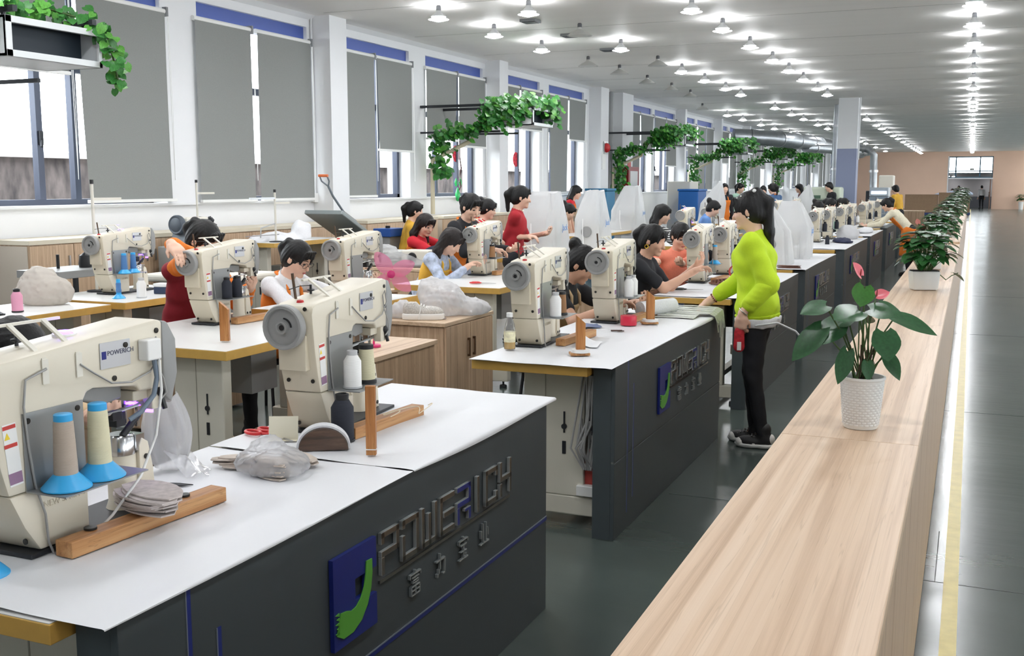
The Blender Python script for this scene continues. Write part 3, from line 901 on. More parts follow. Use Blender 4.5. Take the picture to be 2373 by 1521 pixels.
def aisle_bench(k, yn, yf, where, cloth_over=0.02):
    L = yf-yn
    XT0, XT1, XF0, XF1 = -2.06, -1.50, -1.49, -1.388
    t = thing('sewing_bench','grey lettered sewing bench, %s' % where,'bench',(0,yn,0),0,'grey sewing benches along the aisle')
    MB().box(XT0,XT1,-0.05,L,0.745,0.785).build('table_board', [M_EDGE], t, bevel=0.002)
    MB().box(XT0+0.002,XT1-0.002,-0.048,L-0.002,0.7855,0.787).build('table_surface', M_TABLE, t)
    # front cladding: near end board, upper and lower front panels with a groove
    MB().box(XF0,XF1-0.018,0.0,0.10,0.0,0.785).build('end_panel', M_PANEL, t, bevel=0.0015)
    MB().box(XF0,XF1-0.018,L-0.02,L,0.0,0.785).build('end_panel', M_PANEL, t, bevel=0.0015)
    MB().box(XF1-0.018,XF1,0.0,L,0.36,0.79).build('front_panel', M_PANEL, t, bevel=0.0015)
    MB().box(XF1-0.018,XF1,0.0,L,0.0,0.353).build('front_panel', M_PANEL, t, bevel=0.0015)
    MB().box(XF0-0.02,XF1-0.018,0.0,L,0.775,0.79).build('ledge', M_PANEL, t)
    if k == 0:
        MB().box(XF1-0.003,XF1+0.002,0.0,L,0.345,0.358).build('stripe', M_BLUESTRIP, t)
        MB().box(XF1-0.003,XF1+0.0025,0.0,L,0.358,0.3615).build('stripe', M_SILVERLINE, t)
    else:
        MB().box(XF1-0.016,XF1-0.004,0.0,L,0.352,0.361).build('groove', mat('groove_dust',(104,110,112),0.8), t)
    for (yy,z0,z1) in ((0.19,0.08,0.79),(0.28,0.13,0.67)):
        st = MB().box(XF1-0.002,XF1+0.002,yy-0.006,yy+0.006,z0,z1).build('stripe', M_BLUESTRIP, t)
        MB().box(XF1-0.002,XF1+0.0022,yy-0.0085,yy-0.006,z0,z1).build('stripe', M_SILVERLINE, t)
    # sign
    y0 = 0.69
    p = inst('logo_plate', PLATE, t, (XF1+0.002,y0,0.44)); inst('logo_swoosh', SWOOSH, p)
    adv = 0.113
    for q,chh in enumerate('POWERICH'):
        inst('letter', LT[chh], t, (XF1+0.001,y0+0.235+adv*q-(0.02 if q>5 else 0),0.555))
    MB().box(XF1,XF1+0.006,y0+0.235,y0+1.10,0.532,0.541).build('underline', M_CHROME, t)
    for q in range(4):
        inst('character', CHM[q], t, (XF1+0.001,y0+0.39+0.155*q,0.435))
    # pedestals with feet
    for (yy,fl_) in ((0.14,1),(L-0.2,1)):
        pd = inst('pedestal', PED, t, (XT0+0.33,yy,0))
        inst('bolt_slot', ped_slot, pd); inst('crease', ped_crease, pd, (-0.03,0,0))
        for fx in (-0.16,0.22): inst('levelling_foot', foot_m, t, (XT0+0.33+fx,yy+0.035,0))
    MB().box(XT0+0.3,XT0+0.36,0.2,L-0.2,0.1,0.14).build('stretcher', M_CREAM, t)
    MB().box(XT1-0.14,XT1-0.04,0.28,L-0.3,0.55,0.73).build('control_box', M_DARKMET, t)
    if k == 1:
        cb = MB()
        rnd = random.Random(3)
        for q in range(9):
            x_ = XT1-0.06+rnd.uniform(-0.03,0.03); zt = 0.5+rnd.uniform(-0.05,0.05)
            cb.tube([(x_+0.01,0.12,0.72),(x_+rnd.uniform(-0.03,0.03),0.10,zt),(x_-0.03+rnd.uniform(-0.02,0.02),0.1,0.38),(x_+rnd.uniform(-0.02,0.02),0.11,0.28),(x_+rnd.uniform(-0.03,0.03),0.14,zt-0.02)],0.005,n=5)
        cb.build('cable_bundle', mat('grey_cable',(176,176,176),0.5), t, smooth=60)
        MB().box(XT1-0.16,XT1-0.02,0.16,0.34,0.17,0.32).build('red_box', mat('red_carton',(190,74,66),0.6), t)
        MB().box(XT1-0.11,XT1-0.015,0.12,0.2,0.2-0.05,0.2).build('power_strip', M_WHITEPL, t, bevel=0.004)
    return t
BENCH = [(1.41,3.555,'closest to the camera'),(4.38,6.53,'second in the aisle, beside the woman in lime green'),(7.4,9.75,'third in the aisle, behind the woman in lime green'),(10.2,12.65,'fourth in the aisle, with bagged machines'),(13.55,16.7,'fifth in the aisle, with a dark blue rag on it'),(17.2,19.75,'sixth in the aisle'),(20.6,23.4,'seventh in the aisle, beside the woman in the orange apron'),(24.3,27.0,'eighth and farthest in the aisle')]
for k,(a,b,w_) in enumerate(BENCH): aisle_bench(k,a,b,w_)
sheet('',-2.08,-1.385,1.37,2.52,0.7905,0.012,1,'white vinyl sheet on the near half of the front bench')
sheet('',-2.08,-1.385,2.525,3.63,0.7925,0.03,2,'white vinyl sheet with wavy edge on the far half of the front bench')
sheet('',-2.06,-1.385,4.30,6.52,0.7905,0.022,5,'creased white vinyl sheet covering the second bench')
sheet('',-2.06,-1.39,7.37,9.74,0.7905,0.01,6,'white vinyl sheet on the third bench')
sheet('',-2.06,-1.39,10.15,12.64,0.7905,0.01,7,'white vinyl sheet on the fourth bench under bagged machines')
sheet('',-2.06,-1.39,13.55,16.69,0.7905,0.01,8,'white vinyl sheet on the fifth bench')
sheet('',-2.06,-1.39,17.2,19.74,0.7905,0.01,9,'white vinyl sheet on the sixth bench')

# ------------------------------------------------------------------ plain sewing tables of the inner rows
TB = {}
def sew_table(x0, x1, y0, y1, z, label, cover=True):
    t = thing('sewing_table', label, 'table', (x0,y0,0), 0, 'plain sewing tables with ochre edges')
    Lx, Ly = x1-x0, y1-y0
    MB().box(0,Lx,0,Ly,z-0.045,z).build('table_board', M_EDGE, t, bevel=0.002)
    MB().box(0.002,Lx-0.002,0.002,Ly-0.002,z+0.0005,z+0.002).build('table_surface', M_TABLE, t)
    px = Lx-0.24 if Lx > 0.7 else Lx*0.5
    for yy in (0.08, Ly-0.16):
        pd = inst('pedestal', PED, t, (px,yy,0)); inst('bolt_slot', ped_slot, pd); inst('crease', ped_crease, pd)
        pd.scale = (1,1,(z-0.045)/0.72)
        for fx in (-0.16,0.22): inst('levelling_foot', foot_m, t, (px+fx,yy+0.035,0))
    MB().box(px-0.08,px+0.08,0.4,0.62,0.5,0.72).build('control_box', mat('machine_grey', (146,147,146), 0.45), t)
    return t
sew_table(-4.22,-3.22,4.05,5.28,0.79,'ochre-edged sewing table with the raised-hand worker machine, middle row')
sew_table(-4.2,-3.62,5.55,6.72,0.79,'ochre-edged sewing table of the woman with glasses')
sew_table(-4.2,-3.28,7.4,9.0,0.79,'ochre-edged sewing table with the machine holding a brown thread cone')
sew_table(-4.7,-4.0,10.5,13.4,0.79,'ochre-edged sewing table under the bagged machines, middle row')
sew_table(-4.0,-3.4,13.4,17.5,0.79,'ochre-edged sewing table behind the woman in coral')
sew_table(-4.0,-3.4,20.4,26.2,0.79,'farthest ochre-edged sewing table of the middle row')
sew_table(-5.95,-5.12,5.42,6.5,0.80,'ochre-edged sewing table with blue thread cones, left row')
sew_table(-5.85,-5.2,4.0,5.38,0.79,'ochre-edged sewing table with the pink cone at the left edge')
sew_table(-6.0,-5.4,15.4,19.6,0.79,'ochre-edged sewing table before the red cabinet, left row')

# ------------------------------------------------------------------ wooden storage cabinets between the rows
def cabinet(x0,x1,y0,y1,h,label,doors='y',handle=True,dark=True):
    """doors on the near (y) or aisle (x) side"""
    t = thing('storage_cabinet', label, 'cabinet', (x0,y0,0), 0, 'wooden storage cabinets')
    Lx,Ly = x1-x0, y1-y0
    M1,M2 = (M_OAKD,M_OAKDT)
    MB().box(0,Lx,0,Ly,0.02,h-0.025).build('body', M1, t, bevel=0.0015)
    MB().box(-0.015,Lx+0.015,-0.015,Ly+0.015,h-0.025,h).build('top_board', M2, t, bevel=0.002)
    for q in range(2):
        if doors == 'x':
            d = MB().box(Lx,Lx+0.016,q*Ly/2+0.003,(q+1)*Ly/2-0.003,0.03,h-0.03).build('door', M1, t, bevel=0.0015)
            yy = Ly/2 + (-0.04 if q == 0 else 0.04)
            hd = MB().box(Lx+0.016,Lx+0.032,yy-0.008,yy+0.008,h-0.26,h-0.245).box(Lx+0.016,Lx+0.032,yy-0.008,yy+0.008,h-0.15,h-0.135).box(Lx+0.026,Lx+0.034,yy-0.008,yy+0.008,h-0.26,h-0.135)
        else:
            d = MB().box(q*Lx/2+0.003,(q+1)*Lx/2-0.003,-0.016,0,0.03,h-0.03).build('door', M1, t, bevel=0.0015)
            xx = Lx/2 + (-0.04 if q == 0 else 0.04)
            hd = MB().box(xx-0.008,xx+0.008,-0.034,-0.016,h-0.26,h-0.135)
        if handle: hd.build('handle', mat('bronze_handle',(110,84,62),0.35,metal=0.4), d)
    return t
cabinet(-3.12,-2.78,4.4,5.35,0.70,'brown wooden cabinet behind the front bench machine')
cabinet(-3.56,-3.06,6.02,6.75,0.70,'brown wooden cabinet with bronze handles under the plastic bag and sneaker',doors='x')
cabinet(-5.55,-4.65,8.72,9.22,0.80,'wooden cabinet under the grey cut pieces before the red-shirted women')
cabinet(-5.0,-4.75,5.2,6.2,0.66,'low wooden cabinet beside the worker raising a hand')
cabinet(-5.0,-4.45,7.2,7.9,0.70,'wooden cabinet left of the woman in the yellow apron')
cabinet(-2.95,-2.5,8.0,9.2,0.70,'wooden cabinet behind the woman in coral',doors='x')
cabinet(-5.1,-4.2,3.2,4.3,0.66,'wooden cabinet behind the worker at the front left')
# cabinets along the window wall
M_IVORY = mat('ivory_laminate',(222,212,190),0.45)
def wall_cab(y0,y1,label):
    t = thing('wall_cabinet', label, 'cabinet', (-7.9,y0,0), 0, 'wooden cabinets along the window wall')
    L = y1-y0
    MB().box(0,0.48,0,L,0.02,1.06).build('body', M_OAKD, t, bevel=0.0015)
    MB().box(-0.0,0.5,-0.01,L+0.01,1.06,1.10).build('top_board', M_IVORY, t, bevel=0.002)
    MB().box(0,0.47,-0.006,0,0.03,1.05).build('end_board', mat('beige_board',(206,194,178),0.5), t)
    n = max(2,round(L/0.5))
    for q in range(n):
        d = MB().box(0.48,0.496,L*q/n+0.003,L*(q+1)/n-0.003,0.04,1.05).build('door', M_OAKD, t, bevel=0.001)
        yy = L*(q+0.88)/n if q%2==0 else L*(q+0.12)/n
        MB().box(0.496,0.51,yy-0.008,yy+0.008,0.84,0.95).build('handle', M_STEEL, d)
wall_cab(6.75,9.2,'wooden wall cabinet with ivory top below the far left window')
wall_cab(9.3,12.0,'wooden wall cabinet with ivory top below the second window')
wall_cab(12.35,14.4,'wooden wall cabinet with ivory top behind the press handle')
wall_cab(14.6,17.2,'wooden wall cabinet with ivory top below the fourth window')
wall_cab(18.0,21.0,'wooden wall cabinet with ivory top behind the standing woman in red')
# ------------------------------------------------------------------ post-bed sewing machine (arm along +y, back towards +x, base at the table top)
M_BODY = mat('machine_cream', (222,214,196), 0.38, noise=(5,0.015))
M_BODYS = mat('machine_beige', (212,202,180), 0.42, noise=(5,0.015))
M_GREYC = mat('machine_grey', (146,147,146), 0.45)
M_WHEEL = mat('handwheel_grey', (150,150,148), 0.42)
M_CABLE = mat('light_grey_cable', (158,158,156), 0.5)
M_CHR = mat('polished_metal', (200,200,202), 0.18, metal=1.0)
M_PLATE = mat('zinc_plate', (160,162,162), 0.4, metal=0.6)
M_STICK = mat('white_sticker', (238,238,236), 0.5)
M_STRED = mat('sticker_red', (196,66,60), 0.5)
M_STYEL = mat('sticker_yellow', (232,204,60), 0.5)
M_STPUR = mat('sticker_mauve', (150,118,146), 0.5)
M_INK = mat('ink_navy', (44,50,80), 0.5)
M_UV = mat('purple_light', (120,60,255), 0.4, emit=(120,60,255), estr=14.0)
M_SCREW = mat('screw_dark', (48,46,42), 0.4, metal=0.5)
TH = 0.065
def machine_parts():
    P = []   # (name, mesh, [subs])
    up = [(-0.070,0.147),(0.134,0.147),(0.134,0.310),(0.146,0.328),(0.165,0.333),(0.292,0.316),(0.302,0.300),(0.378,0.297),(0.384,0.460),(0.36,0.466),(-0.085,0.426),(-0.104,0.416),(-0.111,0.396),(-0.100,0.29),(-0.085,0.205)]
    b = MB().prism(up,'x',-TH,TH)
    for i in range(len(b.m)): pass
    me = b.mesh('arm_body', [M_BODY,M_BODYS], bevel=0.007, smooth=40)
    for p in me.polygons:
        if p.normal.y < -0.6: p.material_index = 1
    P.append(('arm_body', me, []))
    lo = [(0.0,0.012),(0.134,0.012),(0.134,0.1455),(-0.0695,0.1455),(-0.036,0.07)]
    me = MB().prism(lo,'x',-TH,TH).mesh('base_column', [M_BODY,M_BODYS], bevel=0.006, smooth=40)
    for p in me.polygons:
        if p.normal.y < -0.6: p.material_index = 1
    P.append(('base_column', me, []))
    P.append(('bed_plate', MB().box(-0.085,0.07,-0.03,0.42,0.001,0.0115).mesh('bed_plate', M_DARKMET, bevel=0.002), []))
    P.append(('head_cap', MB().prism([(0.385,0.46),(0.404,0.456),(0.431,0.41),(0.433,0.325),(0.41,0.255),(0.385,0.272)],'x',-TH+0.002,TH-0.002).mesh('head_cap', M_GREYC, bevel=0.006, smooth=40), []))
    # handwheel
    wz, wx = 0.357, -0.02
    m = MB().lathe([(0.0,0.004),(0.014,0.004),(0.014,0.0),(0.019,0.0),(0.019,0.012),(0.055,0.014),(0.058,0.004),(0.066,0.004),(0.069,0.008),(0.069,0.03),(0.062,0.036),(0.0,0.036)],(wx,-0.15,wz),32,axis=(0,1,0))
    wheel = m.mesh('handwheel', M_WHEEL, 35)
    arc = MB(); 
    for q in range(7):
        a = 1.7+0.2*q; a2 = a+0.2
        f = lambda r,t,y: (wx-r*math.cos(t), y, wz+r*math.sin(t))
        vs = []
        for y in (-0.1415,-0.1365):
            vs += [f(0.026,a,y),f(0.0305,a,y),f(0.0305,a2,y),f(0.026,a2,y)]
        arc.add(vs,[(0,1,2,3),(7,6,5,4),(0,4,5,1),(1,5,6,2),(2,6,7,3),(3,7,4,0)])
    arc.cyl((wx,-0.1475,wz),(wx,-0.143,wz),0.0085,n=14)
    P.append(('handwheel', wheel, [('wheel_slot', arc.mesh('wheel_slot', M_BLACK, recalc=True))]))
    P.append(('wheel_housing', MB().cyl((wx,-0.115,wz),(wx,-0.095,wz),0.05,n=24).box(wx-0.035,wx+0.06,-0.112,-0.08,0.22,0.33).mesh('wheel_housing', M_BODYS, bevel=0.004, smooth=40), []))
    # spool bracket
    P.append(('spool_bracket', MB().box(TH+0.001,TH+0.004,-0.03,0.128,0.15,0.315).box(TH+0.001,TH+0.112,-0.03,0.20,0.147,0.150).cyl((TH+0.06,0.022,0.15),(TH+0.06,0.022,0.20),0.004,n=8).cyl((TH+0.06,0.118,0.15),(TH+0.06,0.118,0.20),0.004,n=8).mesh('spool_bracket', M_PLATE), []))
    # name plate with print
    npl = MB().box(TH+0.001,TH+0.003,0.185,0.275,0.352,0.412).mesh('name_plate', mat('brushed_plate',(206,208,212),0.3,metal=0.4), bevel=0.0006)
    tm = text_mesh('POWERICH', 0.0155, 0.0006, 'plate_lettering'); tm.materials.clear(); tm.materials.append(M_INK)
    tm.transform(Matrix.Translation((TH+0.0034,0.205,0.381)) @ Matrix(((0,0,1,0),(1,0,0,0),(0,1,0,0),(0,0,0,1))))
    lg = MB().box(TH+0.003,TH+0.0036,0.189,0.202,0.374,0.392).mesh('plate_logo', M_SIGNBLUE)
    P.append(('name_plate', npl, [('plate_lettering', tm),('plate_logo', lg)]))
    em = text_mesh('NEW SPRING', 0.019, 0.002, 'raised_lettering'); em.materials.clear(); em.materials.append(M_BODYS)
    em.transform(Matrix.Translation((TH+0.0005,0.012,0.102)) @ Matrix(((0,0,1,0),(1,0,0,0),(0,1,0,0),(0,0,0,1))))
    P.append(('raised_lettering', em, []))
    # warning stickers on the slanted edge zone
    st = MB().prism([(-0.078,0.30),(-0.045,0.302),(-0.034,0.17),(-0.066,0.168)],'x',TH+0.0003,TH+0.0012).mesh('warning_sticker', M_STICK)
    s1 = MB().prism([(-0.077,0.297),(-0.046,0.299),(-0.0455,0.291),(-0.0765,0.289)],'x',TH+0.0012,TH+0.0016).prism([(-0.075,0.258),(-0.044,0.26),(-0.0435,0.252),(-0.0745,0.25)],'x',TH+0.0012,TH+0.0016).mesh('red_band', M_STRED)
    s2 = MB().prism([(-0.074,0.268),(-0.06,0.269),(-0.067,0.283)],'x',TH+0.0012,TH+0.0016).mesh('warning_triangle', M_STYEL)
    s3 = MB().prism([(-0.069,0.196),(-0.037,0.198),(-0.035,0.174),(-0.066,0.172)],'x',TH+0.0012,TH+0.0016).mesh('mauve_block', M_STPUR)
    P.append(('warning_sticker', st, [('red_band',s1),('warning_triangle',s2),('mauve_block',s3)]))
    # thread guide frame on top
    g = MB()
    for y in (0.035,0.125):
        g.box(TH+0.001,TH+0.004,y-0.008,y+0.008,0.352,0.405)
        g.prism([(TH+0.002,0.402),(TH+0.002,0.407),(-0.03,0.475),(-0.036,0.472)],'y',y-0.006,y+0.006)
    g.box(-0.038,-0.03,0.0,0.17,0.47,0.476)
    P.append(('thread_guide', g.mesh('thread_guide', M_CREAM2), []))
    # cables
    c = MB().tube([(TH+0.006,0.035,0.40),(TH+0.007,-0.02,0.385),(TH+0.007,-0.028,0.33),(TH+0.006,-0.022,0.25),(TH+0.008,-0.012,0.16),(TH+0.007,0.01,0.09),(TH+0.009,0.012,0.03),(TH+0.012,0.02,0.002)],0.0028,n=6)
    c.tube([(TH+0.006,0.125,0.395),(TH+0.007,0.16,0.37),(TH+0.008,0.21,0.338),(TH+0.008,0.27,0.33),(TH+0.008,0.33,0.345),(TH+0.008,0.365,0.385),(TH+0.008,0.352,0.425),(TH+0.006,0.34,0.41),(TH+0.007,0.345,0.37),(TH+0.008,0.372,0.32),(TH+0.008,0.38,0.285),(TH+0.004,0.36,0.268)],0.0022,n=6)
    P.append(('cable', c.mesh('cable', M_CABLE, 60), []))
    # head mechanism below the arm
    h = MB().box(-0.03,0.045,0.30,0.375,0.262,0.287).box(0.03,0.06,0.345,0.38,0.235,0.29)
    P.append(('head_block', h.mesh('head_block', M_BODY, bevel=0.003), []))
    P.append(('presser_arm', MB().cyl((0.02,0.2,0.245),(0.03,0.35,0.256),0.005,n=8).cyl((0.0,0.315,0.21),(0.0,0.315,0.30),0.006,n=8).cyl((0.02,0.335,0.2),(0.02,0.335,0.29),0.005,n=8).box(-0.012,0.012,0.3,0.335,0.196,0.203).mesh('presser_arm', M_CHR, 40), []))
    P.append(('thread_lever', MB().ell((TH-0.005,0.372,0.278),(0.012,0.012,0.012),10,8).cyl((TH-0.005,0.372,0.278),(TH+0.005,0.376,0.235),0.006,n=8).mesh('thread_lever', M_BLACK, 40), []))
    P.append(('needle_clamp', MB().box(-0.015,0.02,0.27,0.30,0.215,0.25).box(0.0,0.03,0.25,0.28,0.235,0.256).cyl((0.015,0.29,0.19),(0.02,0.34,0.235),0.009,n=8).mesh('needle_clamp', M_BLACK, bevel=0.002), []))
    P.append(('arm_underside', MB().prism([(0.15,0.313),(0.29,0.298),(0.29,0.266),(0.24,0.26),(0.165,0.285)],'x',-0.05,0.02).mesh('arm_underside', M_GREYC, bevel=0.004), []))
    # post
    P.append(('post', MB().lathe([(0.04,0.012),(0.034,0.03),(0.033,0.14),(0.033,0.142)],(-0.005,0.305,0),24).mesh('post', M_BODY, 40), []))
    P.append(('post_cap', MB().lathe([(0.0335,0.142),(0.0345,0.143),(0.034,0.185),(0.028,0.192),(0.0,0.192)],(-0.005,0.305,0),24).box(-0.005,0.03,0.318,0.345,0.15,0.188).mesh('post_cap', M_CHR, 40), []))
    P.append(('post_side_plate', MB().prism([(0.325,0.012),(0.375,0.012),(0.368,0.10),(0.355,0.165),(0.335,0.178),(0.325,0.16)],'x',0.005,0.032).mesh('post_side_plate', M_BODY, bevel=0.002), []))
    # pole with top thread guide, tension discs, red oil cap
    P.append(('thread_pole', MB().cyl((-0.045,-0.02,0.41),(-0.05,-0.03,0.50),0.0045,n=8).mesh('thread_pole', mat('rusty_rod',(86,66,48),0.6), 40), []))
    P.append(('tension_discs', MB().cyl((-0.04,0.06,0.42),(-0.04,0.06,0.455),0.004,n=8).lathe([(0.0,0.432),(0.012,0.436),(0.012,0.44),(0.0,0.444)],(-0.04,0.06,0),14).tube([(-0.04,0.06,0.452),(-0.042,0.0,0.456),(-0.045,-0.06,0.45)],0.0015,n=5).mesh('tension_discs', M_DARKMET, 40), []))
    P.append(('oil_cap', MB().lathe([(0.0,0.0),(0.012,0.0),(0.010,0.008),(0.0,0.01)],(0.0,-0.07,0.414),14).mesh('oil_cap', M_RED, 40), []))
    sc = MB().lathe([(0.0065,0.0),(0.0065,0.0025),(0.002,0.003)],n=12,axis=(1,0,0)).mesh('screw', M_SCREW, 40)
    scy = MB().lathe([(0.0065,0.0),(0.0065,0.0025),(0.002,0.003)],n=12,axis=(0,-1,0)).mesh('screw', M_SCREW, 40)
    S = [(sc,(TH,0.035,0.362)),(sc,(TH,0.125,0.372)),(sc,(TH,0.225,0.332)),(sc,(TH,0.362,0.425)),(sc,(TH,0.366,0.355)),(sc,(TH+0.003,-0.018,0.298)),(sc,(TH+0.003,0.112,0.30)),(sc,(TH+0.003,0.26,0.405)),
         (scy,(-0.04,-0.082,0.185)),(scy,(0.045,-0.082,0.185)),(scy,(-0.045,-0.020,0.035)),(scy,(0.045,-0.020,0.035)),(scy,(0.04,-0.110,0.398)),
         (sc,(0.032,0.345,0.13)),(sc,(0.032,0.362,0.03)),(sc,(0.032,0.335,0.03))]
    up_by = {'name_plate':0.02,'thread_guide':0.015,'tension_discs':0.014,'thread_pole':0.012,'oil_cap':0.012,'head_block':0.012,'arm_underside':0.018,'thread_lever':0.01,'presser_arm':0.006}
    for nm,me,subs in P:
        if nm in up_by:
            for q in [me]+[b_ for _,b_ in subs]: q.transform(Matrix.Translation((0,0,up_by[nm])))
    S = [(a,(l[0],l[1],l[2]+(0.014 if l[2] > 0.32 else 0))) for a,l in S]
    return P, S
MPARTS, MSCREWS = machine_parts()
def machine(x, y, z, label, rz=0.0, lit=False, detail=2):
    t = thing('sewing_machine', label, 'sewing machine', (x,y,z), rz, 'cream post-bed sewing machines')
    t.scale = (1,1.04,1)
    for nm,me,subs in MPARTS:
        if detail < 2 and nm in ('raised_lettering','tension_discs','warning_sticker' if detail < 1 else '-'): continue
        o = inst(nm, me, t)
        if detail >= 1:
            for n2,m2 in subs: inst(n2, m2, o)
    if detail >= 1:
        for me,l in MSCREWS:
            inst('screw', me, t, l)
    if lit:
        MB().lathe([(0.0,0.0),(0.026,0.0),(0.026,0.01),(0.0,0.012)],(-0.02,0.17,0.443),18).build('lamp_puck', M_WHITEPL, t, smooth=40)
        MB().lathe([(0.0,0.0),(0.02,0.0),(0.018,0.004),(0.0,0.004)],(-0.02,0.17,0.455),12).build('light_emitter', M_UV, t)
        MB().box(0.03,0.05,0.352,0.358,0.238,0.262).box(0.0,0.03,0.315,0.335,0.262,0.265).build('light_emitter', M_UV, t)
    return t
ZT = 0.7935
MA = [
 (-1.85,1.61,ZT,'large cream sewing machine at the left edge of the front bench, with purple light',0,True,2),
 (-1.885,2.80,ZT,'cream sewing machine with grey handwheel on the front bench, white and ivory cones',RAD(4),False,2),
 (-1.945,4.75,ZT,'cream sewing machine beside the juice bottle on the second bench',RAD(3),False,2),
 (-1.885,5.76,ZT,'cream sewing machine with two white cones on the second bench',RAD(3),False,2),
 (-2.0,8.42,ZT,'cream sewing machine before the woman in coral on the third bench',RAD(3),False,1),
 (-1.97,9.30,ZT,'cream sewing machine partly behind the woman in lime green',RAD(3),False,1),
 (-1.94,15.05,ZT,'nearer cream sewing machine with black cone on the fifth bench',0,False,1),
 (-1.89,16.0,ZT,'farther cream sewing machine with black cone on the fifth bench',0,False,1),
 (-1.89,17.75,ZT,'nearer cream sewing machine on the sixth bench',0,False,1),
 (-1.87,18.9,ZT,'farther cream sewing machine on the sixth bench',0,False,1),
 (-1.84,20.9,ZT,'nearer cream sewing machine on the seventh bench, before the orange apron',0,False,0),
 (-1.84,22.3,ZT,'farther cream sewing machine on the seventh bench',0,False,0),
 (-1.86,24.7,ZT,'cream sewing machine on the farthest grey bench',0,False,0),
 (-3.94,4.80,ZT,'cream sewing machine with a hand resting on its handwheel, middle row',RAD(3),False,2),
 (-3.85,6.11,ZT,'cream sewing machine in front of the woman with glasses, middle row',RAD(3),False,2),
 (-3.92,8.38,ZT,'cream sewing machine with a bagged brown cone, middle row',RAD(3),False,2),
 (-3.7,14.75,ZT,'cream sewing machine next to a black hose, behind the coral sweater',0,True,0),
 (-3.74,16.45,ZT,'cream sewing machine before the blue shirt worker, middle row',0,False,0),
 (-3.70,21.0,ZT,'far cream sewing machine left of the lime woman ponytail end',0,False,0),
 (-3.68,22.4,ZT,'far cream sewing machine before the dark blue shirt woman',0,False,0),
 (-3.70,25.1,ZT,'far cream sewing machine before the tall white cover',0,False,0),
 (-5.62,5.80,0.803,'cream sewing machine with two blue cones in the left row, purple light',RAD(3),True,2),
 (-5.76,16.45,ZT,'far cream sewing machine between two bagged machines, left row',0,False,0),
]
for a in MA: machine(*a)
# wooden guide boards beside the machines
M_PINE = wood('pine_block', (150,98,56), (186,134,84), (206,158,108), (40,1.4,40), 1.0, 0.5, 0.35)
for (x,y,l,lab) in ((-1.755,1.62,0.47,'long brown wooden block along the left front machine'),(-1.765,2.77,0.40,'brown wooden block with loose yarn beside the second front machine'),(-1.84,4.83,0.40,'wooden block beside the machine next to the juice bottle'),(-1.785,5.84,0.38,'wooden block beside the machine with two white cones'),(-3.83,4.87,0.38,'wooden block on the table of the raised-hand worker'),(-3.82,8.45,0.36,'wooden block beside the bagged brown cone'),(-1.9,8.5,0.36,'wooden block on the third bench below the brown sandals')):
    o = MB().box(0,0.05,0,l,0,0.036).build('wooden_block', M_PINE, None, (x,y,ZT+0.001), (0,0,RAD(-4)), bevel=0.002); tag(o, lab, 'wood block', 'wooden blocks beside the machines')

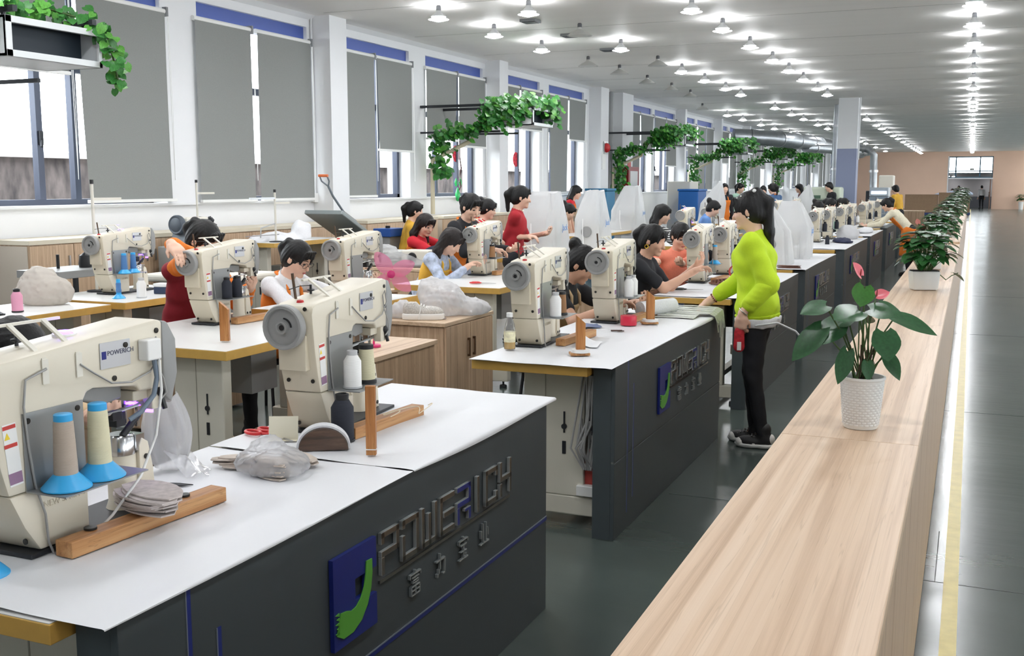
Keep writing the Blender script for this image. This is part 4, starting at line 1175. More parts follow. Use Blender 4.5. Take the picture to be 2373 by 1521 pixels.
# ------------------------------------------------------------------ thread cones
def thread_mat(nm, rgb):
    if nm in MATS: return MATS[nm]
    m = mat(nm, rgb, 0.75)
    nt = m.node_tree; b = nt.nodes['Principled BSDF']
    tc = nt.nodes.new('ShaderNodeTexCoord'); w = nt.nodes.new('ShaderNodeTexWave'); w.bands_direction = 'Z'
    w.inputs['Scale'].default_value = 120; w.inputs['Distortion'].default_value = 2
    bp = nt.nodes.new('ShaderNodeBump'); bp.inputs['Strength'].default_value = 0.25; bp.inputs['Distance'].default_value = 0.002
    nt.links.new(tc.outputs['Object'], w.inputs['Vector']); nt.links.new(w.outputs['Fac'], bp.inputs['Height']); nt.links.new(bp.outputs['Normal'], b.inputs['Normal'])
    return m
def spool(kind, thread_rgb, nm):
    tm = thread_mat('thread_'+nm, thread_rgb)
    if kind == 'cone':     # blue plastic flanged cone, thread wound high
        return [('thread', MB().lathe([(0.026,0.032),(0.025,0.06),(0.021,0.15),(0.020,0.152)],n=24).mesh('thread', tm, 40)),
                ('flange', MB().lathe([(0.054,0.0),(0.054,0.003),(0.046,0.012),(0.026,0.033),(0.02,0.033)],n=24).mesh('flange', mat('sky_blue_plastic',(52,166,226),0.35), 35)),
                ('tip', MB().lathe([(0.0205,0.152),(0.020,0.166),(0.017,0.168),(0.0,0.168)],n=20).mesh('tip', mat('sky_blue_plastic',(52,166,226),0.35), 35))]
    if kind == 'king':     # straight king spool with shoulder
        return [('thread', MB().lathe([(0.028,0.006),(0.028,0.085),(0.018,0.102),(0.017,0.104)],n=24).mesh('thread', tm, 40)),
                ('base', MB().lathe([(0.030,0.0),(0.030,0.006),(0.02,0.007)],n=24).mesh('base', M_BLACK if nm in('black','pink','ivory') else mat('clear_plastic_grey',(196,198,200),0.3), 35)),
                ('tip', MB().lathe([(0.016,0.102),(0.017,0.118),(0.012,0.12),(0.011,0.112),(0.0,0.112)],n=20).mesh('tip', M_BLACK if nm in('black','pink') else mat('clear_plastic_grey',(196,198,200),0.3), 35))]
    if kind == 'tall':     # slim tapered
        return [('thread', MB().lathe([(0.027,0.01),(0.0255,0.05),(0.022,0.105)],n=24).mesh('thread', tm, 40)),
                ('base', MB().lathe([(0.031,0.0),(0.031,0.008),(0.026,0.012)],n=24).mesh('base', M_BLACK, 35)),
                ('tip', MB().lathe([(0.0225,0.105),(0.0225,0.118),(0.015,0.12),(0.0,0.12)],n=20).mesh('tip', M_BLACK, 35))]
    if kind == 'bare':     # almost empty flanged cone with a few turns
        return [('core', MB().lathe([(0.019,0.03),(0.017,0.1),(0.015,0.145),(0.012,0.147),(0.0,0.147)],n=20).mesh('core', mat('sky_blue_plastic',(52,166,226),0.35), 40)),
                ('flange', MB().lathe([(0.05,0.0),(0.05,0.003),(0.042,0.012),(0.02,0.032)],n=24).mesh('flange', mat('sky_blue_plastic',(52,166,226),0.35), 35)),
                ('thread', MB().lathe([(0.0195,0.045),(0.021,0.06),(0.0185,0.075),(0.0185,0.1),(0.02,0.11),(0.0165,0.12)],n=20).mesh('thread', tm, 40))]
SP = {}
def cone(kind, rgb, nm, x, y, z, label, s=1.0, tilt=0.0):
    key = (kind,nm)
    if key not in SP: SP[key] = spool(kind, rgb, nm)
    t = thing('thread_cone', label, 'thread cone', (x,y,z), 0, 'thread cones')
    t.scale = (s,s,s); t.rotation_euler = (0,tilt,0)
    for n2,me in SP[key]: inst(n2, me, t)
def on_shelf(mx,my,mz,rz,dy):
    v = Matrix.Rotation(rz,3,'Z') @ Vector((TH+0.06,dy,0.1515)); return mx+v.x, my+v.y, mz+v.z
W_=(240,240,238); K_=(30,34,46); IV=(214,208,176); BR=(150,110,74); BLU=(78,124,178); PK=(228,160,186); SAND=(178,164,150)
def pair(i, a, b):
    x,y,z,_,rz = MA[i][:5]
    if a: cone(a[0],a[1],a[2],*on_shelf(x,y,z,rz,0.022),a[3],a[4] if len(a)>4 else 1)
    if b: cone(b[0],b[1],b[2],*on_shelf(x,y,z,rz,0.118),b[3],b[4] if len(b)>4 else 1)
pair(0,('cone',SAND,'sand','thin mottled beige thread cone on blue flange at the left front machine',0.95),('cone',IV,'ivory_cone','full ivory thread cone on blue flange at the left front machine',0.98))
pair(1,('king',W_,'white','white thread cone on the shelf of the second front machine'),('tall',IV,'ivory','ivory thread cone with black ends on the second front machine',1.05))
pair(2,('king',W_,'white','white thread cone on the machine beside the juice bottle'),('tall',BR,'brown','brown thread cone on the machine beside the juice bottle',0.95))
pair(3,('king',W_,'white','nearer white thread cone on the second bench far machine'),('king',W_,'white','farther white thread cone on the second bench far machine'))
pair(4,None,('cone',SAND,'sand','beige thread cone on blue flange at the third bench machine',0.9))
for i,l in ((6,'black thread cone on the fifth bench near machine'),(7,'black thread cone on the fifth bench far machine'),(8,'black thread cone on the sixth bench near machine')):
    pair(i,('king',K_,'black',l,1.1),None)
pair(9,('king',W_,'white','white thread cone on the sixth bench far machine'),None)
pair(10,('king',K_,'black','black thread cone on the seventh bench near machine'),None)
pair(11,('king',K_,'black','black thread cone on the seventh bench far machine'),None)
pair(13,('king',K_,'black','nearer black thread cone on the raised-hand worker machine'),('king',K_,'black','farther black thread cone on the raised-hand worker machine'))
pair(15,('tall',BR,'brown','brown thread cone in a clear bag on the middle row machine',1.0),None)
pair(20,('king',K_,'black','tiny black thread cone on the far middle row machine'),None)
pair(21,('cone',BLU,'blue','nearer blue thread cone on the left row machine',0.85),('cone',BLU,'blue','farther blue thread cone on the left row machine',0.85))
cone('king',K_,'black',-1.745,2.74,ZT+0.001,'black thread cone standing behind the brown half-round block',1.25)
cone('cone',SAND,'sand',-1.80,1.475,ZT+0.001,'blue cone flange cut off by the left photo edge',0.95)
cone('bare',BLU,'blue',-5.36,5.62,0.803,'nearly empty blue thread cone standing on the left row table',0.9)
cone('king',W_,'white',-5.25,5.72,0.803,'white thread cone with black cap on the left row table',1.15)
cone('king',PK,'pink',-5.42,4.82,ZT+0.001,'pink thread cone with black cap at the left table edge',1.2)
cone('king',PK,'pink',-3.30,5.02,ZT+0.001,'pink thread cone on the raised-hand worker table',1.25)
cone('king',K_,'black',-1.72,14.6,ZT+0.001,'black thread cone standing on the fifth bench')
# ------------------------------------------------------------------ people
M_SKIN = mat('skin', (230,188,164), 0.5, noise=(14,0.04))
M_SKIN2 = mat('skin_tan', (212,166,140), 0.5, noise=(14,0.04))
M_HAIR = mat('black_hair', (13,12,13), 0.5, spec=0.35, noise=(90,0.5,(1,1,0.1)), bump=(160,0.35,0.004))
M_HAIRB = mat('dark_brown_hair', (30,23,22), 0.5, spec=0.35, noise=(90,0.4,(1,1,0.1)), bump=(160,0.35,0.004))
M_EYE = mat('eye_dark', (30,22,22), 0.3)
M_LIP = mat('lip', (176,96,92), 0.45)
def fabric(nm, rgb, n=0.06): return mat('cloth_'+nm, rgb, 0.85, noise=(120,n), bump=(220,0.12,0.002))
def nrm(v):
    v = np.array(v,float); return v/max(np.linalg.norm(v),1e-9)
def rotx(a):
    c,s = math.cos(a),math.sin(a); return np.array([[1,0,0],[0,c,-s],[0,s,c]])
def rotz(a):
    c,s = math.cos(a),math.sin(a); return np.array([[c,-s,0],[s,c,0],[0,0,1]])
def ik(a, t, l1, l2, hint):
    a = np.array(a,float); t = np.array(t,float); d = t-a; L = np.linalg.norm(d)
    if L > (l1+l2)*0.995: t = a+d/L*(l1+l2)*0.995; d = t-a; L = np.linalg.norm(d)
    L = max(L, abs(l1-l2)+0.02)
    x = (L*L+l1*l1-l2*l2)/(2*L); h = math.sqrt(max(l1*l1-x*x,0))
    u = d/np.linalg.norm(d); p = np.array(hint,float); p = p-u*(p@u); p = nrm(p)
    return a+u*x+p*h, t
def person(label, head, heading, pose='sit', lean=12, hpitch=20, hyaw=0, armL=None, armR=None, top=None, sleeve=1.0, pants=None, shoes=None, hair='pony', hairm=None, skin=None, apron=None, fit=1.0, s=1.0, res=0.011, face=False, glasses=False, group='workers in the hall', curl=0.5, extra=None, stance=0.09, twist=0.0, legs_fwd=0.0, name='person', bib=0.36, sneakers=False):
    """head: world position of the head centre; heading: rotation about z (0 faces +y)"""
    sk = skin or M_SKIN; hm = hairm or M_HAIR
    l = RAD(lean); u = np.array([0,math.sin(l),math.cos(l)]); f = np.array([0,math.cos(l),-math.sin(l)]); X = np.array([1.,0,0])
    ln = RAD(lean*0.75+hpitch*0.25); un = np.array([0,math.sin(ln),math.cos(ln)])
    RH = rotz(RAD(hyaw)) @ rotx(-RAD(hpitch)); hx,hf,hu = RH[:,0],RH[:,1],RH[:,2]
    rel_neck = 0.465*s*u; rel_head = rel_neck + 0.075*s*un + 0.085*s*hu + 0.018*s*hf
    pz = head[2] - rel_head[2]
    P = np.array([0,0,pz])
    R = rotz(heading); off = np.array([head[0],head[1],0]) - R@np.array([rel_head[0],rel_head[1],0])
    W2L = lambda w: R.T@(np.array(w,float)-off)
    neck = P+rel_neck; hc = P+rel_head
    sho = {sd: P+0.425*s*u + X*0.158*s*sd + f*0.0 for sd in (-1,1)}
    if twist:
        for sd in (-1,1): sho[sd] = sho[sd] + f*(0.05*s*sd*twist)
    la1,la2 = 0.265*s, 0.235*s
    arms = {}
    for sd,t in ((-1,armL),(1,armR)):
        if t is None:
            tgt = sho[sd]+np.array([0.05*sd,0.04,-0.49*s]); hint = (0.3*sd,-1,0)
        else:
            tgt = W2L(t[0]); hint = t[1] if len(t)>1 and t[1] is not None else (0.7*sd,-0.3,-0.8)
        arms[sd] = ik(sho[sd],tgt,la1,la2,hint)
    hip = {sd: P+X*0.085*s*sd - u*0.02 for sd in (-1,1)}
    legs = {}
    lt,ls = 0.40*s, 0.40*s
    for sd in (-1,1):
        if pose == 'sit':
            foot = np.array([0.12*sd, 0.40*s+legs_fwd, 0.085]); hint = (0.15*sd,1,1)
        else:
            foot = np.array([stance*sd, -0.03+legs_fwd*sd, 0.085]); hint = (0,1,0)
            Lneed = np.linalg.norm(foot-hip[sd]); lt = ls = Lneed/2*1.004
        legs[sd] = ik(hip[sd],foot,lt,ls,hint)
    root = thing(name, label, 'person', (off[0],off[1],0), heading, group)
    pts = [P,neck,hc,*sho.values(),*[q for a in arms.values() for q in a],*[q for a in legs.values() for q in a]]
    lo = np.min(pts,0)-0.24; hi = np.max(pts,0)+0.24; lo[2] = max(lo[2],-0.02)
    # ---- body
    B = SDF(lo,hi,res)
    def torso(G,e,full=True):
        g = fit
        G.ell(P+u*0.03*s,(0.145*s*g+e,0.10*s*g+e,0.12*s+e),0.04,np.stack([X,f,u],1))
        G.ell(P+u*0.17*s,(0.122*s*g+e,0.088*s*g+e,0.14*s+e),0.05,np.stack([X,f,u],1))
        G.ell(P+u*0.32*s+f*0.012,(0.142*s*g+e,0.10*s*g+e,0.14*s+e),0.05,np.stack([X,f,u],1))
        G.cap(sho[-1]-u*0.01,sho[1]-u*0.01,0.05*s+e*0.8,None,0.05)
    torso(B,-0.014)
    B.cap(neck-u*0.03,hc-hu*0.05*s-hf*0.012,0.052*s,0.046*s,0.03)
    B.ell(hc+hu*0.012*s-hf*0.008*s,(0.073*s,0.090*s,0.094*s),0.02,np.stack([hx,hf,hu],1))
    B.ell(hc-hu*0.048*s+hf*0.024*s,(0.056*s,0.060*s,0.066*s),0.03,np.stack([hx,hf,hu],1))
    B.cap(hc+hf*0.084*s+hu*0.0,hc+hf*0.100*s-hu*0.026*s,0.008*s,0.012*s,0.012)
    B.ell(hc+hf*0.078*s-hu*0.088*s,(0.022*s,0.018*s,0.016*s),0.02)
    B.ell(hc+hf*0.082*s-hu*0.056*s,(0.022*s,0.012*s,0.010*s),0.012)
    for sd in (-1,1):
        B.ell(hc+hx*sd*0.072*s-hf*0.004*s-hu*0.012*s,(0.010*s,0.018*s,0.030*s),0.008,np.stack([hx,hf,hu],1))
        B.ell(hc+hx*sd*0.036*s+hf*0.062*s-hu*0.022*s,(0.024*s,0.022*s,0.024*s),0.02)
        e,w = arms[sd]
        B.cap(sho[sd],e,0.042*s,0.036*s,0.03); B.cap(e,w,0.036*s,0.024*s,0.02)
        # hand
        d = nrm(w-e); spec = (armL if sd<0 else armR)
        hd = nrm(R.T@np.array(spec[2],float)) if spec is not None and len(spec)>2 and spec[2] is not None else d
        pn = nrm(R.T@np.array(spec[3],float)) if spec is not None and len(spec)>3 else nrm(np.cross(hd,X*sd)+np.array([0,0,-0.6]))
        pn = nrm(pn-hd*(pn@hd)); sv = np.cross(hd,pn)
        hl = 0.165*s
        B.cap(w,w+hd*0.035*s,0.024*s,0.027*s,0.015)
        B.ell(w+hd*0.062*s,(0.036*s,0.016*s,0.040*s),0.012,np.stack([sv,pn,hd],1))
        for q in range(4):
            o_ = (q-1.5)*0.019*s
            b0 = w+hd*0.035*s+sv*o_*0.8; k1 = w+hd*0.085*s+sv*o_
            B.cap(b0,k1,0.014*s,0.0115*s,0.012)
            fl = (0.030,0.034,0.031,0.024)[q]*s
            c = curl*(1+0.12*q); d1 = nrm(hd*math.cos(c)+pn*math.sin(c)); d2 = nrm(hd*math.cos(2*c)+pn*math.sin(2*c)); d3 = nrm(hd*math.cos(2.8*c)+pn*math.sin(2.8*c))
            k2 = k1+d1*fl*1.15; k3 = k2+d2*fl*0.8; k4 = k3+d3*fl*0.6
            rr = max(0.0085*s, res*0.78)
            B.cap(k1,k2,rr*1.08,rr,0.004); B.cap(k2,k3,rr,rr*0.95,0.004); B.cap(k3,k4,rr*0.95,rr*0.85,0.004)
        tb = w+hd*0.03*s-sv*sd*0.024*s; rr = max(0.0095*s,res*0.8)
        t1 = tb+nrm(hd*0.7-sv*sd*0.6+pn*0.4)*0.035*s; t2 = t1+nrm(hd*0.9-sv*sd*0.1+pn*0.5)*0.028*s
        B.cap(w+hd*0.015*s,tb,0.018*s,0.014*s,0.012); B.cap(tb,t1,rr*1.2,rr,0.006); B.cap(t1,t2,rr,rr*0.85,0.004)
        kn,an = legs[sd]
        B.cap(hip[sd],kn,0.07*s,0.046*s,0.03); B.cap(kn,an,0.044*s,0.032*s,0.02); B.cap(an,an+np.array([0,0.06,-0.05]),0.024*s,0.02*s,0.02)
    inst('body', B.mesh('body', sk), root)
    # ---- top
    fine = res
    def sleeves(G,e):
        for sd in (-1,1):
            el,w = arms[sd]
            k = sleeve if not isinstance(sleeve,tuple) else sleeve[0 if sd<0 else 1]
            if k <= 0.5:
                G.cap(sho[sd],sho[sd]+(el-sho[sd])*min(1,k*2),0.05*s+e,0.047*s+e,0.03)
            else:
                G.cap(sho[sd],el,0.05*s+e,0.044*s+e,0.03); G.cap(el,el+(w-el)*min(0.97,(k-0.5)*2),0.044*s+e,0.034*s+e,0.02)
    if top:
        T = SDF(lo,hi,fine); torso(T,0.004); sleeves(T,0.002 if fit < 1.2 else 0.014)
        T.cap(neck-u*0.05,neck+u*0.004,0.066*s,0.058*s,0.03)
        T.wrinkle(0.0045,(34,30,58),head[0]*7)
        T.ell(neck+u*0.05+f*0.02,(0.062*s,0.06*s,0.05*s),0.0,op='s')
        hem = P-u*((0.05 if fit > 1.2 else 0.10)*s if pose == 'stand' else 0.05*s)
        T.cut(hem,-u)
        inst('top', T.mesh('top', top), root)
    if apron:
        A = SDF(lo,hi,fine); torso(A,0.016)
        if pose == 'stand':
            A.cap(P-u*0.05,P-np.array([0,-0.02,0.30]),0.155*s,0.17*s,0.04,flat=(f,0.75))
        else:
            for sd in (-1,1): A.cap(hip[sd]+np.array([0,0,0.01]),legs[sd][0],0.088*s,0.075*s,0.05)
        A.cut(P+f*0.03,-f) if pose == 'stand' else None
        A.cut(P+u*bib*s,u)
        if pose == 'sit':
            A.cut((0,0.045,0),(0,-1,0))
        else: A.cut(P-np.array([0,0,0.36*s]),np.array([0,0,-1.]))
        inst('apron', A.mesh('apron', apron), root)
        m = MB()
        for sd in (-1,1) if bib > 0.2 else ():
            a = P+u*0.35*s+f*0.115*s+X*sd*0.075*s; b = neck+X*sd*0.062*s+u*0.0; c = neck-f*0.068*s+u*0.012
            m.tube([a, a*0.45+b*0.55+f*0.035*s, b+f*0.012, c+X*sd*0.03, c],0.011*s,n=8)
        if m.v: m.build('apron_strap', apron, root, smooth=60)
    # ---- trousers
    if pants:
        G = SDF(lo,hi,fine)
        G.ell(P+u*0.03*s,(0.150*s,0.108*s,0.12*s),0.04,np.stack([X,f,u],1)); G.ell(P-u*0.05*s,(0.145*s,0.105*s,0.09*s),0.04,np.stack([X,f,u],1))
        for sd in (-1,1):
            kn,an = legs[sd]; G.cap(hip[sd],kn,0.082*s,0.056*s,0.03); G.cap(kn,an+np.array([0,0,-0.01]),0.053*s,0.037*s,0.02)
        G.cut(P+u*0.10*s,u); G.wrinkle(0.003,(40,40,60),head[1])
        inst('trousers', G.mesh('trousers', pants), root)
    # ---- shoes
    sm = shoes or M_BLACK
    for sd in (-1,1):
        an = legs[sd][1]
        K = SDF(an-np.array([0.09,0.14,0.1]),an+np.array([0.09,0.24,0.1]),0.009)
        K.ell(an+np.array([0,-0.02,-0.035]),(0.036,0.05,0.045),0.03); K.ell(an+np.array([0.006*sd,0.075,-0.05]),(0.043,0.085,0.036),0.03); K.cap(an,an+np.array([0,-0.01,0.03]),0.038,0.04,0.02)
        K.cut((0,0,0.004),(0,0,-1))
        so = inst('shoe', K.mesh('shoe', sm), root)
        Z = SDF(an-np.array([0.09,0.14,0.1]),an+np.array([0.09,0.24,0.1]),0.009)
        Z.ell(an+np.array([0,-0.02,-0.06]),(0.042,0.058,0.05),0.03); Z.ell(an+np.array([0.006*sd,0.078,-0.06]),(0.049,0.092,0.045),0.03)
        Z.cut((0,0,0.002),(0,0,-1)); Z.cut((0,0,0.028),(0,0,1))
        inst('sole', Z.mesh('sole', M_WHITEPL if shoes else M_BLACK), so)
        if sneakers:
            wh = mat('sneaker_white',(232,230,226),0.55)
            for nm_,c_,r_ in (('toe_cap',(0.006*sd,0.128,-0.056),(0.041,0.034,0.030)),('heel_tab',(0,-0.05,-0.03),(0.030,0.024,0.034)),('side_panel',(0.003*sd,0.05,-0.056),(0.0455,0.03,0.022))):
                Q_ = SDF(an-np.array([0.09,0.14,0.1]),an+np.array([0.09,0.24,0.1]),0.007); Q_.ell(an+np.array(c_),r_,0.0); Q_.cut((0,0,0.006),(0,0,-1)); inst(nm_, Q_.mesh(nm_, wh), so)
            lc = MB()
            for q in range(4): lc.tube([an+np.array([-0.03,0.04+0.02*q,-0.006-0.009*q]),an+np.array([0,0.045+0.02*q,0.004-0.009*q]),an+np.array([0.03,0.04+0.02*q,-0.006-0.009*q])],0.004,n=5)
            lc.build('laces', M_BLACK, so, smooth=60)
    # ---- hair
    H = SDF(hc-0.62*s,hc+0.25*s,max(res*0.8,0.007))
    HM = np.stack([hx,hf,hu],1)
    H.ell(hc+hu*0.020*s-hf*0.012*s,(0.081*s,0.096*s,0.094*s),0.0,HM)
    H.ell(hc-hu*0.03*s-hf*0.035*s,(0.077*s,0.066*s,0.072*s),0.03,HM)
    H.ell(hc+hf*0.105*s-hu*0.055*s,(0.088*s,0.092*s,0.105*s),0.01,HM,op='s')
    for k_ in (-2,-1,0,1,2):
        H.cap(hc+hu*0.085*s+hf*0.068*s+hx*0.022*k_*s,hc+hu*(0.046 if abs(k_)<2 else 0.0)*s+hf*(0.089-0.006*k_*k_)*s+hx*0.029*k_*s,0.010*s,0.006*s,0.014)
    back = hc-hf*0.09*s+hu*0.045*s
    gz = np.array([0,0,-1.])
    if hair == 'pony':
        H.ell(back-hf*0.012,(0.03*s,)*3,0.02)
        H.cap(back-hf*0.02,back-hf*0.065*s+gz*0.06*s,0.026*s,0.034*s,0.02); H.cap(back-hf*0.065*s+gz*0.06*s,back-hf*0.06*s+gz*0.22*s,0.034*s,0.016*s,0.02)
    elif hair == 'longpony':
        b2 = hc-hf*0.065*s+hu*0.085*s
        H.ell(b2,(0.036*s,)*3,0.02)
        H.cap(b2,b2-hf*0.07*s+gz*0.07*s,0.032*s,0.036*s,0.02); H.cap(b2-hf*0.07*s+gz*0.07*s,b2-hf*0.085*s+gz*0.25*s,0.036*s,0.030*s,0.02); H.cap(b2-hf*0.085*s+gz*0.25*s,b2-hf*0.11*s+gz*0.44*s,0.030*s,0.011*s,0.02)
    elif hair == 'long':
        for sd in (-1,0,1):
            o_ = hc+hx*sd*0.062*s-hf*(0.045 if sd else 0.075)*s
            H.cap(o_+hu*0.03*s,o_-un*0.13*s+hx*sd*0.02,0.036*s,0.04*s,0.03); H.cap(o_-un*0.13*s+hx*sd*0.02,o_-un*0.24*s+hx*sd*0.03+f*(0.06 if sd else 0)*s,0.04*s,0.02*s,0.03)
    elif hair == 'bun':
        H.ell(back-hf*0.025*s+hu*0.01,(0.045*s,0.04*s,0.045*s),0.015)
    H.grooves(hc,hx,hf,hu,0.0016)
    inst('hair', H.mesh('hair', hm), root)
    if hair in ('longpony',):
        m = MB()
        for (a_,b_,c_,r_) in ((0.05,0.03,0.085,0.006),(0.02,0.052,0.09,0.005),(-0.062,0.034,0.103,0.012)):
            q = hc+hf*a_*s+hx*b_*(-1)*s+hu*c_*s; m.ell(q,(r_,r_,r_),8,6)
        m.build('hair_clip', M_WHITEPL, root, smooth=60)
    if face:
        for sd in (-1,1):
            q = hc+hx*sd*0.034*s+hf*0.0815*s+hu*0.006*s
            e_ = MB().ell((0,0,0),(0.014*s,0.006*s,0.0055*s),10,6).build('eye', M_EYE, root, q, smooth=60); e_.rotation_euler = (-RAD(hpitch),0,RAD(hyaw))
            b0 = hc+hx*sd*0.016*s+hf*0.0865*s+hu*0.030*s; b1 = hc+hx*sd*0.034*s+hf*0.081*s+hu*0.034*s; b2 = hc+hx*sd*0.050*s+hf*0.068*s+hu*0.028*s
            MB().tube([b0,b1,b2],0.0028*s,n=6).build('eyebrow', M_HAIRB, root, smooth=60)
        lp = MB().ell((0,0,0),(0.020*s,0.006*s,0.007*s),12,6).build('lips', M_LIP, root, hc+hf*0.092*s-hu*0.056*s, smooth=60); lp.rotation_euler = (-RAD(hpitch),0,RAD(hyaw))
    if glasses:
        m = MB()
        for sd in (-1,1):
            c0 = hc+hx*sd*0.033*s+hf*0.093*s+hu*0.002*s
            m.tube([c0+hx*0.026*s*math.cos(t)+hu*0.018*s*math.sin(t) for t in np.linspace(0,2*PI,17)],0.0016,n=5)
            m.tube([c0+hx*sd*0.026*s,hc+hx*sd*0.078*s+hf*0.06*s+hu*0.006*s,hc+hx*sd*0.080*s-hf*0.005*s+hu*0.008*s],0.0016,n=5)
        m.tube([hc+hx*-0.007*s+hf*0.094*s,hc+hx*0.007*s+hf*0.094*s],0.0016,n=5)
        m.build('glasses', M_BLACK, root, smooth=60)
    J = dict(P=P,neck=neck,hc=hc,hx=hx,hf=hf,hu=hu,u=u,f=f,arms=arms,legs=legs,root=root,sho=sho,R=R,off=off)
    if extra: extra(J)
    if pose == 'sit': stool(root, off, heading, pz, label)
    return J
ST = {}
def stool(root, off, heading, pz, label):
    h = max(0.3, pz-0.10)
    q = label.split(',')[0]
    t = thing('work_stool', 'round work stool under the ' + ' '.join(q.split()[:11]), 'stool', (off[0],off[1],0), heading, 'work stools')
    MB().lathe([(0.0,0.0),(0.15,0.0),(0.16,0.012),(0.155,0.03),(0.0,0.035)],(0,0,h-0.035),20).build('seat', M_BLACK, t, smooth=40)
    for k in range(4):
        a = PI/4+k*PI/2
        MB().cyl((0.11*math.cos(a),0.11*math.sin(a),h-0.03),(0.17*math.cos(a),0.17*math.sin(a),0.0),0.011,n=8).build('leg', M_DARKMET, t, smooth=40)

C_LIME = fabric('lime', (192,222,40), 0.03); C_WHITE = fabric('white', (226,227,230)); C_RED = fabric('red', (196,30,46)); C_DKRED = fabric('dark_red', (170,34,44))
C_MAROON = fabric('maroon', (128,18,34)); C_ORANGE = fabric('orange', (232,126,40)); C_BLACK = fabric('black', (30,31,36)); C_CORAL = fabric('coral', (240,142,116))
C_BLUE = fabric('light_blue', (110,152,214)); C_NAVY = fabric('slate_blue', (60,90,128)); C_YEL = fabric('mustard', (222,172,62)); C_DENIM = fabric('denim', (60,80,112)); C_CREAM = fabric('cream_print', (222,214,190), 0.25)
C_FLOR = mat('cloth_floral_blue', (176,186,206), 0.85, noise=(22,0.35)); C_MINT = fabric('mint', (170,204,186)); C_PLUM = fabric('plum', (92,54,58)); C_CAMEL = fabric('khaki', (206,178,140))
def striped():
    m = mat('cloth_striped', (235,235,235), 0.85); nt = m.node_tree; b = nt.nodes['Principled BSDF']
    tc = nt.nodes.new('ShaderNodeTexCoord'); w = nt.nodes.new('ShaderNodeTexWave'); w.bands_direction = 'Z'; w.inputs['Scale'].default_value = 12
    r = nt.nodes.new('ShaderNodeValToRGB'); r.color_ramp.interpolation = 'CONSTANT'; r.color_ramp.elements[0].color = lin((28,28,32)); r.color_ramp.elements[1].position = 0.5; r.color_ramp.elements[1].color = lin((232,232,230))
    nt.links.new(tc.outputs['Object'], w.inputs['Vector']); nt.links.new(w.outputs['Fac'], r.inputs['Fac']); nt.links.new(r.outputs['Color'], b.inputs['Base Color']); return m
C_STRIPE = striped()
FX = -PI/2      # facing the machines (+x)

# --- the woman in lime green standing in the aisle
def lime_extra(J):
    r = J['root']; P,u = J['P'],J['u']
    sm = SDF(P-np.array([0.26,0.22,0.24]),P+np.array([0.26,0.22,0.12]),0.009)
    sm.ell(P-u*0.03,(0.178,0.135,0.14),0.03); sm.cut(P-u*0.085,-u); sm.cut(P-u*0.03,u); sm.wrinkle(0.006,(60,60,30),0.4)
    inst('shirt_hem', sm.mesh('shirt_hem', C_WHITE), r)
    # ribbed waistband and cuffs
    G = SDF(P-np.array([0.30,0.25,0.15]),P+np.array([0.30,0.25,0.10]),0.008)
    G.ell(P+u*0.03,(0.190,0.140,0.15),0.0); G.cut(P-u*0.06,-u); G.cut(P-u*0.012,u); G.grooves(P,np.array([1.,0,0]),np.array([0,1.,0]),u,0.001)
    inst('waistband', G.mesh('waistband', C_LIME), r)
    for sd in (-1,1):
        e,w = J['arms'][sd]; d = nrm(w-e); a_ = e+(w-e)*0.62; b_ = e+(w-e)*0.76
        G = SDF(np.minimum(a_,b_)-0.1,np.maximum(a_,b_)+0.1,0.006); G.cap(a_,b_,0.05,0.043,0.0); G.cut(b_,d); G.cut(a_,-d); inst('cuff', G.mesh('cuff', C_LIME), r)
        G = SDF(np.minimum(e,a_)-0.12,np.maximum(e,a_)+0.12,0.008)
        for q in range(4): c = e+(a_-e)*(0.15+0.25*q); G.ell(c,(0.062-0.002*q,0.062-0.002*q,0.03),0.012,None)
        G.cap(e,a_,0.054,0.048,0.02); inst('sleeve_folds', G.mesh('sleeve_folds', C_LIME), r)
    e,w = J['arms'][-1]; d = nrm(w-e)
    m = MB(); c = w-d*0.012
    m.tube([c+0.033*(np.array(Vector(d).orthogonal().normalized())*math.cos(t)+np.cross(d,np.array(Vector(d).orthogonal().normalized()))*math.sin(t)) for t in np.linspace(0,2*PI,20)],0.0035,n=6)
    m.build('bangle', mat('silver',(216,214,206),0.2,metal=0.9), r, smooth=60)
    e,w = J['arms'][1]; d = nrm(w-e); o = np.array(Vector(d).orthogonal().normalized()); m = MB(); c = w-d*0.02
    for t in np.linspace(0,2*PI,15)[:-1]:
        q = c+0.029*(o*math.cos(t)+np.cross(d,o)*math.sin(t)); m.ell(q,(0.005,0.005,0.005),6,5)
    m.build('bead_bracelet', mat('brown_beads',(120,60,40),0.4), r, smooth=60)
    q = J['hc']-J['hx']*0.080-J['hf']*0.002-J['hu']*0.048
    MB().ell(q,(0.007,0.007,0.008),8,6).build('earring', M_CHR, r, smooth=60)
    # cotton cord trailing at the hem
    hp = P-u*0.065
    MB().tube([hp+np.array([-0.15,0.10,0.03]),hp+np.array([-0.172,-0.02,0.0]),hp+np.array([-0.14,-0.14,0.02]),hp+np.array([-0.10,-0.24,-0.03]),hp+np.array([-0.09,-0.29,-0.09])],0.006,n=6).build('cord', C_WHITE, r, smooth=60)
lime_head = (-1.215,6.42,1.43)
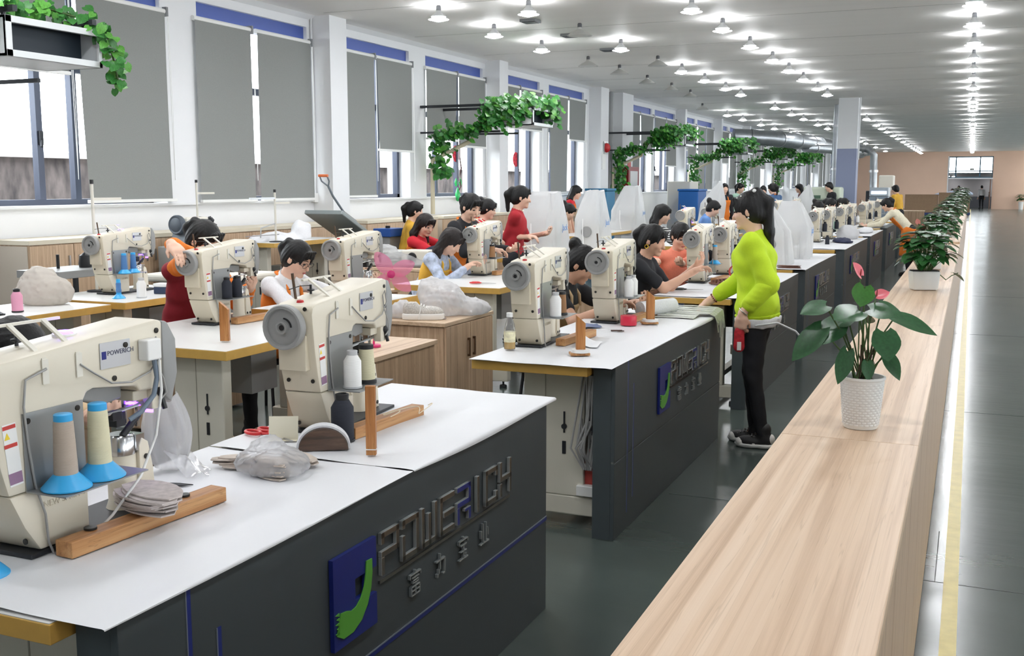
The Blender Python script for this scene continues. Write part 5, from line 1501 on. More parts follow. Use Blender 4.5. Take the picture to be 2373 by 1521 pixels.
person('woman in a lime green sweatshirt and black leggings standing in the aisle', lime_head, PI/2, 'stand', lean=3, hpitch=14, hyaw=0,
       armL=((-1.20,6.235,0.83),(0,-1,0.1),(-0.12,0.0,-1),(0.2,1,0)), armR=((-1.46,6.56,0.865),(0.2,-0.6,-0.6),(-0.75,-0.1,-0.55),(-0.5,0,-1)),
       top=C_LIME, sleeve=(0.86,0.86), pants=C_BLACK, shoes=mat('sneaker_black',(38,38,40),0.6), hair='longpony', fit=1.28, s=0.985, res=0.0065, face=True, curl=0.55, sneakers=True, extra=lime_extra, legs_fwd=0.035, stance=0.06)

# --- row A operators
person('worker in black with a beige apron bent over the second bench machine',(-2.17,6.15,1.10),FX,'sit',lean=22,hpitch=42,armL=((-1.86,6.2,0.86),),armR=((-1.93,5.98,0.86),),top=C_BLACK,sleeve=0.3,pants=C_BLACK,hair='bun',apron=C_CAMEL,res=0.009,skin=M_SKIN2)
def earring(J):
    q = J['hc']+J['hx']*0.078-J['hu']*0.052; m = MB(); m.tube([q+0.013*np.array([0,math.cos(t),math.sin(t)]) for t in np.linspace(0,2*PI,13)],0.004,n=6); m.build('earring', mat('gold_hoop',(214,180,70),0.25,metal=0.8), J['root'], smooth=60)
person('worker in a black t-shirt with dark hair holding a piece in both hands',(-2.13,7.6,1.18),FX,'sit',lean=16,hpitch=22,armL=((-1.87,7.76,0.96),(0.3,-0.4,-0.9)),armR=((-1.85,7.64,0.94),(0.3,-0.4,-0.9)),top=C_BLACK,sleeve=0.36,pants=C_DENIM,hair='pony',res=0.009,skin=M_SKIN2,extra=earring,hyaw=-8)
person('woman in a coral sweater looking down and left beside the third bench',(-2.31,9.12,1.14),RAD(-150),'sit',lean=10,hpitch=30,hyaw=10,armL=((-2.2,8.72,0.92),),armR=((-2.46,8.74,0.92),),top=C_CORAL,sleeve=1.0,pants=C_DENIM,hair='pony',res=0.009,face=True)
# --- middle row
def sdf_sleeve(J, sd, m, nm='sleeve'):
    e,w = J['arms'][sd]; lo = np.min([e,w,J['sho'][sd]],0)-0.12; hi = np.max([e,w,J['sho'][sd]],0)+0.12
    G = SDF(lo,hi,0.008); G.cap(J['sho'][sd]+(e-J['sho'][sd])*0.25,e,0.056,0.062,0.03); G.cap(e,e+(w-e)*0.9,0.066,0.042,0.03); G.wrinkle(0.007,(50,44,62),2.0)
    inst(nm, G.mesh(nm, m), J['root'])
def sdf_sleeve2(J, sd):
    e,w = J['arms'][sd]; G = SDF(np.minimum(e,w)-0.1,np.maximum(e,w)+0.1,0.009); G.cap(e-(w-e)*0.08,e+(w-e)*0.92,0.052,0.04,0.02); G.wrinkle(0.005,(60,50,60),1.0)
    inst('sleeve_cover', G.mesh('sleeve_cover', mat('cloth_navy_check',(40,44,62),0.85,noise=(60,0.5))), J['root'])
def wrap_skirt(J):
    P,u = J['P'],J['u']; G = SDF(P-np.array([0.3,0.3,0.6]),P+np.array([0.3,0.3,0.2]),0.012)
    G.ell(P,(0.165,0.135,0.12),0.04); G.cap(P-np.array([0,0,0.05]),P-np.array([0,-0.02,0.40]),0.165,0.185,0.05,flat=((0,1,0),0.8)); G.cut(P-np.array([0,0,0.42]),(0,0,-1)); G.cut(P+np.array([0,0,0.07]),(0,-0.3,1)); G.wrinkle(0.008,(40,40,14),0.5)
    inst('apron_skirt', G.mesh('apron_skirt', C_ORANGE), J['root'])
def orange_sleeves(J):
    for sd in (-1,1): sdf_sleeve(J, sd, C_ORANGE)
person('worker in maroon with orange sleeves raising a hand to the handwheel',(-4.25,5.18,1.25),FX,'sit',lean=14,hpitch=35,s=1.06,armL=((-4.02,5.3,0.95),),armR=((-4.06,4.67,1.255),(-0.9,0.2,-0.35),(0.8,-0.35,-0.42),(0.1,0.1,-1)),top=C_MAROON,sleeve=0.1,pants=C_BLACK,hair='pony',apron=C_ORANGE,bib=0.06,res=0.008,curl=0.35,fit=1.1,
       extra=lambda J: orange_sleeves(J))

def chest_print(J):
    r = J['root']; u,f = J['u'],J['f']; c = J['P']+u*0.275+f*0.128
    X = np.array([1.,0,0])
    def panel(nm, cx, cz, w, h, m, d):
        vs = [c+X*(cx+sx*w/2)+u*(cz+sz*h/2)+f*(d-0.10*abs(cx+sx*w/2)) for sz in (-1,1) for sx in (-1,1)]
        vs += [v-f*0.004 for v in vs]
        MB().add(vs,[(0,1,3,2),(4,6,7,5),(0,4,5,1),(2,3,7,6),(0,2,6,4),(1,5,7,3)]).build(nm, m, r, recalc=True)
    panel('bib_patch',0,0.02,0.13,0.09,mat('bib_red',(214,62,48),0.7),0.014)
    panel('bib_print',0.0,0.03,0.08,0.022,mat('bib_blue',(60,90,190),0.7),0.019)
    panel('bib_print',-0.005,0.0,0.05,0.02,mat('bib_blue',(60,90,190),0.7),0.019)
person('woman with glasses in a white sweater and orange apron',(-4.2,6.08,1.085),FX,'sit',lean=20,hpitch=34,s=1.07,armL=((-3.85,6.35,0.87),),armR=((-3.88,5.95,0.87),),top=C_WHITE,sleeve=0.95,pants=C_BLACK,hair='pony',apron=C_ORANGE,res=0.008,face=True,glasses=True,extra=chest_print)
person('worker with long dark hair in a floral blouse and mustard apron',(-4.08,8.2,1.10),FX,'sit',lean=26,hpitch=45,armL=((-3.93,8.42,0.87),),armR=((-3.93,8.14,0.87),),top=C_FLOR,sleeve=0.95,pants=C_BLACK,hair='long',hairm=M_HAIRB,apron=C_YEL,res=0.009)
person('woman in a black sweater with orange apron straps leaning over the middle row',(-4.25,8.95,1.38),RAD(-95),'stand',lean=20,hpitch=28,hyaw=-20,armL=((-3.95,9.1,0.98),),armR=((-4.0,8.85,0.98),),top=C_BLACK,sleeve=1.0,pants=C_BLACK,hair='pony',apron=C_ORANGE,res=0.009,face=True,s=1.06)
person('woman with loose dark hair in red, sewing behind the plastic-wrapped pieces',(-5.22,9.88,1.17),RAD(-85),'sit',lean=18,hpitch=30,hyaw=-24,armL=((-4.86,10.0,0.98),),armR=((-4.86,9.78,0.98),),top=C_RED,sleeve=0.42,pants=C_BLACK,hair='long',hairm=M_HAIRB,apron=C_ORANGE,res=0.009,face=True,extra=lambda J:[sdf_sleeve2(J,sd) for sd in (-1,1)])
person('woman in mustard with a ponytail behind the red-shirted woman',(-6.22,11.5,1.27),RAD(-60),'sit',lean=10,hpitch=15,top=C_YEL,sleeve=0.9,pants=C_BLACK,hair='pony',res=0.013)
person('woman in red with pulled-back hair looking down, by the green bottle garland',(-4.88,10.7,1.32),RAD(-70),'stand',lean=14,hpitch=22,top=C_RED,sleeve=0.4,pants=C_BLACK,hair='bun',apron=C_ORANGE,res=0.012,face=True,s=0.95,armL=((-4.55,10.95,0.95),),armR=((-4.55,10.7,0.95),))
person('woman in dark red with a ponytail standing with her hand at the waist',(-4.17,9.95,1.46),RAD(-70),'stand',lean=4,hpitch=14,armR=((-4.06,9.84,1.06),(-0.5,-0.9,-0.2)),armL=((-4.0,10.12,1.08),),top=C_DKRED,sleeve=0.5,pants=C_BLACK,hair='pony',res=0.010)
person('woman with a striped top and ponytail behind the coral sweater',(-3.34,12.3,1.24),RAD(-80),'sit',lean=18,hpitch=25,armL=((-2.95,12.45,0.9),),armR=((-2.95,12.2,0.9),),top=C_STRIPE,sleeve=0.9,pants=C_BLACK,hair='long',res=0.013)
person('woman with long hair in red at the far window-side machines',(-6.12,17.0,1.455),RAD(-75),'stand',lean=20,hpitch=25,top=C_RED,sleeve=0.4,pants=C_BLACK,hair='long',apron=C_ORANGE,res=0.015)
person('seated worker with face down behind the first bagged machine',(-5.15,14.0,1.21),RAD(-80),'sit',lean=18,hpitch=35,top=C_MINT,sleeve=0.9,pants=C_BLACK,hair='bun',apron=C_ORANGE,res=0.015)
person('seated worker in a light blue shirt behind the lime green woman',(-3.45,15.5,1.24),RAD(-80),'sit',lean=20,hpitch=35,top=C_BLUE,sleeve=0.9,pants=C_BLACK,hair='bun',res=0.015)
person('far woman in a dark jacket and orange apron by the window ivy',(-5.1,24.0,1.50),RAD(-150),'stand',lean=4,hpitch=10,top=C_BLACK,sleeve=1.0,pants=C_BLACK,hair='long',apron=C_ORANGE,res=0.018)
person('far worker with dark hair beside the second ivy column',(-5.14,26.0,1.50),RAD(-110),'stand',lean=8,hpitch=20,top=C_MINT,sleeve=1.0,pants=C_BLACK,hair='pony',res=0.018)
person('far woman in mint facing the camera, right of the lime woman head',(-4.42,25.0,1.44),RAD(-170),'stand',lean=6,hpitch=15,top=C_MINT,sleeve=1.0,pants=C_BLACK,hair='bun',res=0.018)
person('far woman in a slate blue shirt and orange apron seen from behind',(-3.96,23.5,1.50),RAD(60),'stand',lean=12,hpitch=15,top=C_NAVY,sleeve=0.8,pants=C_BLACK,hair='pony',apron=C_ORANGE,res=0.018)
person('far worker in plum with long dark hair by the pale green machine',(-4.12,28.5,1.49),RAD(110),'stand',lean=12,hpitch=20,top=C_PLUM,sleeve=0.9,pants=C_BLACK,hair='long',res=0.018)
person('man in navy standing behind the pale blue column',(-3.18,26.9,1.53),RAD(120),'stand',lean=6,hpitch=22,top=C_BLACK,sleeve=0.5,pants=C_BLACK,hair='short',res=0.018)
person('seated dark-haired worker behind the sixth bench machines',(-2.38,20.5,1.22),FX,'sit',lean=16,hpitch=25,top=C_BLACK,sleeve=0.9,pants=C_BLACK,hair='pony',res=0.016)
person('seated worker in black bending behind the fifth bench machines',(-2.40,18.9,1.19),FX,'sit',lean=24,hpitch=35,top=C_BLACK,sleeve=0.9,pants=C_BLACK,hair='bun',res=0.016)
person('seated dark-haired worker behind the seventh bench',(-2.36,22.6,1.2),FX,'sit',lean=18,hpitch=25,top=C_MINT,sleeve=0.9,pants=C_BLACK,hair='pony',res=0.016)
person('woman in a cream print blouse and long orange apron bending over the seventh bench',(-1.36,19.9,1.235),RAD(78),'stand',lean=42,hpitch=35,armL=((-1.64,19.75,0.87),),armR=((-1.64,20.05,0.87),),extra=lambda J: wrap_skirt(J),top=C_CREAM,sleeve=1.0,pants=C_BLACK,hair='pony',apron=C_ORANGE,res=0.012,stance=0.1)
person('distant worker in yellow behind the orange apron woman',(-1.85,30.0,1.46),RAD(60),'stand',lean=10,hpitch=15,top=C_YEL,sleeve=0.9,pants=C_BLACK,hair='short',res=0.02)
person('left one of two dark figures sitting at the far passage',(-1.18,77.6,1.22),RAD(150),'sit',lean=8,hpitch=10,top=C_BLACK,sleeve=1.0,pants=C_BLACK,hair='short',res=0.025)
person('right one of two dark figures at the far passage',(-0.80,78.6,1.40),RAD(160),'stand',lean=14,hpitch=10,top=C_BLACK,sleeve=1.0,pants=C_BLACK,hair='short',res=0.025)
person('distant man in a white shirt walking at the far passage',(0.62,77.5,1.42),RAD(20),'stand',lean=3,hpitch=5,top=C_WHITE,sleeve=0.9,pants=C_BLACK,hair='short',res=0.025)
# --- worker whose hair shows at the left edge of the front bench
person('worker with black hair bending behind the front left machine',(-2.52,2.22,1.09),FX,'sit',lean=30,hpitch=52,armL=((-1.98,2.10,0.93),(0.1,-0.3,-0.9)),armR=((-1.99,1.88,0.93),(0.1,-0.3,-0.9)),top=C_CAMEL,sleeve=0.9,pants=C_BLACK,hair='short',res=0.008)
# ------------------------------------------------------------------ plants on the counter
M_ANTH = mat('anthurium_leaf', (44,86,50), 0.32, noise=(10,0.22))
M_ANTHL = mat('anthurium_leaf_young', (66,118,50), 0.25, noise=(10,0.15))
M_POTHOS = mat('pothos_leaf', (34,84,36), 0.36, noise=(12,0.4))
M_SPATHE = mat('pink_spathe', (226,106,116), 0.3)
M_POT = mat('white_pot', (232,230,226), 0.4)
M_SOIL = mat('soil', (30,24,22), 0.95, bump=(60,1.0,0.02))
def heart_leaf(L, W, fold=0.25, droop=0.25, n=7, name='leaf', m=None):
    """heart leaf lying along +y from its base at the origin, upper side +z"""
    b = MB(); prof = []
    for i in range(n+1):
        t = i/n
        w_ = W*0.5*(math.sin(PI*min(1,(t*0.93+0.07)))**0.62)*(1-t)**0.28*1.18 if t < 1 else 0.0
        prof.append((t,w_))
    rows_ = []
    for (t,w_) in prof:
        y_ = L*t; zc = -droop*L*t*t
        r = []
        for q in (-1,-0.55,0,0.55,1):
            yy = y_ - (0.10*L*abs(q)**1.5*(1-t)*(1.6 if t < 0.2 else 0.6))
            r.append((w_*q, yy, zc + fold*abs(q)*w_*(1-0.6*abs(q)) + 0.0))
        rows_.append(r)
    vs = [p for r in rows_ for p in r]
    fs = []
    for i in range(n):
        for q in range(4):
            a = i*5+q; fs.append((a,a+1,a+6,a+5))
    b.add(vs,fs)
    return b.mesh(name, m, 60)
def place_leaf(me, parent, base, tip, up, scale, name='leaf', stem=None, stem_mat=None, stem_r=0.0022):
    base = Vector(base); d = (Vector(tip)-base); d.normalize(); up = Vector(up); up = (up-d*up.dot(d)).normalized(); x = d.cross(up)
    M_ = Matrix(((x.x,d.x,up.x,base.x),(x.y,d.y,up.y,base.y),(x.z,d.z,up.z,base.z),(0,0,0,1))) @ Matrix.Diagonal((*([scale]*3),1)) if not isinstance(scale,tuple) else Matrix(((x.x,d.x,up.x,base.x),(x.y,d.y,up.y,base.y),(x.z,d.z,up.z,base.z),(0,0,0,1))) @ Matrix.Diagonal((scale[0],scale[1],scale[1],1))
    o = inst(name, me, parent); o.matrix_local = M_
    if stem is not None:
        s0 = Vector(stem); mid = (s0+base)*0.5+Vector((0,0,0.25*(base-s0).length*0.3))
        MB().tube([s0,mid,base],stem_r,n=5).build('stem', stem_mat or M_STEM, parent, smooth=60)
    return o
LEAF_A = heart_leaf(1,0.72,0.22,0.12,8,'leaf',M_ANTH)
LEAF_AL = heart_leaf(1,0.80,0.22,0.05,8,'leaf',M_ANTHL)
LEAF_P = heart_leaf(1,0.74,0.2,0.3,5,'leaf',M_POTHOS)
RV = Vector((0.919,0.394,0)); DV = Vector((-0.394,0.919,0)); ZV = Vector((0,0,1))
an = thing('anthurium_plant','anthurium with pink flowers in a white woven-pattern pot on the counter','plant',(-0.235,2.86,0.951))
pot = MB().lathe([(0.042,0.0),(0.044,0.004),(0.050,0.07),(0.0555,0.128),(0.058,0.130),(0.058,0.136),(0.053,0.136),(0.051,0.118),(0.0,0.118)],n=40).build('pot', M_POT, an, smooth=35)
wv = MB()
for r_ in range(17):
    z0 = 0.012+0.0067*r_; rr = 0.0445+0.0107*(z0/0.128)
    for q in range(22):
        a = 2*PI*(q+0.5*(r_%2))/22
        c0 = Vector((rr*math.cos(a),rr*math.sin(a),z0)); tg = Vector((-math.sin(a),math.cos(a),0)); nr = Vector((math.cos(a),math.sin(a),0))
        h_ = 0.0052
        wv.add([c0-tg*h_-ZV*0.0024,c0+tg*h_-ZV*0.0024,c0+tg*h_+ZV*0.0024,c0-tg*h_+ZV*0.0024,c0+nr*0.0016-tg*h_*0.4,c0+nr*0.0016+tg*h_*0.4],[(0,1,5,4),(1,2,5),(2,3,4,5),(3,0,4)])
w_ = wv.build('weave_relief', M_POT, pot, smooth=60); w_['kind'] = 'stuff'
so = MB().grid(lambda u,v: (0.05*math.cos(2*PI*u)*v,0.05*math.sin(2*PI*u)*v,0.119+0.012*(1-v)+0.004*math.sin(19*u*2*PI)*math.sin(9*v)),24,5).build('soil', M_SOIL, an, smooth=60)
def AP(dx,dz,dd): return RV*dx+DV*dd+ZV*(0.135+dz)
C0 = lambda k: RV*(0.018*math.sin(k*2.1))+DV*(0.018*math.cos(k*1.7))+ZV*0.125
LV = [ # base dx,dz,depth  tip dx,dz,depth  width factor, face-camera weight
 (-0.106,0.186,-0.01,-0.176,0.172,-0.03,0.055,0.5),(-0.028,0.175,-0.03,-0.098,0.162,-0.06,0.085,0.35),(-0.112,0.125,0.0,-0.192,0.047,-0.02,0.062,0.6),
 (-0.062,0.14,0.02,-0.12,0.093,-0.03,0.07,0.5),(0.012,0.175,0.0,0.074,0.166,-0.03,0.07,0.45),(0.084,0.152,0.02,0.19,0.118,-0.01,0.07,0.4),
 (0.062,0.178,0.05,0.13,0.155,0.06,0.06,0.4),(0.034,0.122,-0.05,0.036,0.056,-0.09,0.075,0.9),(0.076,0.106,0.02,0.086,0.058,0.02,0.036,0.8),
 (0.052,0.062,-0.02,0.078,0.002,-0.06,0.042,0.8),(0.066,0.062,0.02,0.102,0.006,0.03,0.034,0.7),(-0.048,0.068,-0.02,-0.08,-0.008,-0.06,0.046,0.8),
 (-0.004,0.045,-0.045,-0.003,-0.002,-0.062,0.034,0.9),(0.02,0.155,0.06,0.045,0.13,0.10,0.05,0.4),(-0.04,0.13,0.05,-0.08,0.10,0.10,0.05,0.4),(-0.035,0.15,0.03,-0.085,0.135,0.02,0.07,0.35),(0.03,0.05,0.03,0.055,0.02,0.06,0.04,0.6)]
for k,(a,b,c,d,e_,f_,w_,fc) in enumerate(LV):
    base = AP(a,b,c); tip = AP(d,e_,f_); L = (tip-base).length
    up = (-DV*fc+ZV*(1-fc*0.6))
    place_leaf(LEAF_A, an, base, tip, up, (w_/0.72,L), 'leaf', C0(k))
base = AP(-0.012,0.236,-0.02); tip = AP(-0.024,0.190,-0.035)
place_leaf(LEAF_AL, an, base, tip, (-DV+ZV*0.25), (0.075,0.055), 'leaf', C0(3), stem_r=0.003)
for (dx,dz,dd,sc,tl) in ((-0.020,0.262,-0.01,0.042,0.5),(0.034,0.207,0.02,0.034,-0.3)):
    b0 = AP(dx,dz,dd)
    s_o = place_leaf(heart_leaf(1,0.95,0.75,-0.15,6,'flower',M_SPATHE), an, b0, b0+RV*(-0.6*sc if tl>0 else 0.9*sc)+ZV*sc*(0.75 if tl>0 else 0.2), (-DV*0.7+ZV*0.6+RV*tl), sc, 'flower', C0(5), stem_r=0.0018)
    MB().cyl(b0,b0+ZV*0.018-DV*0.004,0.0022,0.0012,n=6).build('spadix', mat('spadix',(150,60,60),0.5), an)
rt = MB(); rnd = random.Random(4)
for k in range(16):
    a = rnd.uniform(0,2*PI); r0 = rnd.uniform(0.005,0.03)
    rt.tube([(r0*math.cos(a),r0*math.sin(a),0.125),(r0*0.9*math.cos(a+0.4),r0*0.9*math.sin(a+0.4),0.16),(r0*1.1*math.cos(a+0.9),r0*1.1*math.sin(a+0.9),rnd.uniform(0.18,0.22))],0.0018,n=5)
rt.build('root_tangle', mat('root_brown',(74,58,42),0.8), an, smooth=60)

def bushy(parent, n, R, H, seed, as_parts=True, me=LEAF_P, ls=0.085, z0=0.11):
    rnd = random.Random(seed)
    jm = None if as_parts else MB()
    for k in range(n):
        a = rnd.uniform(0,2*PI); el = rnd.uniform(-0.25,1.35); r = R*(0.35+0.65*rnd.random()**0.5)
        base = Vector((r*math.cos(el)*math.cos(a)*0.75, r*math.cos(el)*math.sin(a)*0.75, z0+H*0.42+H*0.5*math.sin(el)))
        out = Vector((math.cos(a),math.sin(a),0.25-0.9*(1-math.sin(max(el,0)))*rnd.random()))
        L = ls*rnd.uniform(0.7,1.25)
        up = Vector((math.cos(a)*0.35,math.sin(a)*0.35,0.9))
        if as_parts:
            place_leaf(me, parent, base, base+out, up, L, 'leaf', Vector((0.03*math.cos(a),0.03*math.sin(a),z0)) if k%2==0 else None, stem_r=0.002)
        else:
            d = out.normalized(); up = (up-d*up.dot(d)).normalized(); x = d.cross(up)
            vs = [base+(x*v.co.x+d*v.co.y+up*v.co.z)*L for v in me.vertices]
            jm.add(vs,[tuple(p.vertices) for p in me.polygons])
    if jm:
        o = jm.build('foliage', me.materials[0], parent, smooth=60); o['kind'] = 'stuff'
def square_pot(parent, w=0.085, h=0.115):
    m = MB(); 
    m.prism([(-w*0.86,0),(w*0.86,0),(w,h),(-w,h)],'y',-w*0.55,w*0.55)
    m.build('pot', M_POT, parent, bevel=0.012, smooth=40)
    MB().box(-w*0.9,w*0.9,-w*0.45,w*0.45,h-0.004,h+0.004).build('soil', M_SOIL, parent)
p2 = thing('pothos_plant','bushy green pothos in a white square pot on the counter','plant',(-0.235,6.84,0.951),RAD(20))
square_pot(p2); bushy(p2,120,0.185,0.26,11)
MB().tube([(0.06,0,0.12),(0.13,0.0,0.06),(0.17,0.02,0.085),(0.21,0.03,0.10)],0.003,n=5).build('stem', M_STEM, p2, smooth=60)
place_leaf(LEAF_P,p2,(0.18,0.03,0.10),(0.26,0.04,0.07),(0,0,1),0.09)
FP = [(8.55,'second bushy plant on the counter, with two small pink flowers',130,0.19,0.27,True,0.951,0.075),(10.1,'third bushy green plant on the counter, below the orange apron',150,0.21,0.30,True,0.951,0.08),(11.6,'fourth bushy green plant on the counter, before the step',150,0.2,0.29,False,0.951,0.08),(13.6,'fifth bushy green plant, first past the counter step',160,0.2,0.3,False,0.976,0.08),(15.8,'sixth bushy green plant on the far counter',160,0.2,0.3,False,0.976,0.085),(18.2,'seventh bushy green plant on the far counter',160,0.21,0.32,False,0.976,0.09),(21.0,'eighth bushy green plant on the far counter',160,0.22,0.34,False,0.976,0.1),(24.5,'ninth bushy green plant on the far counter',150,0.23,0.36,False,0.976,0.11),(28.5,'tenth bushy green plant on the far counter',150,0.24,0.4,False,0.976,0.12),(33.0,'farthest bushy green plant at the counter end',150,0.26,0.46,False,0.976,0.13)]
for k,(y_,lab,n,R_,H_,parts,z_,ls) in enumerate(FP):
    p = thing('potted_plant',lab,'plant',(-0.25,y_,z_),RAD(40*k))
    square_pot(p,0.08,0.10); bushy(p,n,R_,H_,30+k,parts,LEAF_P,ls,0.10)
    if k == 0:
        for (dx,dz) in ((-0.10,0.34),(-0.06,0.30)):
            b0 = Vector((dx,-0.03,dz)); place_leaf(heart_leaf(1,0.95,0.75,-0.15,6,'flower',mat('pale_pink_spathe',(236,150,140),0.35)),p,b0,b0+Vector((-0.01,0,0.03)),(-0.3,-0.9,0.3),0.04,'flower',Vector((0,0,0.12)))
fp = thing('potted_plant','small plant in a pale pot at the far right wall','plant',(2.95,75.5,0)); MB().lathe([(0.12,0.0),(0.16,0.5),(0.0,0.5)],n=16).build('pot', M_POT, fp, smooth=40); bushy(fp,60,0.34,0.5,90,False,LEAF_P,0.2,0.5)

# ------------------------------------------------------------------ ventilation units draped with ivy
LEAF_I = heart_leaf(1,0.95,0.25,0.25,4,'leaf',M_LEAF); LEAF_I2 = heart_leaf(1,0.95,0.25,0.25,4,'leaf',M_LEAF2)
M_ACW = mat('unit_white',(222,226,228),0.4); M_ACD = mat('unit_dark_mouth',(34,46,58),0.5)
def vent_unit(y0, x1, z0, lab, L=0.86, H=0.27, D=0.55):
    t = thing('ventilation_unit', lab, 'ventilation unit', (x1,y0,z0))
    b = MB().box(-D,0,0,L,0,0.02).box(-D,0,0,L,H-0.02,H).box(-D,-D+0.02,0,L,0,H).box(-D,0,0,0.02,0,H).box(-D,0,L-0.02,L,0,H)
    b.build('housing', M_ACW, t, bevel=0.002)
    MB().box(-0.02,0.004,0.0,0.05,0.0,H).box(-0.02,0.004,L-0.03,L,0.0,H).box(-0.02,0.004,0,L,0.0,0.045).box(-0.02,0.004,0,L,H-0.045,H).build('front_frame', M_ACW, t, bevel=0.002)
    MB().box(-0.2,-0.18,0.02,L-0.02,0.02,H-0.02).build('mouth', M_ACD, t)
    MB().box(-0.18,-0.02,0.05,L-0.03,0.046,0.05).build('louvre', M_ACD, t)
    for yy in (0.05,L-0.1):
        MB().box(-7.9-x1,0.02,yy,yy+0.04,H+0.03,H+0.07).build('support_beam', M_DARKMET, t)
        MB().box(-7.9-x1,-D,yy,yy+0.03,-0.09,-0.06).build('support_beam', M_DARKMET, t)
        for xx in (-0.1,-D+0.05): MB().box(xx,xx+0.02,yy+0.01,yy+0.03,H,ZC-z0 if False else H+0.03).build('hanger', M_DARKMET, t)
    hp = MB().tube([(-D,0.2,0.1),(-D-0.25,0.2,0.12),(-D-0.45,0.15,0.05),(-D-0.5,0.12,-0.2),(-7.75-x1+0.02,0.12,-0.5),(-7.75-x1+0.02,0.12,-1.33)],0.035,n=10)
    hp.build('hose', mat('hose_cream',(206,196,170),0.6), t, smooth=60)
    return t
def ivy(lab, path, n, spread, ls, seed, parts):
    """path: polyline of world points; leaves hang around it"""
    P0 = Vector(path[0]); t = thing('ivy_garland', lab, 'ivy', P0)
    pts = [Vector(p)-P0 for p in path]
    MB().tube(pts,0.008,n=5).build('vine', M_STEM, t, smooth=60)
    seg = [(pts[i],pts[i+1],(pts[i+1]-pts[i]).length) for i in range(len(pts)-1)]; tot = sum(s_[2] for s_ in seg)
    rnd = random.Random(seed); jm = [MB(),MB()]
    for k in range(n):
        q = rnd.random()*tot
        for a,b,l in seg:
            if q <= l: break
            q -= l
        c = a+(b-a)*min(1,q/l)
        off = Vector((rnd.gauss(0,spread),rnd.gauss(0,spread),rnd.gauss(0,spread*0.8)))
        base = c+off; an_ = rnd.uniform(0,2*PI)
        d = Vector((math.cos(an_)*0.6+0.4,math.sin(an_)*0.6-0.2,-0.7+0.5*rnd.random())).normalized()
        up = Vector((0.7,-0.5,0.5)); up = (up-d*up.dot(d)).normalized(); x = d.cross(up); L = ls*rnd.uniform(0.65,1.2)
        me = LEAF_I if rnd.random() < 0.7 else LEAF_I2
        if parts and k < 280: place_leaf(me,t,base,base+d,up,L)
        else: jm[0 if me is LEAF_I else 1].add([base+(x*v.co.x+d*v.co.y+up*v.co.z)*L for v in me.vertices],[tuple(p.vertices) for p in me.polygons])
    for i_,m_ in enumerate(jm):
        if m_.v:
            o = m_.build('foliage', (M_LEAF,M_LEAF2)[i_], t, smooth=60); o['kind'] = 'stuff'
vent_unit(5.38,-6.0,2.44,'white ventilation unit with dark mouth at the top left')
ivy('ivy hanging over the top left ventilation unit',[(-6.15,5.15,2.35),(-6.1,5.25,2.72),(-6.15,5.45,2.86),(-6.25,5.72,2.80),(-6.2,5.95,2.84),(-6.05,6.15,2.78),(-5.96,6.27,2.66),(-5.95,6.32,2.45),(-5.95,6.35,2.32)],230,0.045,0.075,1,True)
AC = [(14.75,'second ventilation unit from the left, ivy-covered, above the standing woman in red'),(23.9,'third ventilation unit from the left, above the bagged machines'),(31.2,'fourth ventilation unit from the left'),(38.5,'fifth ventilation unit, behind the lime woman'),(46.0,'farthest ventilation unit near the duct')]
for k,(y_,lab) in enumerate(AC):
    vent_unit(y_,-6.0,2.45,lab)
    ivy('ivy over the %s' % lab.split(',')[0],[(-5.98,y_+0.8,2.6),(-5.98,y_+0.75,2.80),(-6.1,y_+0.2,2.84),(-6.15,y_-0.06,2.74),(-6.2,y_-0.08,2.55),(-6.4,y_-0.08,2.72),(-6.55,y_-0.08,2.50),(-6.6,y_-0.06,2.78),(-6.3,y_+0.2,2.82),(-6.7,y_+0.1,2.8),(-6.75,y_-0.02,2.6),(-6.9,y_-0.05,2.42),(-7.2,y_,2.40),(-7.55,y_+0.02,2.35),(-7.58,y_+0.15,1.9),(-7.58,y_+0.2,1.75 if k == 0 else 1.45)],820,0.075,0.095,20+k,k == 0)
# ------------------------------------------------------------------ plastic covers over machines
M_COVER = pane_mat('frosted_cover',(250,250,250),0.35,0.05,(238,239,240),0.72)
M_FILM = pane_mat('plastic_film',(252,252,252),0.18,0.18,(240,240,242),0.42)
M_BAGW = pane_mat('white_bag_film',(250,250,250),0.14,0.32,(246,246,248),0.66)
M_PRINT = mat('cover_print_blue',(58,132,206),0.5)
fb = {}
def flatbed():
    if fb: return fb['p']
    fb['p'] = [('machine_bed', MB().box(-0.09,0.09,-0.12,0.36,0.0,0.03).mesh('machine_bed', M_BODY, bevel=0.004)),
      ('machine_arm', MB().prism([(-0.10,0.03),(0.04,0.03),(0.05,0.17),(0.30,0.17),(0.36,0.12),(0.36,0.28),(-0.10,0.28)],'x',-0.05,0.05).mesh('machine_arm', M_BODY, bevel=0.008, smooth=40)),
      ('handwheel', MB().lathe([(0.0,0.0),(0.065,0.0),(0.068,0.006),(0.068,0.03),(0.0,0.034)],(0,-0.15,0.20),24,axis=(0,1,0)).mesh('handwheel', M_WHEEL, 35))]
    return fb['p']
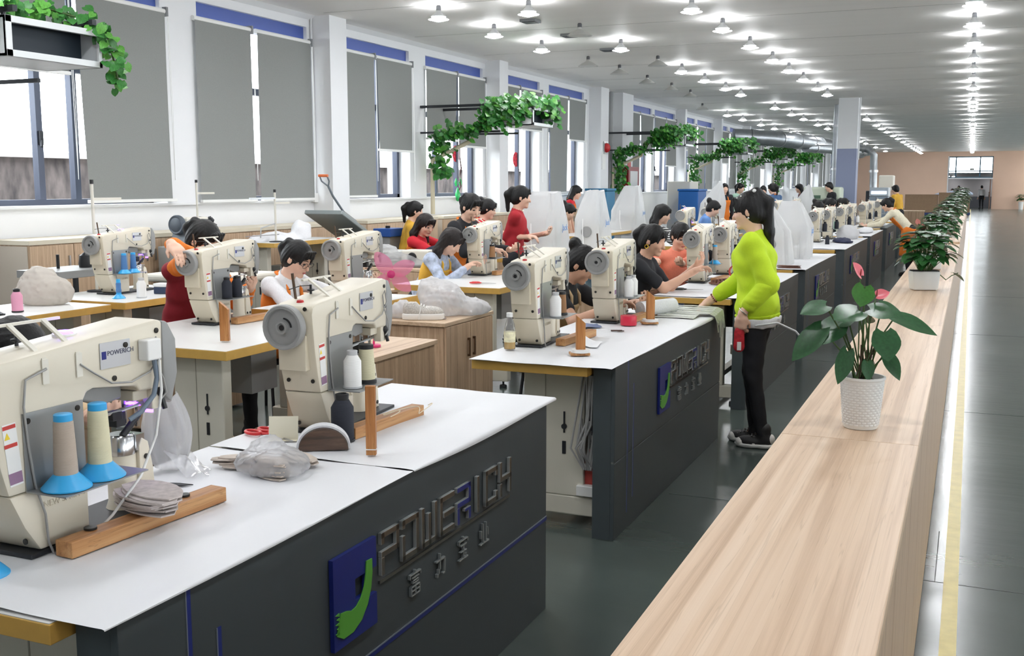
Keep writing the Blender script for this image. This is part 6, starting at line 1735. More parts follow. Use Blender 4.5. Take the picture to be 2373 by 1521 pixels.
def cover_mesh(base, mid, top, zs, seed, n=28, amp=0.02):
    """tent of cloth: half-sizes (hx,hy,cx,cy) at heights zs"""
    m = MB(); rnd = random.Random(seed); p1,p2 = rnd.uniform(0,6),rnd.uniform(0,6)
    secs = [base,mid,top]; rows_ = 12
    def sect(t):
        if t < 0.5: a,b,q = base,mid,t*2
        else: a,b,q = mid,top,(t-0.5)*2
        return [a[i]+(b[i]-a[i])*q for i in range(4)]
    ring = []
    for j in range(rows_+1):
        t = j/rows_; s = sect(t); z = zs[0]+(zs[1]-zs[0])*min(1,t*2) if t < 0.5 else zs[1]+(zs[2]-zs[1])*(t-0.5)*2
        r = []
        for i in range(n):
            a = 2*PI*i/n; c,s_ = math.cos(a),math.sin(a)
            e = 0.45; x = math.copysign(abs(c)**e,c)*s[0]; y = math.copysign(abs(s_)**e,s_)*s[1]
            w = 1+amp*6*math.sin(5*a+p1+2.5*t)*(0.4+t*0.6)+amp*3*math.sin(11*a+p2-3*t)
            r.append((s[2]+x*w, s[3]+y*w, z+0.012*math.sin(3*a+p1)*t))
        ring.append(r)
    vs = [p for r in ring for p in r]; fs = []
    for j in range(rows_):
        for i in range(n): fs.append((j*n+i,j*n+(i+1)%n,(j+1)*n+(i+1)%n,(j+1)*n+i))
    fs.append(tuple(range(rows_*n,(rows_+1)*n)))
    m.add(vs,fs); return m
def covered(x,y,z,lab_m,lab_c,base,mid,top,zs,seed,txt=True,tm=None):
    t = thing('flatbed_machine', lab_m, 'sewing machine', (x,y,z), 0, 'flatbed machines under plastic covers')
    for n2,me in flatbed(): inst(n2,me,t)
    c = thing('plastic_cover', lab_c, 'cover', (x,y,z), 0, 'frosted plastic machine covers')
    cover_mesh(base,mid,top,zs,seed).build('film', M_COVER, c, smooth=70)
    MB().tube([(mid[2]-mid[0]*0.3,mid[3]-mid[1]-0.012,zs[1]),(base[2]-base[0]*0.2,base[3]-base[1]-0.012,zs[1]*0.5),(base[2]-base[0]*0.1,base[3]-base[1]-0.012,0.01)],0.006,n=5).build('tie_string', M_WHITEPL, c)
    if txt:
        me = text_mesh('Jack',0.10,0.001,'print'); me.materials.clear(); me.materials.append(M_PRINT)
        o = inst('print', me, c, (base[2]+base[0]+0.012,-0.02,zs[1]*0.78)); o.rotation_euler = (PI/2,0,PI/2)
covered(-4.38,11.05,0.795,'flatbed machine dimly visible inside the largest frosted cover','large frosted cover with blue print behind the juice bottle machine',(0.24,0.30,0,0.1),(0.21,0.26,0,0.1),(0.16,0.13,0,0.1),(0.0,0.36,0.70),1)
covered(-4.40,12.75,0.795,'flatbed machine inside the narrow frosted cover','narrow frosted cover with peaked top, right of the largest cover',(0.20,0.26,0,0.1),(0.17,0.22,0,0.1),(0.10,0.10,0.03,0.12),(0.0,0.36,0.71),2)
covered(-5.56,18.1,0.795,'flatbed machine inside the cover near the red cabinet','frosted cover with rounded peak near the red fire cabinet',(0.28,0.34,0,0.1),(0.25,0.28,0,0.1),(0.12,0.12,0.05,0.12),(-0.1,0.34,0.76),3)
covered(-1.80,10.75,0.795,'flatbed machine inside the nearer cover of the fourth bench','nearer frosted cover on the fourth bench beside the lime sweatshirt',(0.19,0.26,0,0.1),(0.16,0.20,0,0.08),(0.05,0.06,-0.05,0.0),(0.0,0.32,0.58),4,False)
covered(-1.78,11.75,0.795,'flatbed machine inside the farther cover of the fourth bench','farther frosted cover on the fourth bench, rounded top',(0.22,0.32,0,0.1),(0.20,0.26,0,0.08),(0.10,0.08,0.0,0.05),(0.0,0.34,0.60),5)
covered(-5.05,22.3,0.795,'flatbed machine inside the tilted far cover','tall tilted frosted cover beside the blue bin',(0.24,0.34,0,0.1),(0.22,0.28,0.05,0.1),(0.03,0.05,0.2,0.1),(0.0,0.4,0.85),6,False)
covered(-3.65,26.1,0.795,'flatbed machine inside the farthest pointed cover','farthest pointed frosted cover before the pale green machine',(0.24,0.34,0,0.1),(0.2,0.26,0.03,0.1),(0.03,0.04,0.1,0.1),(0.0,0.4,0.78),7,False)
sew_table(-5.4,-4.7,21.6,23.2,0.79,'table under the tilted far cover')

# ------------------------------------------------------------------ things on the front bench
ZB = 0.7985
def blob(nm, lab, cat, loc, prims, m, res=0.008, wr=0.008, fx=(60,50,70), group=None, ph=0.0, flat=True):
    lo = np.min([np.array(p[0])-np.array(p[1]) for p in prims],0)-0.03; hi = np.max([np.array(p[0])+np.array(p[1]) for p in prims],0)+0.03
    G = SDF(lo,hi,res)
    for c,r in prims: G.ell(c,r,0.03)
    if 'bag' in nm or 'film' in nm: G.crumple(wr*1.0,fx[0]*0.95,len(lab))
    else: G.wrinkle(wr,fx,ph); G.wrinkle(wr*0.5,(fx[0]*2.3,fx[1]*2.1,fx[2]*1.9),ph+1)
    if flat: G.cut((0,0,0.001),(0,0,-1))
    o = inst(nm, G.mesh(nm, m), None, loc); tag(o, lab, cat, group); return o
M_DKWOOD = wood('dark_bowl_wood',(54,40,32),(84,64,52),(112,88,70),(3,40,40),1.0,0.35,0.2)
hr = thing('half_round_block','dark half-round wooden block with white felt rim on the front bench','block',(-1.724,2.60,ZB),RAD(33))
MB().prism([(0.073*math.cos(t),0.066*math.sin(t)) for t in np.linspace(0,PI,25)],'y',0.0,0.055).build('wood', M_DKWOOD, hr, smooth=40)
fel = MB(); R1,R2 = 0.074,0.080
fel.prism([(R1*math.cos(t),0.067*math.sin(t)) for t in np.linspace(0,PI,25)]+[(R2*math.cos(t),0.073*math.sin(t)) for t in np.linspace(PI,0,25)],'y',0.012,0.056)
fel.build('felt_rim', C_WHITE, hr)
M_OAKSTICK = wood('orange_wood',(148,92,44),(176,116,62),(196,140,84),(40,40,2.0),1.0,0.45,0.4)
def stick(x,y,h,w,d,lab,slant=False,rz=0.3,band=True,foot=False):
    t = thing('wooden_stand', lab, 'wood stick', (x,y,ZB), rz)
    z0 = 0.012 if foot else 0.0
    if slant: MB().prism([(-w/2,z0),(w/2,z0),(w/2,h*0.80),(-w/2,h)],'y',-d/2,d/2).build('upright', M_OAKSTICK, t, bevel=0.0015)
    else: MB().box(-w/2,w/2,-d/2,d/2,z0,h).build('upright', M_OAKSTICK, t, bevel=0.0015)
    if band: MB().box(-w/2-0.001,w/2+0.001,-d/2-0.001,d/2+0.001,0.016,0.019).build('band', M_WHITEPL, t)
    if foot:
        MB().box(-0.05,0.04,-0.035,0.035,0,0.011).build('foot_board', M_PINE, t, bevel=0.001)
        MB().lathe([(0.03,0.0),(0.045,0.0),(0.045,0.014),(0.03,0.014)],(0,0,0.012),24).build('tape_ring', M_WHITEPL, t, smooth=40)
stick(-1.568,2.614,0.205,0.029,0.02,'upright square wooden stick standing on the front bench',False,0.35)
stick(-1.625,4.59,0.185,0.042,0.03,'slant-topped wooden upright on the near end of the second bench',True,0.5,False,True)
stick(-1.636,5.80,0.19,0.045,0.03,'slant-topped wooden upright in the middle of the second bench',True,0.5,False,True)
stick(-3.42,4.30,0.20,0.045,0.03,'slant-topped wooden upright on the raised-hand worker table',True,0.4,False,False)
def scissors(x,y,z,rz,col,lab):
    t = thing('scissors', lab, 'scissors', (x,y,z), rz)
    for s_ in (-1,1):
        MB().prism([(0.0,0.0),(0.006*s_,0.0),(0.010*s_,-0.01),(0.0,-0.13)],'z',0.001+0.002*(s_>0),0.003+0.002*(s_>0)).build('blade', M_CHR, t)
        cx = 0.024*s_
        m = MB(); m.tube([(cx+0.018*math.cos(a),0.05+0.032*math.sin(a),0.006) for a in np.linspace(0,2*PI,19)],0.0055,n=7); m.tube([(cx*0.6,0.02,0.005),(0.0,-0.005,0.004)],0.005,n=6)
        m.build('handle', col, t, smooth=60)
scissors(-1.985,2.69,ZB+0.002,RAD(70),mat('red_handle',(206,40,44),0.4),'red-handled scissors behind the cream card on the front bench')
scissors(-1.93,7.80,ZB,RAD(100),M_BLACK,'black scissors on the near edge of the third bench')
scissors(-3.56,7.66,ZB,RAD(95),mat('red_handle',(206,40,44),0.4),'red-handled scissors on the middle row table')
cd = MB().grid(lambda u,v:(-0.045+0.09*u,0.0+0.05*v if v < 0.5 else 0.025+0.028*(v-0.5),0.002+(0.0 if v < 0.5 else 0.14*(v-0.5))),6,10).build('folded_card', mat('cream_card',(226,220,198),0.6), None, (-1.90,2.64,ZB), (0,0,RAD(25)), smooth=30); tag(cd,'folded cream card standing open beside the half-round block','card')
# cut pieces and plastic
M_FELT = mat('beige_felt',(196,184,172),0.9,noise=(40,0.1)); M_FELTE = mat('felt_grey',(206,196,192),0.9,noise=(60,0.15))
def pile(nm,x,y,z,n,L,W,seed,lab,m,group='cut shoe pieces',th=0.0045,jit=0.02,fan=0.0):
    rnd = random.Random(seed)
    t = thing(nm, lab, 'cut pieces', (x,y,z), rnd.uniform(-0.4,0.4), group)
    b = MB().prism([(L*(q-0.5),W*0.5*(math.sin(PI*min(1,q*0.9+0.08))**0.6)) for q in np.linspace(0,1,8)]+[(L*(q-0.5),-W*0.5*(math.sin(PI*min(1,q*0.8+0.1))**0.6)) for q in np.linspace(1,0,8)],'z',0,th*0.8).mesh('piece', m)
    for k in range(n):
        o = inst('piece', b, t, (rnd.uniform(-jit,jit)+fan*k,rnd.uniform(-jit,jit),th*k)); o.rotation_euler = (rnd.uniform(-0.05,0.05),rnd.uniform(-0.05,0.05),rnd.uniform(-0.15,0.15))
pile('cut_pieces',-1.73,1.86,0.835,11,0.19,0.10,1,'fanned pile of beige felt pieces on the left front machine bed',M_FELTE,jit=0.012,fan=0.003)
pile('cut_pieces',-1.86,2.36,ZB,6,0.09,0.05,2,'loose beige cut pieces left of the plastic film',M_FELT,jit=0.02)
pile('cut_pieces',-1.70,2.31,ZB,10,0.12,0.06,3,'neat stack of beige cut pieces under thin plastic film',M_FELT,jit=0.003)
pile('cut_pieces',-1.71,2.45,ZB,5,0.13,0.06,4,'flat beige cut pieces near the bench crease',M_FELT,jit=0.008)
blob('plastic_film','thin clear plastic film over the cut pieces','plastic',(-1.74,2.37,ZB),[((0,0,0.02),(0.11,0.09,0.035)),((0.05,-0.05,0.02),(0.07,0.05,0.04)),((-0.05,0.05,0.03),(0.05,0.05,0.05))],M_FILM,0.007,0.012,(70,60,80))
# standing clear bag: hollow folded film
def clear_bag(x,y,lab):
    m = MB()
    m.grid(lambda u,v:(0.055*(0.75+0.5*math.sin(PI*v))*math.cos(2*PI*u)*(1+0.12*math.sin(9*2*PI*u+5*v)) - 0.02*v, 0.045*(0.75+0.5*math.sin(PI*v))*math.sin(2*PI*u)*(1+0.14*math.sin(7*2*PI*u+4*v)), 0.005+0.20*v+0.012*math.sin(3*2*PI*u)*v),48,14)
    m.grid(lambda u,v:(0.02+0.10*v+0.02*math.sin(5*u),-0.05+0.1*u,0.004+0.06*(1-v)**2+0.008*math.sin(12*u+6*v)),14,10)
    o = m.build('plastic_bag', M_FILM, None, (x,y,ZB), smooth=70); tag(o,lab,'bag')
clear_bag(-2.0,2.26,'clear plastic bag standing open behind the left front machine')
blade = MB().prism([(-0.06,0),(-0.03,0.012),(0.03,0.014),(0.07,0.004),(0.03,-0.01),(-0.03,-0.012)],'z',0,0.0025).build('marking_blade', M_DARKMET, None, (-1.90,2.13,ZB), (0,0,0.3)); tag(blade,'dark flat blade lying beside the left front machine','blade')
for k,(x,y,lab) in enumerate(((-1.735,1.70,'black round cap on the near end of the long wooden block'),(-1.715,1.98,'black round cap on the far end of the long wooden block'))):
    o = MB().lathe([(0.0,0.0),(0.014,0.0),(0.014,0.005),(0.0,0.007)],n=16).build('round_cap', M_BLACK, None, (x,y,ZT+0.038), smooth=40); tag(o,lab,'cap')
yn_ = MB().tube([(0.02+0.03*math.cos(t)+0.01*t,0.05*math.sin(1.7*t)+0.02*t,0.003+0.008*abs(math.sin(t))) for t in np.linspace(0,9,60)],0.0016,n=5).build('loose_yarn', mat('yarn_cream',(220,206,180),0.8), None, (-1.735,2.93,ZT+0.04), smooth=60); tag(yn_,'loose cream yarn lying over the wooden block','yarn')
# adapter box clipped to the left front machine
M0 = [o for o in COL.objects if o.get('label','').startswith('large cream sewing machine')][0]
MB().box(TH+0.001,TH+0.032,0.30,0.345,0.375,0.425).build('light_adapter', M_WHITEPL, M0, bevel=0.004)
MB().tube([(TH+0.016,0.335,0.375),(TH+0.018,0.34,0.33),(TH+0.02,0.325,0.29),(TH+0.012,0.29,0.255),(TH,0.265,0.24)],0.006,n=8).build('light_cable', mat('blue_grey_cable',(110,124,140),0.5), M0, smooth=60)
MB().tube([(TH+0.02,0.345,0.40),(TH+0.03,0.34,0.3),(TH+0.045,0.30,0.2),(TH+0.06,0.23,0.12),(TH+0.05,0.15,0.05),(TH+0.02,0.12,0.01)],0.0032,n=6).build('light_cable', M_WHITEPL, M0, smooth=60)
# pink fan
M_PINKT = pane_mat('pink_plastic',(255,200,220),0.1,0.2,(250,160,196),0.5); M_PINK = mat('pink_hub',(226,60,130),0.35)
fan = thing('clip_fan','pink clip fan with four see-through blades behind the second front machine','fan',(-2.12,3.62,0.0),RAD(45))
MB().lathe([(0.0,-0.012),(0.014,-0.012),(0.022,0.0),(0.022,0.012),(0.0,0.016)],(0,0,1.235),20,axis=(0,-1,0)).build('hub', M_PINK, fan, smooth=40)
for q in range(4):
    a = RAD(25)+q*PI/2+0.15*q
    m = MB()
    def bl(u,v,a=a):
        r = 0.02+0.125*u; w_ = 0.042*math.sin(PI*min(1,u*0.8+0.18))**0.7*(2*v-1); tw = 0.45*(2*v-1)*0.02
        return (r*math.cos(a)-w_*math.sin(a), -0.004+tw, 1.235+r*math.sin(a)+w_*math.cos(a))
    m.grid(bl,8,5); m.build('blade', M_PINKT, fan, smooth=60)
MB().cyl((0,0.03,1.235),(0,0.0,1.235),0.012,n=12).tube([(0,0.03,1.235),(-0.06,0.045,1.1),(-0.09,0.045,0.84)],0.006,n=8).lathe([(0.04,0.0),(0.04,0.012),(0.0,0.012)],(-0.09,0.045,0.837),16).build('stand', M_PINK, fan, smooth=40)
fan.location = (-2.86,5.0,-0.135); fan.scale = (1,1,1)

# ------------------------------------------------------------------ cabinet with bag and sneaker
sn = thing('sneaker','white knit sneaker with thick white sole on the wooden cabinet','shoe',(-3.27,6.13,0.701),RAD(-66))
G = SDF((-0.07,-0.16,0),(0.07,0.16,0.14),0.006)
G.ell((0,-0.075,0.07),(0.036,0.056,0.062),0.03); G.ell((0,0.045,0.05),(0.041,0.092,0.04),0.04); G.ell((0,-0.075,0.128),(0.026,0.036,0.02),0.0,op='s'); G.cut((0,0,0.032),(0,0,-1))
inst('upper', G.mesh('upper', mat('knit_grey_white',(206,202,196),0.85,noise=(180,0.3))), sn)
MB().prism([(0.043*math.cos(t)*(1.0 if math.sin(t) > 0 else 0.92),-0.06+0.075*math.sin(t)) if math.sin(t) < 0 else (0.047*math.cos(t),0.06+0.085*math.sin(t)) for t in np.linspace(0,2*PI,29)[:-1]],'z',0.0,0.04).build('sole', mat('sole_white',(238,236,232),0.6), sn, bevel=0.006, smooth=50)
m = MB()
for k in range(5): m.tube([(-0.028,-0.01+0.018*k,0.092-0.007*k),(0,-0.008+0.018*k,0.104-0.008*k),(0.028,-0.01+0.018*k,0.092-0.007*k)],0.004,n=5)
m.tube([(0.02,-0.01,0.085),(0.045,-0.012,0.06),(0.05,-0.02,0.03),(0.052,-0.02,0.004)],0.003,n=5); m.build('laces', M_WHITEPL, sn, smooth=60)
blob('plastic_bag','large crumpled white plastic bag on the wooden cabinet','bag',(-3.26,6.40,0.701),[((0.0,0.0,0.10),(0.16,0.15,0.13)),((-0.08,0.0,0.16),(0.10,0.10,0.10)),((0.15,0.10,0.05),(0.12,0.12,0.07)),((0.22,0.16,0.04),(0.06,0.06,0.04))],M_BAGW,0.010,0.016,(44,40,52))
blob('plastic_bag','small crumpled white bag behind the sneaker heel','bag',(-3.46,6.14,0.701),[((0,0,0.045),(0.07,0.06,0.05)),((0.02,0.03,0.07),(0.05,0.05,0.05))],M_BAGW,0.009,0.012,(60,50,70))
pile('shoe_insoles',-3.22,6.22,0.702,4,0.16,0.06,8,'pink and grey insoles sticking out of the white bag',mat('insole_grey',(150,138,134),0.8))

# ------------------------------------------------------------------ second bench
bt = thing('juice_bottle','clear bottle with yellow juice and white cap on the second bench corner','bottle',(-1.995,4.62,ZB))
MB().lathe([(0.0,0.0),(0.026,0.0),(0.028,0.006),(0.028,0.09),(0.024,0.12),(0.014,0.145),(0.012,0.16),(0.0,0.16)],n=24).build('bottle_body', pane_mat('bottle_pet',(252,252,250),0.05,0.25,(240,240,240),0.18), bt, smooth=40)
MB().lathe([(0.0,0.003),(0.0255,0.003),(0.0265,0.03),(0.0265,0.045),(0.0,0.045)],n=24).build('juice', mat('orange_juice',(240,190,70),0.3), bt, smooth=40)
MB().lathe([(0.0,0.155),(0.0155,0.155),(0.0155,0.175),(0.0,0.177)],n=20).build('cap', M_WHITEPL, bt, smooth=40)
MB().lathe([(0.0285,0.035),(0.0287,0.085)],n=24).build('label_wrap', mat('bottle_label',(236,226,190),0.5,noise=(40,0.25)), bt, smooth=40)
o = MB().lathe([(0.0,0.0),(0.045,0.0),(0.046,0.004),(0.046,0.05),(0.044,0.054),(0.0,0.054)],n=32).build('ribbon_spool', mat('red_ribbon',(206,38,66),0.35), None, (-1.73,5.69,ZB), smooth=40); tag(o,'red ribbon spool lying flat on the second bench','spool')
o = MB().tube([(0,0.0,0.045),(0,0.28,0.05)],0.045,n=20).tube([(0,-0.002,0.045),(0,0.002,0.045)],0.02,n=12).build('fabric_roll', C_WHITE, None, (-1.78,6.08,ZB), (0,0,RAD(-30)), smooth=50); tag(o,'white fabric roll lying behind the wooden upright','fabric roll')
M_STRIP = mat('grey_white_leather',(214,216,210),0.6)
rnd = random.Random(12)
st = thing('leather_strips','grey-white leather strips piled and hanging over the second bench end','leather strips',(0,0,0))
for k in range(15):
    y0 = 6.12+0.025*k; xs = -1.72+0.02*(k%4); hang = rnd.uniform(0.05,0.21) if k > 5 else 0.0; zb = 0.797+0.0022*k
    pts = [(xs,y0+rnd.uniform(-0.03,0.03),zb),(-1.55,y0+rnd.uniform(-0.02,0.02),zb+0.006*rnd.random()),(-1.40,y0,zb+0.002)]
    if hang: pts += [(-1.37,y0+0.005,zb-0.012),(-1.36,y0+0.01+rnd.uniform(-0.02,0.02),zb-0.05),(-1.355-0.003*(k%3),y0+0.015+rnd.uniform(-0.03,0.03),zb-hang)]
    else: pts[-1] = (-1.46,y0,zb+0.002)
    P_ = [Vector(p) for p in pts]; m = MB(); wd_ = rnd.uniform(0.012,0.02)
    for i in range(len(P_)-1):
        a,b = P_[i],P_[i+1]; wv_ = Vector((0,wd_,0)); d = Vector((b.z-a.z,0,-(b.x-a.x))); d = d.normalized()*0.0012 if d.length > 0 else Vector((0,0,0.0012))
        m.add([a-wv_-d,a+wv_-d,b+wv_-d,b-wv_-d,a-wv_+d,a+wv_+d,b+wv_+d,b-wv_+d],[(0,3,2,1),(4,5,6,7),(0,1,5,4),(1,2,6,5),(2,3,7,6),(3,0,4,7)])
    m.build('strip', M_STRIP, st, recalc=True)
o = MB().grid(lambda u,v:(0.10*u,0.21*v,0.001+0.045*max(0,1-abs(u-0.05)*1.6)*0.8*(1-u)),10,6).build('paper_sheet', mat('white_paper',(240,240,243),0.7), None, (-1.72,4.80,ZB), (0,0,0.2), smooth=60); tag(o,'curled white paper sheet on the second bench','paper')
o = MB().box(-0.03,0.03,-0.008,0.008,0,0.006).box(0.005,0.04,-0.014,0.0,0.0,0.004).build('paper_clip', mat('brown_clip',(70,46,36),0.5), None, (-1.715,5.42,ZB), (0,0,0.4)); tag(o,'small brown clip lying on the second bench','clip')
o = MB().grid(lambda u,v:(0.12*u,0.16*v,0.002+0.006*math.sin(4*u+3*v)**2),6,6).build('blue_folder', mat('blue_grey_folder',(90,104,140),0.5), None, (-1.93,5.45,ZB), (0,0,0.5), smooth=60); tag(o,'blue-grey folder between the two machines of the second bench','folder')
# red phone pouch in the hand of the lime woman
ph_ = thing('phone_pouch','red patterned pouch held by the woman in lime green','pouch',(-1.215,6.235,0.60),RAD(20))
G = SDF((-0.05,-0.03,-0.02),(0.05,0.03,0.17),0.005); G.cap((0,0,0.03),(0,0,0.12),0.034,0.03,0.0,flat=((0,1,0),0.4)); inst('pouch_body', G.mesh('pouch_body', mat('red_print',(186,36,48),0.6,noise=(30,0.45))), ph_)
MB().box(-0.014,0.01,-0.0165,-0.0145,0.01,0.06).build('white_figure', M_WHITEPL, ph_)
MB().tube([(0,0,0.14),(0.012,0,0.17),(0.0,0,0.185),(-0.012,0,0.17),(0,0,0.14)],0.003,n=5).build('strap', M_RED, ph_)

# ------------------------------------------------------------------ third bench and beyond
M_SANDAL = mat('brown_leather',(104,62,44),0.5)
for k,(x,y,lab) in enumerate(((-1.78,8.33,'nearer brown strappy sandal upper on the third bench'),(-1.70,8.62,'farther brown strappy sandal upper on the third bench'))):
    t = thing('sandal_upper', lab, 'sandal', (x,y,ZB), RAD(60))
    for q in range(5):
        yy = -0.08+0.035*q; MB().tube([(-0.045,yy,0.0),(-0.03,yy+0.005,0.05-0.006*q),(0.03,yy+0.005,0.05-0.006*q),(0.045,yy,0.0)],0.008,n=6).build('strap', M_SANDAL, t, smooth=60)
    MB().tube([(-0.045,-0.09,0.006),(-0.05,0,0.006),(-0.03,0.09,0.006),(0.03,0.09,0.006),(0.05,0,0.006),(0.045,-0.09,0.006)],0.009,n=6).build('rim', M_SANDAL, t, smooth=60)
o = MB().tube([(0.05*math.cos(t),0.02*math.sin(t)+0.004*t,0.06+0.05*math.sin(t)) for t in np.linspace(0,18.8,60)],0.004,n=5).build('cord_coil', mat('red_cord',(176,62,56),0.6), None, (-1.80,8.95,ZB-0.005), smooth=60); tag(o,'coil of red cord hanging beside the third bench machines','cord')
blob('cloth_rag','dark navy cloth heap on the fifth bench','cloth',(-1.60,15.2,0.798),[((0,0,0.02),(0.12,0.2,0.04)),((0.08,-0.15,0.01),(0.09,0.12,0.025))],fabric('navy',(40,46,74)),0.014,0.012,(30,26,30))
blob('plastic_bag','white dome-shaped plastic bag on the fifth bench','bag',(-1.63,16.25,0.798),[((0,0,0.06),(0.16,0.22,0.14))],M_BAGW,0.014,0.01,(26,22,26))
blob('fabric_bundle','white fabric bundle on the sixth bench','fabric',(-1.6,18.4,0.798),[((0,0,0.02),(0.14,0.3,0.05)),((0.04,0.2,0.03),(0.1,0.2,0.05))],C_WHITE,0.016,0.012,(26,22,26))
blob('fabric_bundle','white fabric pile under the hands of the orange apron woman','fabric',(-1.62,21.2,0.798),[((0,0,0.03),(0.16,0.4,0.06)),((0.02,-0.2,0.04),(0.12,0.25,0.06))],C_WHITE,0.018,0.012,(22,20,22))
pile('shoe_parts',-1.62,19.4,0.796,4,0.3,0.12,15,'ochre cut pieces on the sixth bench end',mat('ochre_piece',(190,160,90),0.8))
pile('shoe_parts',-1.55,10.3,0.796,5,0.22,0.09,16,'brown and white cut pieces at the near end of the fourth bench',mat('brown_piece',(120,84,72),0.8))

# ------------------------------------------------------------------ left tables
blob('plastic_bag','big crumpled greyish plastic bag on the left table','bag',(-5.62,5.2,0.793),[((0,0,0.09),(0.17,0.14,0.12)),((-0.03,0.02,0.17),(0.11,0.10,0.08)),((0.10,0.05,0.08),(0.09,0.09,0.09))],pane_mat('grey_bag_film',(240,238,234),0.3,0.15,(222,216,208),0.82),0.010,0.016,(40,44,50))
blob('pink_cloth','bright pink material heap at the left photo edge','cloth',(-5.70,4.62,0.793),[((0,0,0.02),(0.12,0.10,0.06)),((0.1,0.1,0.02),(0.10,0.08,0.035))],fabric('magenta',(206,74,130)),0.010,0.010,(50,44,50))
pile('cut_pieces',-5.46,4.68,0.794,5,0.16,0.07,21,'black and white cut pieces beside the pink cone',mat('dark_piece',(60,62,66),0.7),jit=0.04)
bx = thing('small_tray','small white and navy tray on the left row table','tray',(-5.30,6.0,0.803),0.2); MB().box(-0.06,0.06,-0.04,0.04,0,0.05).build('tray_base', mat('navy_plastic',(44,58,84),0.4), bx, bevel=0.006); MB().box(-0.062,0.062,-0.042,0.042,0.05,0.075).build('tray_lid', M_WHITEPL, bx, bevel=0.006)
# grey cut stacks behind the fan, wrapped
pile('cut_pieces',-5.2,8.97,0.801,13,0.45,0.28,23,'stack of grey cut sheets in plastic before the red-shirted women',mat('grey_sheet',(196,198,192),0.7),th=0.011,jit=0.02)
blob('plastic_bag','loose white plastic over the grey cut sheets','plastic',(-5.05,8.95,0.801),[((0,0,0.05),(0.28,0.16,0.09)),((-0.15,0,0.15),(0.14,0.12,0.06)),((0.25,0,0.02),(0.15,0.12,0.05))],M_FILM,0.014,0.016,(30,34,40))
lm = thing('feeding_machine','small white machine with round black lens in the left row','machine',(-4.82,8.86,0.80),0); MB().box(-0.16,0.14,0.05,0.25,0.0,0.16).build('case', M_CREAM2, lm, bevel=0.015); MB().lathe([(0.0,-0.01),(0.045,-0.01),(0.05,0.0),(0.0,0.004)],(-0.04,0.05,0.09),20,axis=(0,1,0)).build('lens', M_BLACK, lm, smooth=40); MB().box(-0.1,0.15,0.0,0.05,0.01,0.025).build('tray', M_BLACK, lm)
gb = thing('water_bottle','clear drinking bottle beside the red-shirted woman','bottle',(-5.46,8.84,0.801)); MB().lathe([(0.0,0.0),(0.035,0.0),(0.037,0.01),(0.035,0.16),(0.02,0.19),(0.0,0.19)],n=18).build('bottle_body', pane_mat('bottle_clear',(245,245,245),0.05,0.3,(230,230,230),0.3), gb, smooth=40); MB().lathe([(0.0,0.19),(0.022,0.19),(0.02,0.22),(0.0,0.225)],n=14).build('cap', M_WHITEPL, gb, smooth=40)

# ------------------------------------------------------------------ along the window wall
def thread_stand(x,y,z0,zt,lab,arm=0.28,two=False):
    t = thing('thread_stand', lab, 'thread stand', (x,y,z0)); H = zt-z0
    MB().cyl((0,0,0),(0,0,H),0.011,n=10).build('pole', M_CREAM2, t, smooth=40); MB().cyl((0,0,H),(0,0,H+0.03),0.014,n=10).build('cap', M_BLACK, t)
    MB().box(-0.008,0.008,0.0,arm,H-0.12,H-0.10).build('arm', M_CREAM2, t)
    if two:
        MB().box(-0.008,0.008,-0.42,0.0,H-0.07,H-0.05).build('arm', M_STEEL, t); MB().tube([(0,0,H-0.32),(0,-0.25,H-0.36),(0,-0.26,H-0.46)],0.006,n=6).build('arm', M_STEEL, t); MB().box(-0.005,0.005,-0.5,0.05,H-0.44,H-0.43).build('arm', M_STEEL, t)
    MB().lathe([(0.07,0.0),(0.07,0.01),(0.015,0.015)],n=16).build('base', M_DARKMET, t)
thread_stand(-5.85,5.92,0.803,1.585,'white thread stand pole behind the left row machine')
thread_stand(-7.46,9.0,1.10,1.60,'white thread stand pole beside the dark grey machine')
thread_stand(-6.62,9.2,0.987,1.50,'tall metal thread stand with double arms behind the woman with glasses',0.25,True)
gm = thing('old_machine','dark grey and cream industrial machine on a stand by the wall','machine',(-7.1,8.2,0.0)); gm_o = []; MB().box(-0.2,0.2,0.0,0.5,0.0,0.98).build('stand', M_GREYC, gm, bevel=0.01); MB().prism([(0.05,0.98),(0.38,0.98),(0.32,1.13),(0.1,1.13)],'x',-0.09,0.09).build('pedestal', mat('machine_slate',(96,104,112),0.5), gm, bevel=0.01); MB().box(-0.07,0.07,0.12,0.45,1.13,1.26).build('machine_body', M_CREAM2, gm, bevel=0.015); MB().lathe([(0.0,0.0),(0.05,0.0),(0.07,0.01),(0.085,0.005),(0.095,0.02),(0.095,0.05),(0.0,0.06)],(0,0.03,1.19),28,axis=(0,1,0)).build('handwheel', mat('machine_slate_dark',(70,78,88),0.5), gm, smooth=35)
hd = MB(); rnd = random.Random(9)
for k in range(14): hd.obox((rnd.uniform(-0.06,0.08),0.43+rnd.uniform(0,0.14),1.12+rnd.uniform(0,0.15)),(0.04,0.03,rnd.uniform(0.03,0.09)),(rnd.uniform(0,1),rnd.uniform(0,1),0))
hd.build('sewing_head', M_DARKMET, gm)
cf = thing('console_machine','pale machine body with white platform in the left row','machine',(-6.35,6.9,0.0)); MB().box(0,0.9,0,0.7,0.78,0.84).build('platform', M_CREAM2, cf, bevel=0.02); MB().box(0.2,0.7,0.1,0.6,0.0,0.78).build('stand', M_GREYC, cf, bevel=0.01)
gt = thing('stitching_table','grey steel worktable behind the crumpled plastic bag','table',(-6.42,5.72,0)); MB().box(0,0.42,0,0.55,0.90,0.955).build('table_plate', M_GREYC, gt, bevel=0.004)
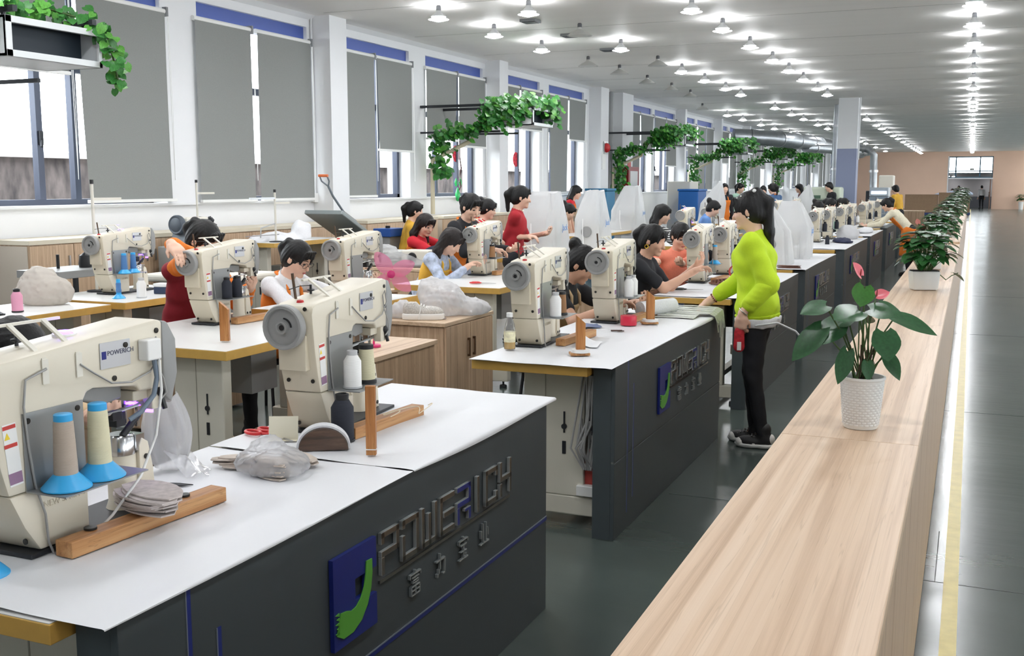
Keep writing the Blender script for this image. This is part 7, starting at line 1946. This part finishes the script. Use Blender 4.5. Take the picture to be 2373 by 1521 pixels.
for (a,b) in ((0.03,0.03),(0.37,0.03),(0.03,0.5),(0.37,0.5)): MB().box(a,a+0.03,b,b+0.03,0,0.9).build('leg', M_DARKMET, gt)
MB().lathe([(0.0,0.0),(0.045,0.0),(0.05,0.03),(0.04,0.09),(0.0,0.12)],(0.25,0.42,0.955),16).build('motor', M_BLACK, gt, smooth=40)
MB().cyl((0.15,0.25,0.955),(0.15,0.25,1.06),0.012,n=8).build('knee_rod', M_BLACK, gt, smooth=40)
# heat press with long lever
pr = thing('heat_press','grey lever heat press with long orange-gripped handle by the wall','press',(-6.9,10.35,0),0)
MB().obox((0.15,0.28,1.12),(0.5,0.75,0.05),(RAD(-24),0,0)).build('press_plate', mat('press_grey',(150,158,158),0.4,metal=0.3), pr, bevel=0.01)
MB().obox((0.15,0.42,1.17),(0.12,0.3,0.1),(RAD(-24),0,0)).build('bracket', M_GREYC, pr, bevel=0.01)
MB().tube([(0.15,0.62,1.06),(0.15,0.35,1.28),(0.15,0.15,1.45),(0.15,0.06,1.56)],0.014,n=8).tube([(0.15,0.06,1.56),(0.10,0.0,1.62),(0.10,-0.04,1.68)],0.010,n=8).tube([(0.15,0.06,1.56),(0.20,0.0,1.62),(0.20,-0.04,1.68)],0.010,n=8).build('lever', mat('lever_grey',(140,148,156),0.4,metal=0.4), pr, smooth=50)
MB().cyl((0.09,-0.04,1.68),(0.21,-0.04,1.68),0.016,n=10).build('grip', mat('orange_grip',(226,120,70),0.5), pr, smooth=40)
MB().box(-0.05,0.35,0.3,0.8,0.0,0.92).build('press_stand', M_GREYC, pr, bevel=0.01)
bb = thing('blue_box','small blue box with black knob beside the heat press','box',(-6.55,11.25,0.0)); MB().box(-0.12,0.12,0,0.35,0.95,1.05).build('case', mat('box_blue',(38,84,160),0.5), bb, bevel=0.006); MB().cyl((0,0.15,1.05),(0,0.15,1.08),0.03,n=12).build('knob', M_BLACK, bb); MB().box(-0.1,0.1,0.02,0.33,0.0,0.95).build('stand', M_GREYC, bb)
blob('fabric_sheet','white draped sheet on the wall-side table behind the thread stand','fabric',(-6.8,9.15,0.98),[((0,0.3,0.0),(0.14,0.5,0.10)),((0.05,0.7,0.05),(0.1,0.15,0.16))],C_WHITE,0.018,0.014,(20,16,22))
sew_table(-7.1,-6.5,9.0,10.3,0.985,'high wall-side table under the white draped sheet')
# fire point
fc = thing('fire_cabinet','dark red fire hose cabinet on the wall','cabinet',(-7.618,24.36,1.18)); MB().box(0.0,0.16,0.0,0.85,0,0.82).build('body', mat('fire_red',(136,24,30),0.45), fc, bevel=0.006); MB().box(0.16,0.165,0.12,0.73,0.1,0.72).build('glass_door', mat('door_grey',(180,184,186),0.3), fc)
al = thing('fire_alarm','round red fire alarm bell on the wall','alarm',(-7.6,23.05,2.40)); MB().lathe([(0.0,0.1),(0.06,0.09),(0.10,0.05),(0.11,0.0),(0.0,0.0)],(0,0,0),20,axis=(1,0,0)).build('bell', M_RED, al, smooth=40); MB().box(-0.01,0.01,-0.14,0.14,-0.14,0.14).build('base', M_STEEL, al)
for k,(yy,zz_,c_,lab) in enumerate(((22.95,2.12,M_STICK,'white notice below the fire alarm bell'),(24.9,1.95,M_STRED,'small red notice left of the fire cabinet'))):
    o = MB().box(0,0.01,-0.12,0.12,-0.2,0.2).build('wall_notice', c_, None, (-7.618,yy,zz_)); tag(o,lab,'notice')
dr = MB().cyl((0,0,0),(0,0,3.72),0.06,n=14).build('drain_pipe', mat('drain_grey',(150,152,152),0.5), None, (-7.82,24.05,0), smooth=40); tag(dr,'grey vertical drain pipe beside the fire cabinet','pipe')
# cabinets, bins and machines further along
def tower(x,y,w,d,h,z,lab,m,cat='unit'):
    t = thing('cooling_tower_unit' if cat == 'unit' else 'bin', lab, cat, (x,y,z)); MB().box(0,w,0,d,0,h).build('body', m, t, bevel=0.02)
    if cat == 'unit':
        for q in range(7): MB().box(w,w+0.008,0.06,d-0.06,0.1+0.09*q,0.14+0.09*q).build('louvre', M_GREYC, t)
    else: MB().box(-0.02,w+0.02,-0.02,d+0.02,h,h+0.05).build('lid', m, t, bevel=0.01)
    return t
tower(-7.2,26.9,0.6,0.9,1.66,0.0,'white upright cooling unit by the windows',M_CREAM2)
tower(-6.7,26.1,0.5,0.9,1.42,0.0,'large blue bin beside the white cooling unit',mat('bin_blue',(40,110,190),0.5),'bin')
tower(-7.4,21.15,0.45,0.6,1.45,0.0,'blue-green bin near the fire cabinet',mat('bin_teal',(38,112,150),0.5),'bin')
gmn = thing('pale_green_machine','pale green machine with grey cabinet in front of the blue column','machine',(-3.78,27.05,0)); MB().box(0,0.85,0,0.6,0,1.2).build('cabinet', mat('cabinet_grey',(140,150,146),0.5), gmn, bevel=0.01); MB().box(-0.02,0.87,-0.05,0.62,1.2,1.52).build('hood', mat('hood_green',(206,216,196),0.45), gmn, bevel=0.05); MB().box(0.05,0.4,-0.055,-0.05,1.24,1.32).build('slot', mat('slot_green',(80,110,90),0.5), gmn)
fm = thing('conveyor_oven','dark machine with white hood far behind the column','machine',(-2.85,33.0,0)); MB().box(0,0.6,0,0.8,0,1.4).build('case', M_DARKMET, fm, bevel=0.02); MB().box(0.35,0.75,-0.02,0.7,1.4,1.85).build('hood', M_CREAM2, fm, bevel=0.03)
dt = thing('conveyor_machine','blue-grey machine with bright display far behind the benches','machine',(-2.6,31.2,0)); MB().box(0,0.5,0,0.8,0,1.25).build('case', mat('case_bluegrey',(150,164,180),0.4), dt, bevel=0.03); MB().box(0.05,0.45,-0.01,0.0,1.32,1.4).build('display', mat('display_glow',(220,230,255),0.4,emit=(220,230,255),estr=2.5), dt); MB().box(0,0.5,0,0.8,1.25,1.5).build('hood', mat('case_bluegrey2',(190,200,208),0.4), dt, bevel=0.02)
# far cabinets and cartons
cabinet(-2.5,-1.2,31.9,32.7,0.85,'far wooden cabinet left of the counter end')
M_CARD = mat('cardboard',(150,122,96),0.8,noise=(8,0.06))
for k,(x,y,w,h,lab) in enumerate(((-3.2,60,1.6,1.05,'left brown carton pile near the far wall'),(-1.55,60,0.75,1.15,'middle pale carton near the far wall'),(-0.75,61,0.7,0.9,'right carton near the far wall'))):
    t = thing('carton', lab, 'carton', (x,y,0.12)); MB().box(0,w,0,1.0,0,h-0.12).build('box', M_CARD, t, bevel=0.01); MB().box(0,w,-0.01,0.3,h-0.12,h-0.10).build('flap', M_CARD, t)
    pt = MB().box(-0.05,w+0.05,-0.05,1.05,0,0.115).build('pallet', mat('pallet_blue',(42,62,118),0.6), None, (x,y,0)); tag(pt,'blue pallet under the %s' % lab.split(' near')[0],'pallet')
blob('fabric_heap','heap of white and grey cut goods on the far cartons','fabric',(-0.6,60.8,1.02),[((0,0,0.05),(0.7,0.4,0.22)),((-0.9,0,0.0),(0.3,0.3,0.12))],C_FLOR,0.04,0.03,(9,9,9))
# ducts
def duct(lab, pts, r):
    t = thing('air_duct', lab, 'duct', pts[0]); P0 = Vector(pts[0]); Q = [Vector(p)-P0 for p in pts]
    MB().tube(Q,r,n=18).build('duct_pipe', M_GALV, t, smooth=50)
    for i in range(len(Q)-1):
        n = max(1,int((Q[i+1]-Q[i]).length/1.2))
        for q in range(n):
            c = Q[i]+(Q[i+1]-Q[i])*(q+0.5)/n; d = (Q[i+1]-Q[i]).normalized(); MB().cyl(c-d*0.03,c+d*0.03,r+0.02,n=18).build('joint_ring', M_STEEL, t, smooth=40)
duct('thick silver air duct under the ceiling along the far windows',[(-7.3,35.5,3.15),(-6.2,36.0,3.1),(-5.4,38.5,3.05),(-4.9,44.0,3.0),(-4.6,50.0,3.0)],0.26)
duct('long silver air duct reaching the column',[(-5.4,38.5,2.86),(-4.4,41.0,2.85),(-3.9,44.5,2.85)],0.16)
duct('ribbed silver duct dropping left of the column',[(-3.43,30.3,3.715),(-3.45,30.3,2.6),(-3.43,30.3,1.4)],0.09)
duct('silver duct bending down right of the column',[(-3.4,31.5,3.1),(-2.95,31.5,2.6),(-2.7,31.5,2.55),(-2.55,31.5,2.4),(-2.53,31.5,1.5)],0.10)
# green bottle garland by the fourth window
gg = thing('hanging_ornament','green bottle ornament hanging on a dark cord before the fourth window','ornament',(-7.86,16.02,0))
MB().tube([(0,0.08,2.3),(0,0.08,2.05),(0.02,0.1,1.85),(0,0.05,1.7),(0.02,0.08,1.55),(0,0.0,1.45)],0.012,n=6).build('cord', mat('dark_red_cord',(70,36,40),0.6), gg, smooth=60)
for (dy,z_,s_) in ((0.0,1.42,1.0),(-0.06,1.62,0.6),(0.1,1.62,0.6)):
    MB().lathe([(0.0,-0.12*s_),(0.03*s_,-0.1*s_),(0.045*s_,0.0),(0.03*s_,0.05*s_),(0.012*s_,0.1*s_),(0.0,0.12*s_)],(0,dy,z_),14).build('bottle', mat('green_glass',(60,200,110),0.15,trans=0.3), gg, smooth=40)
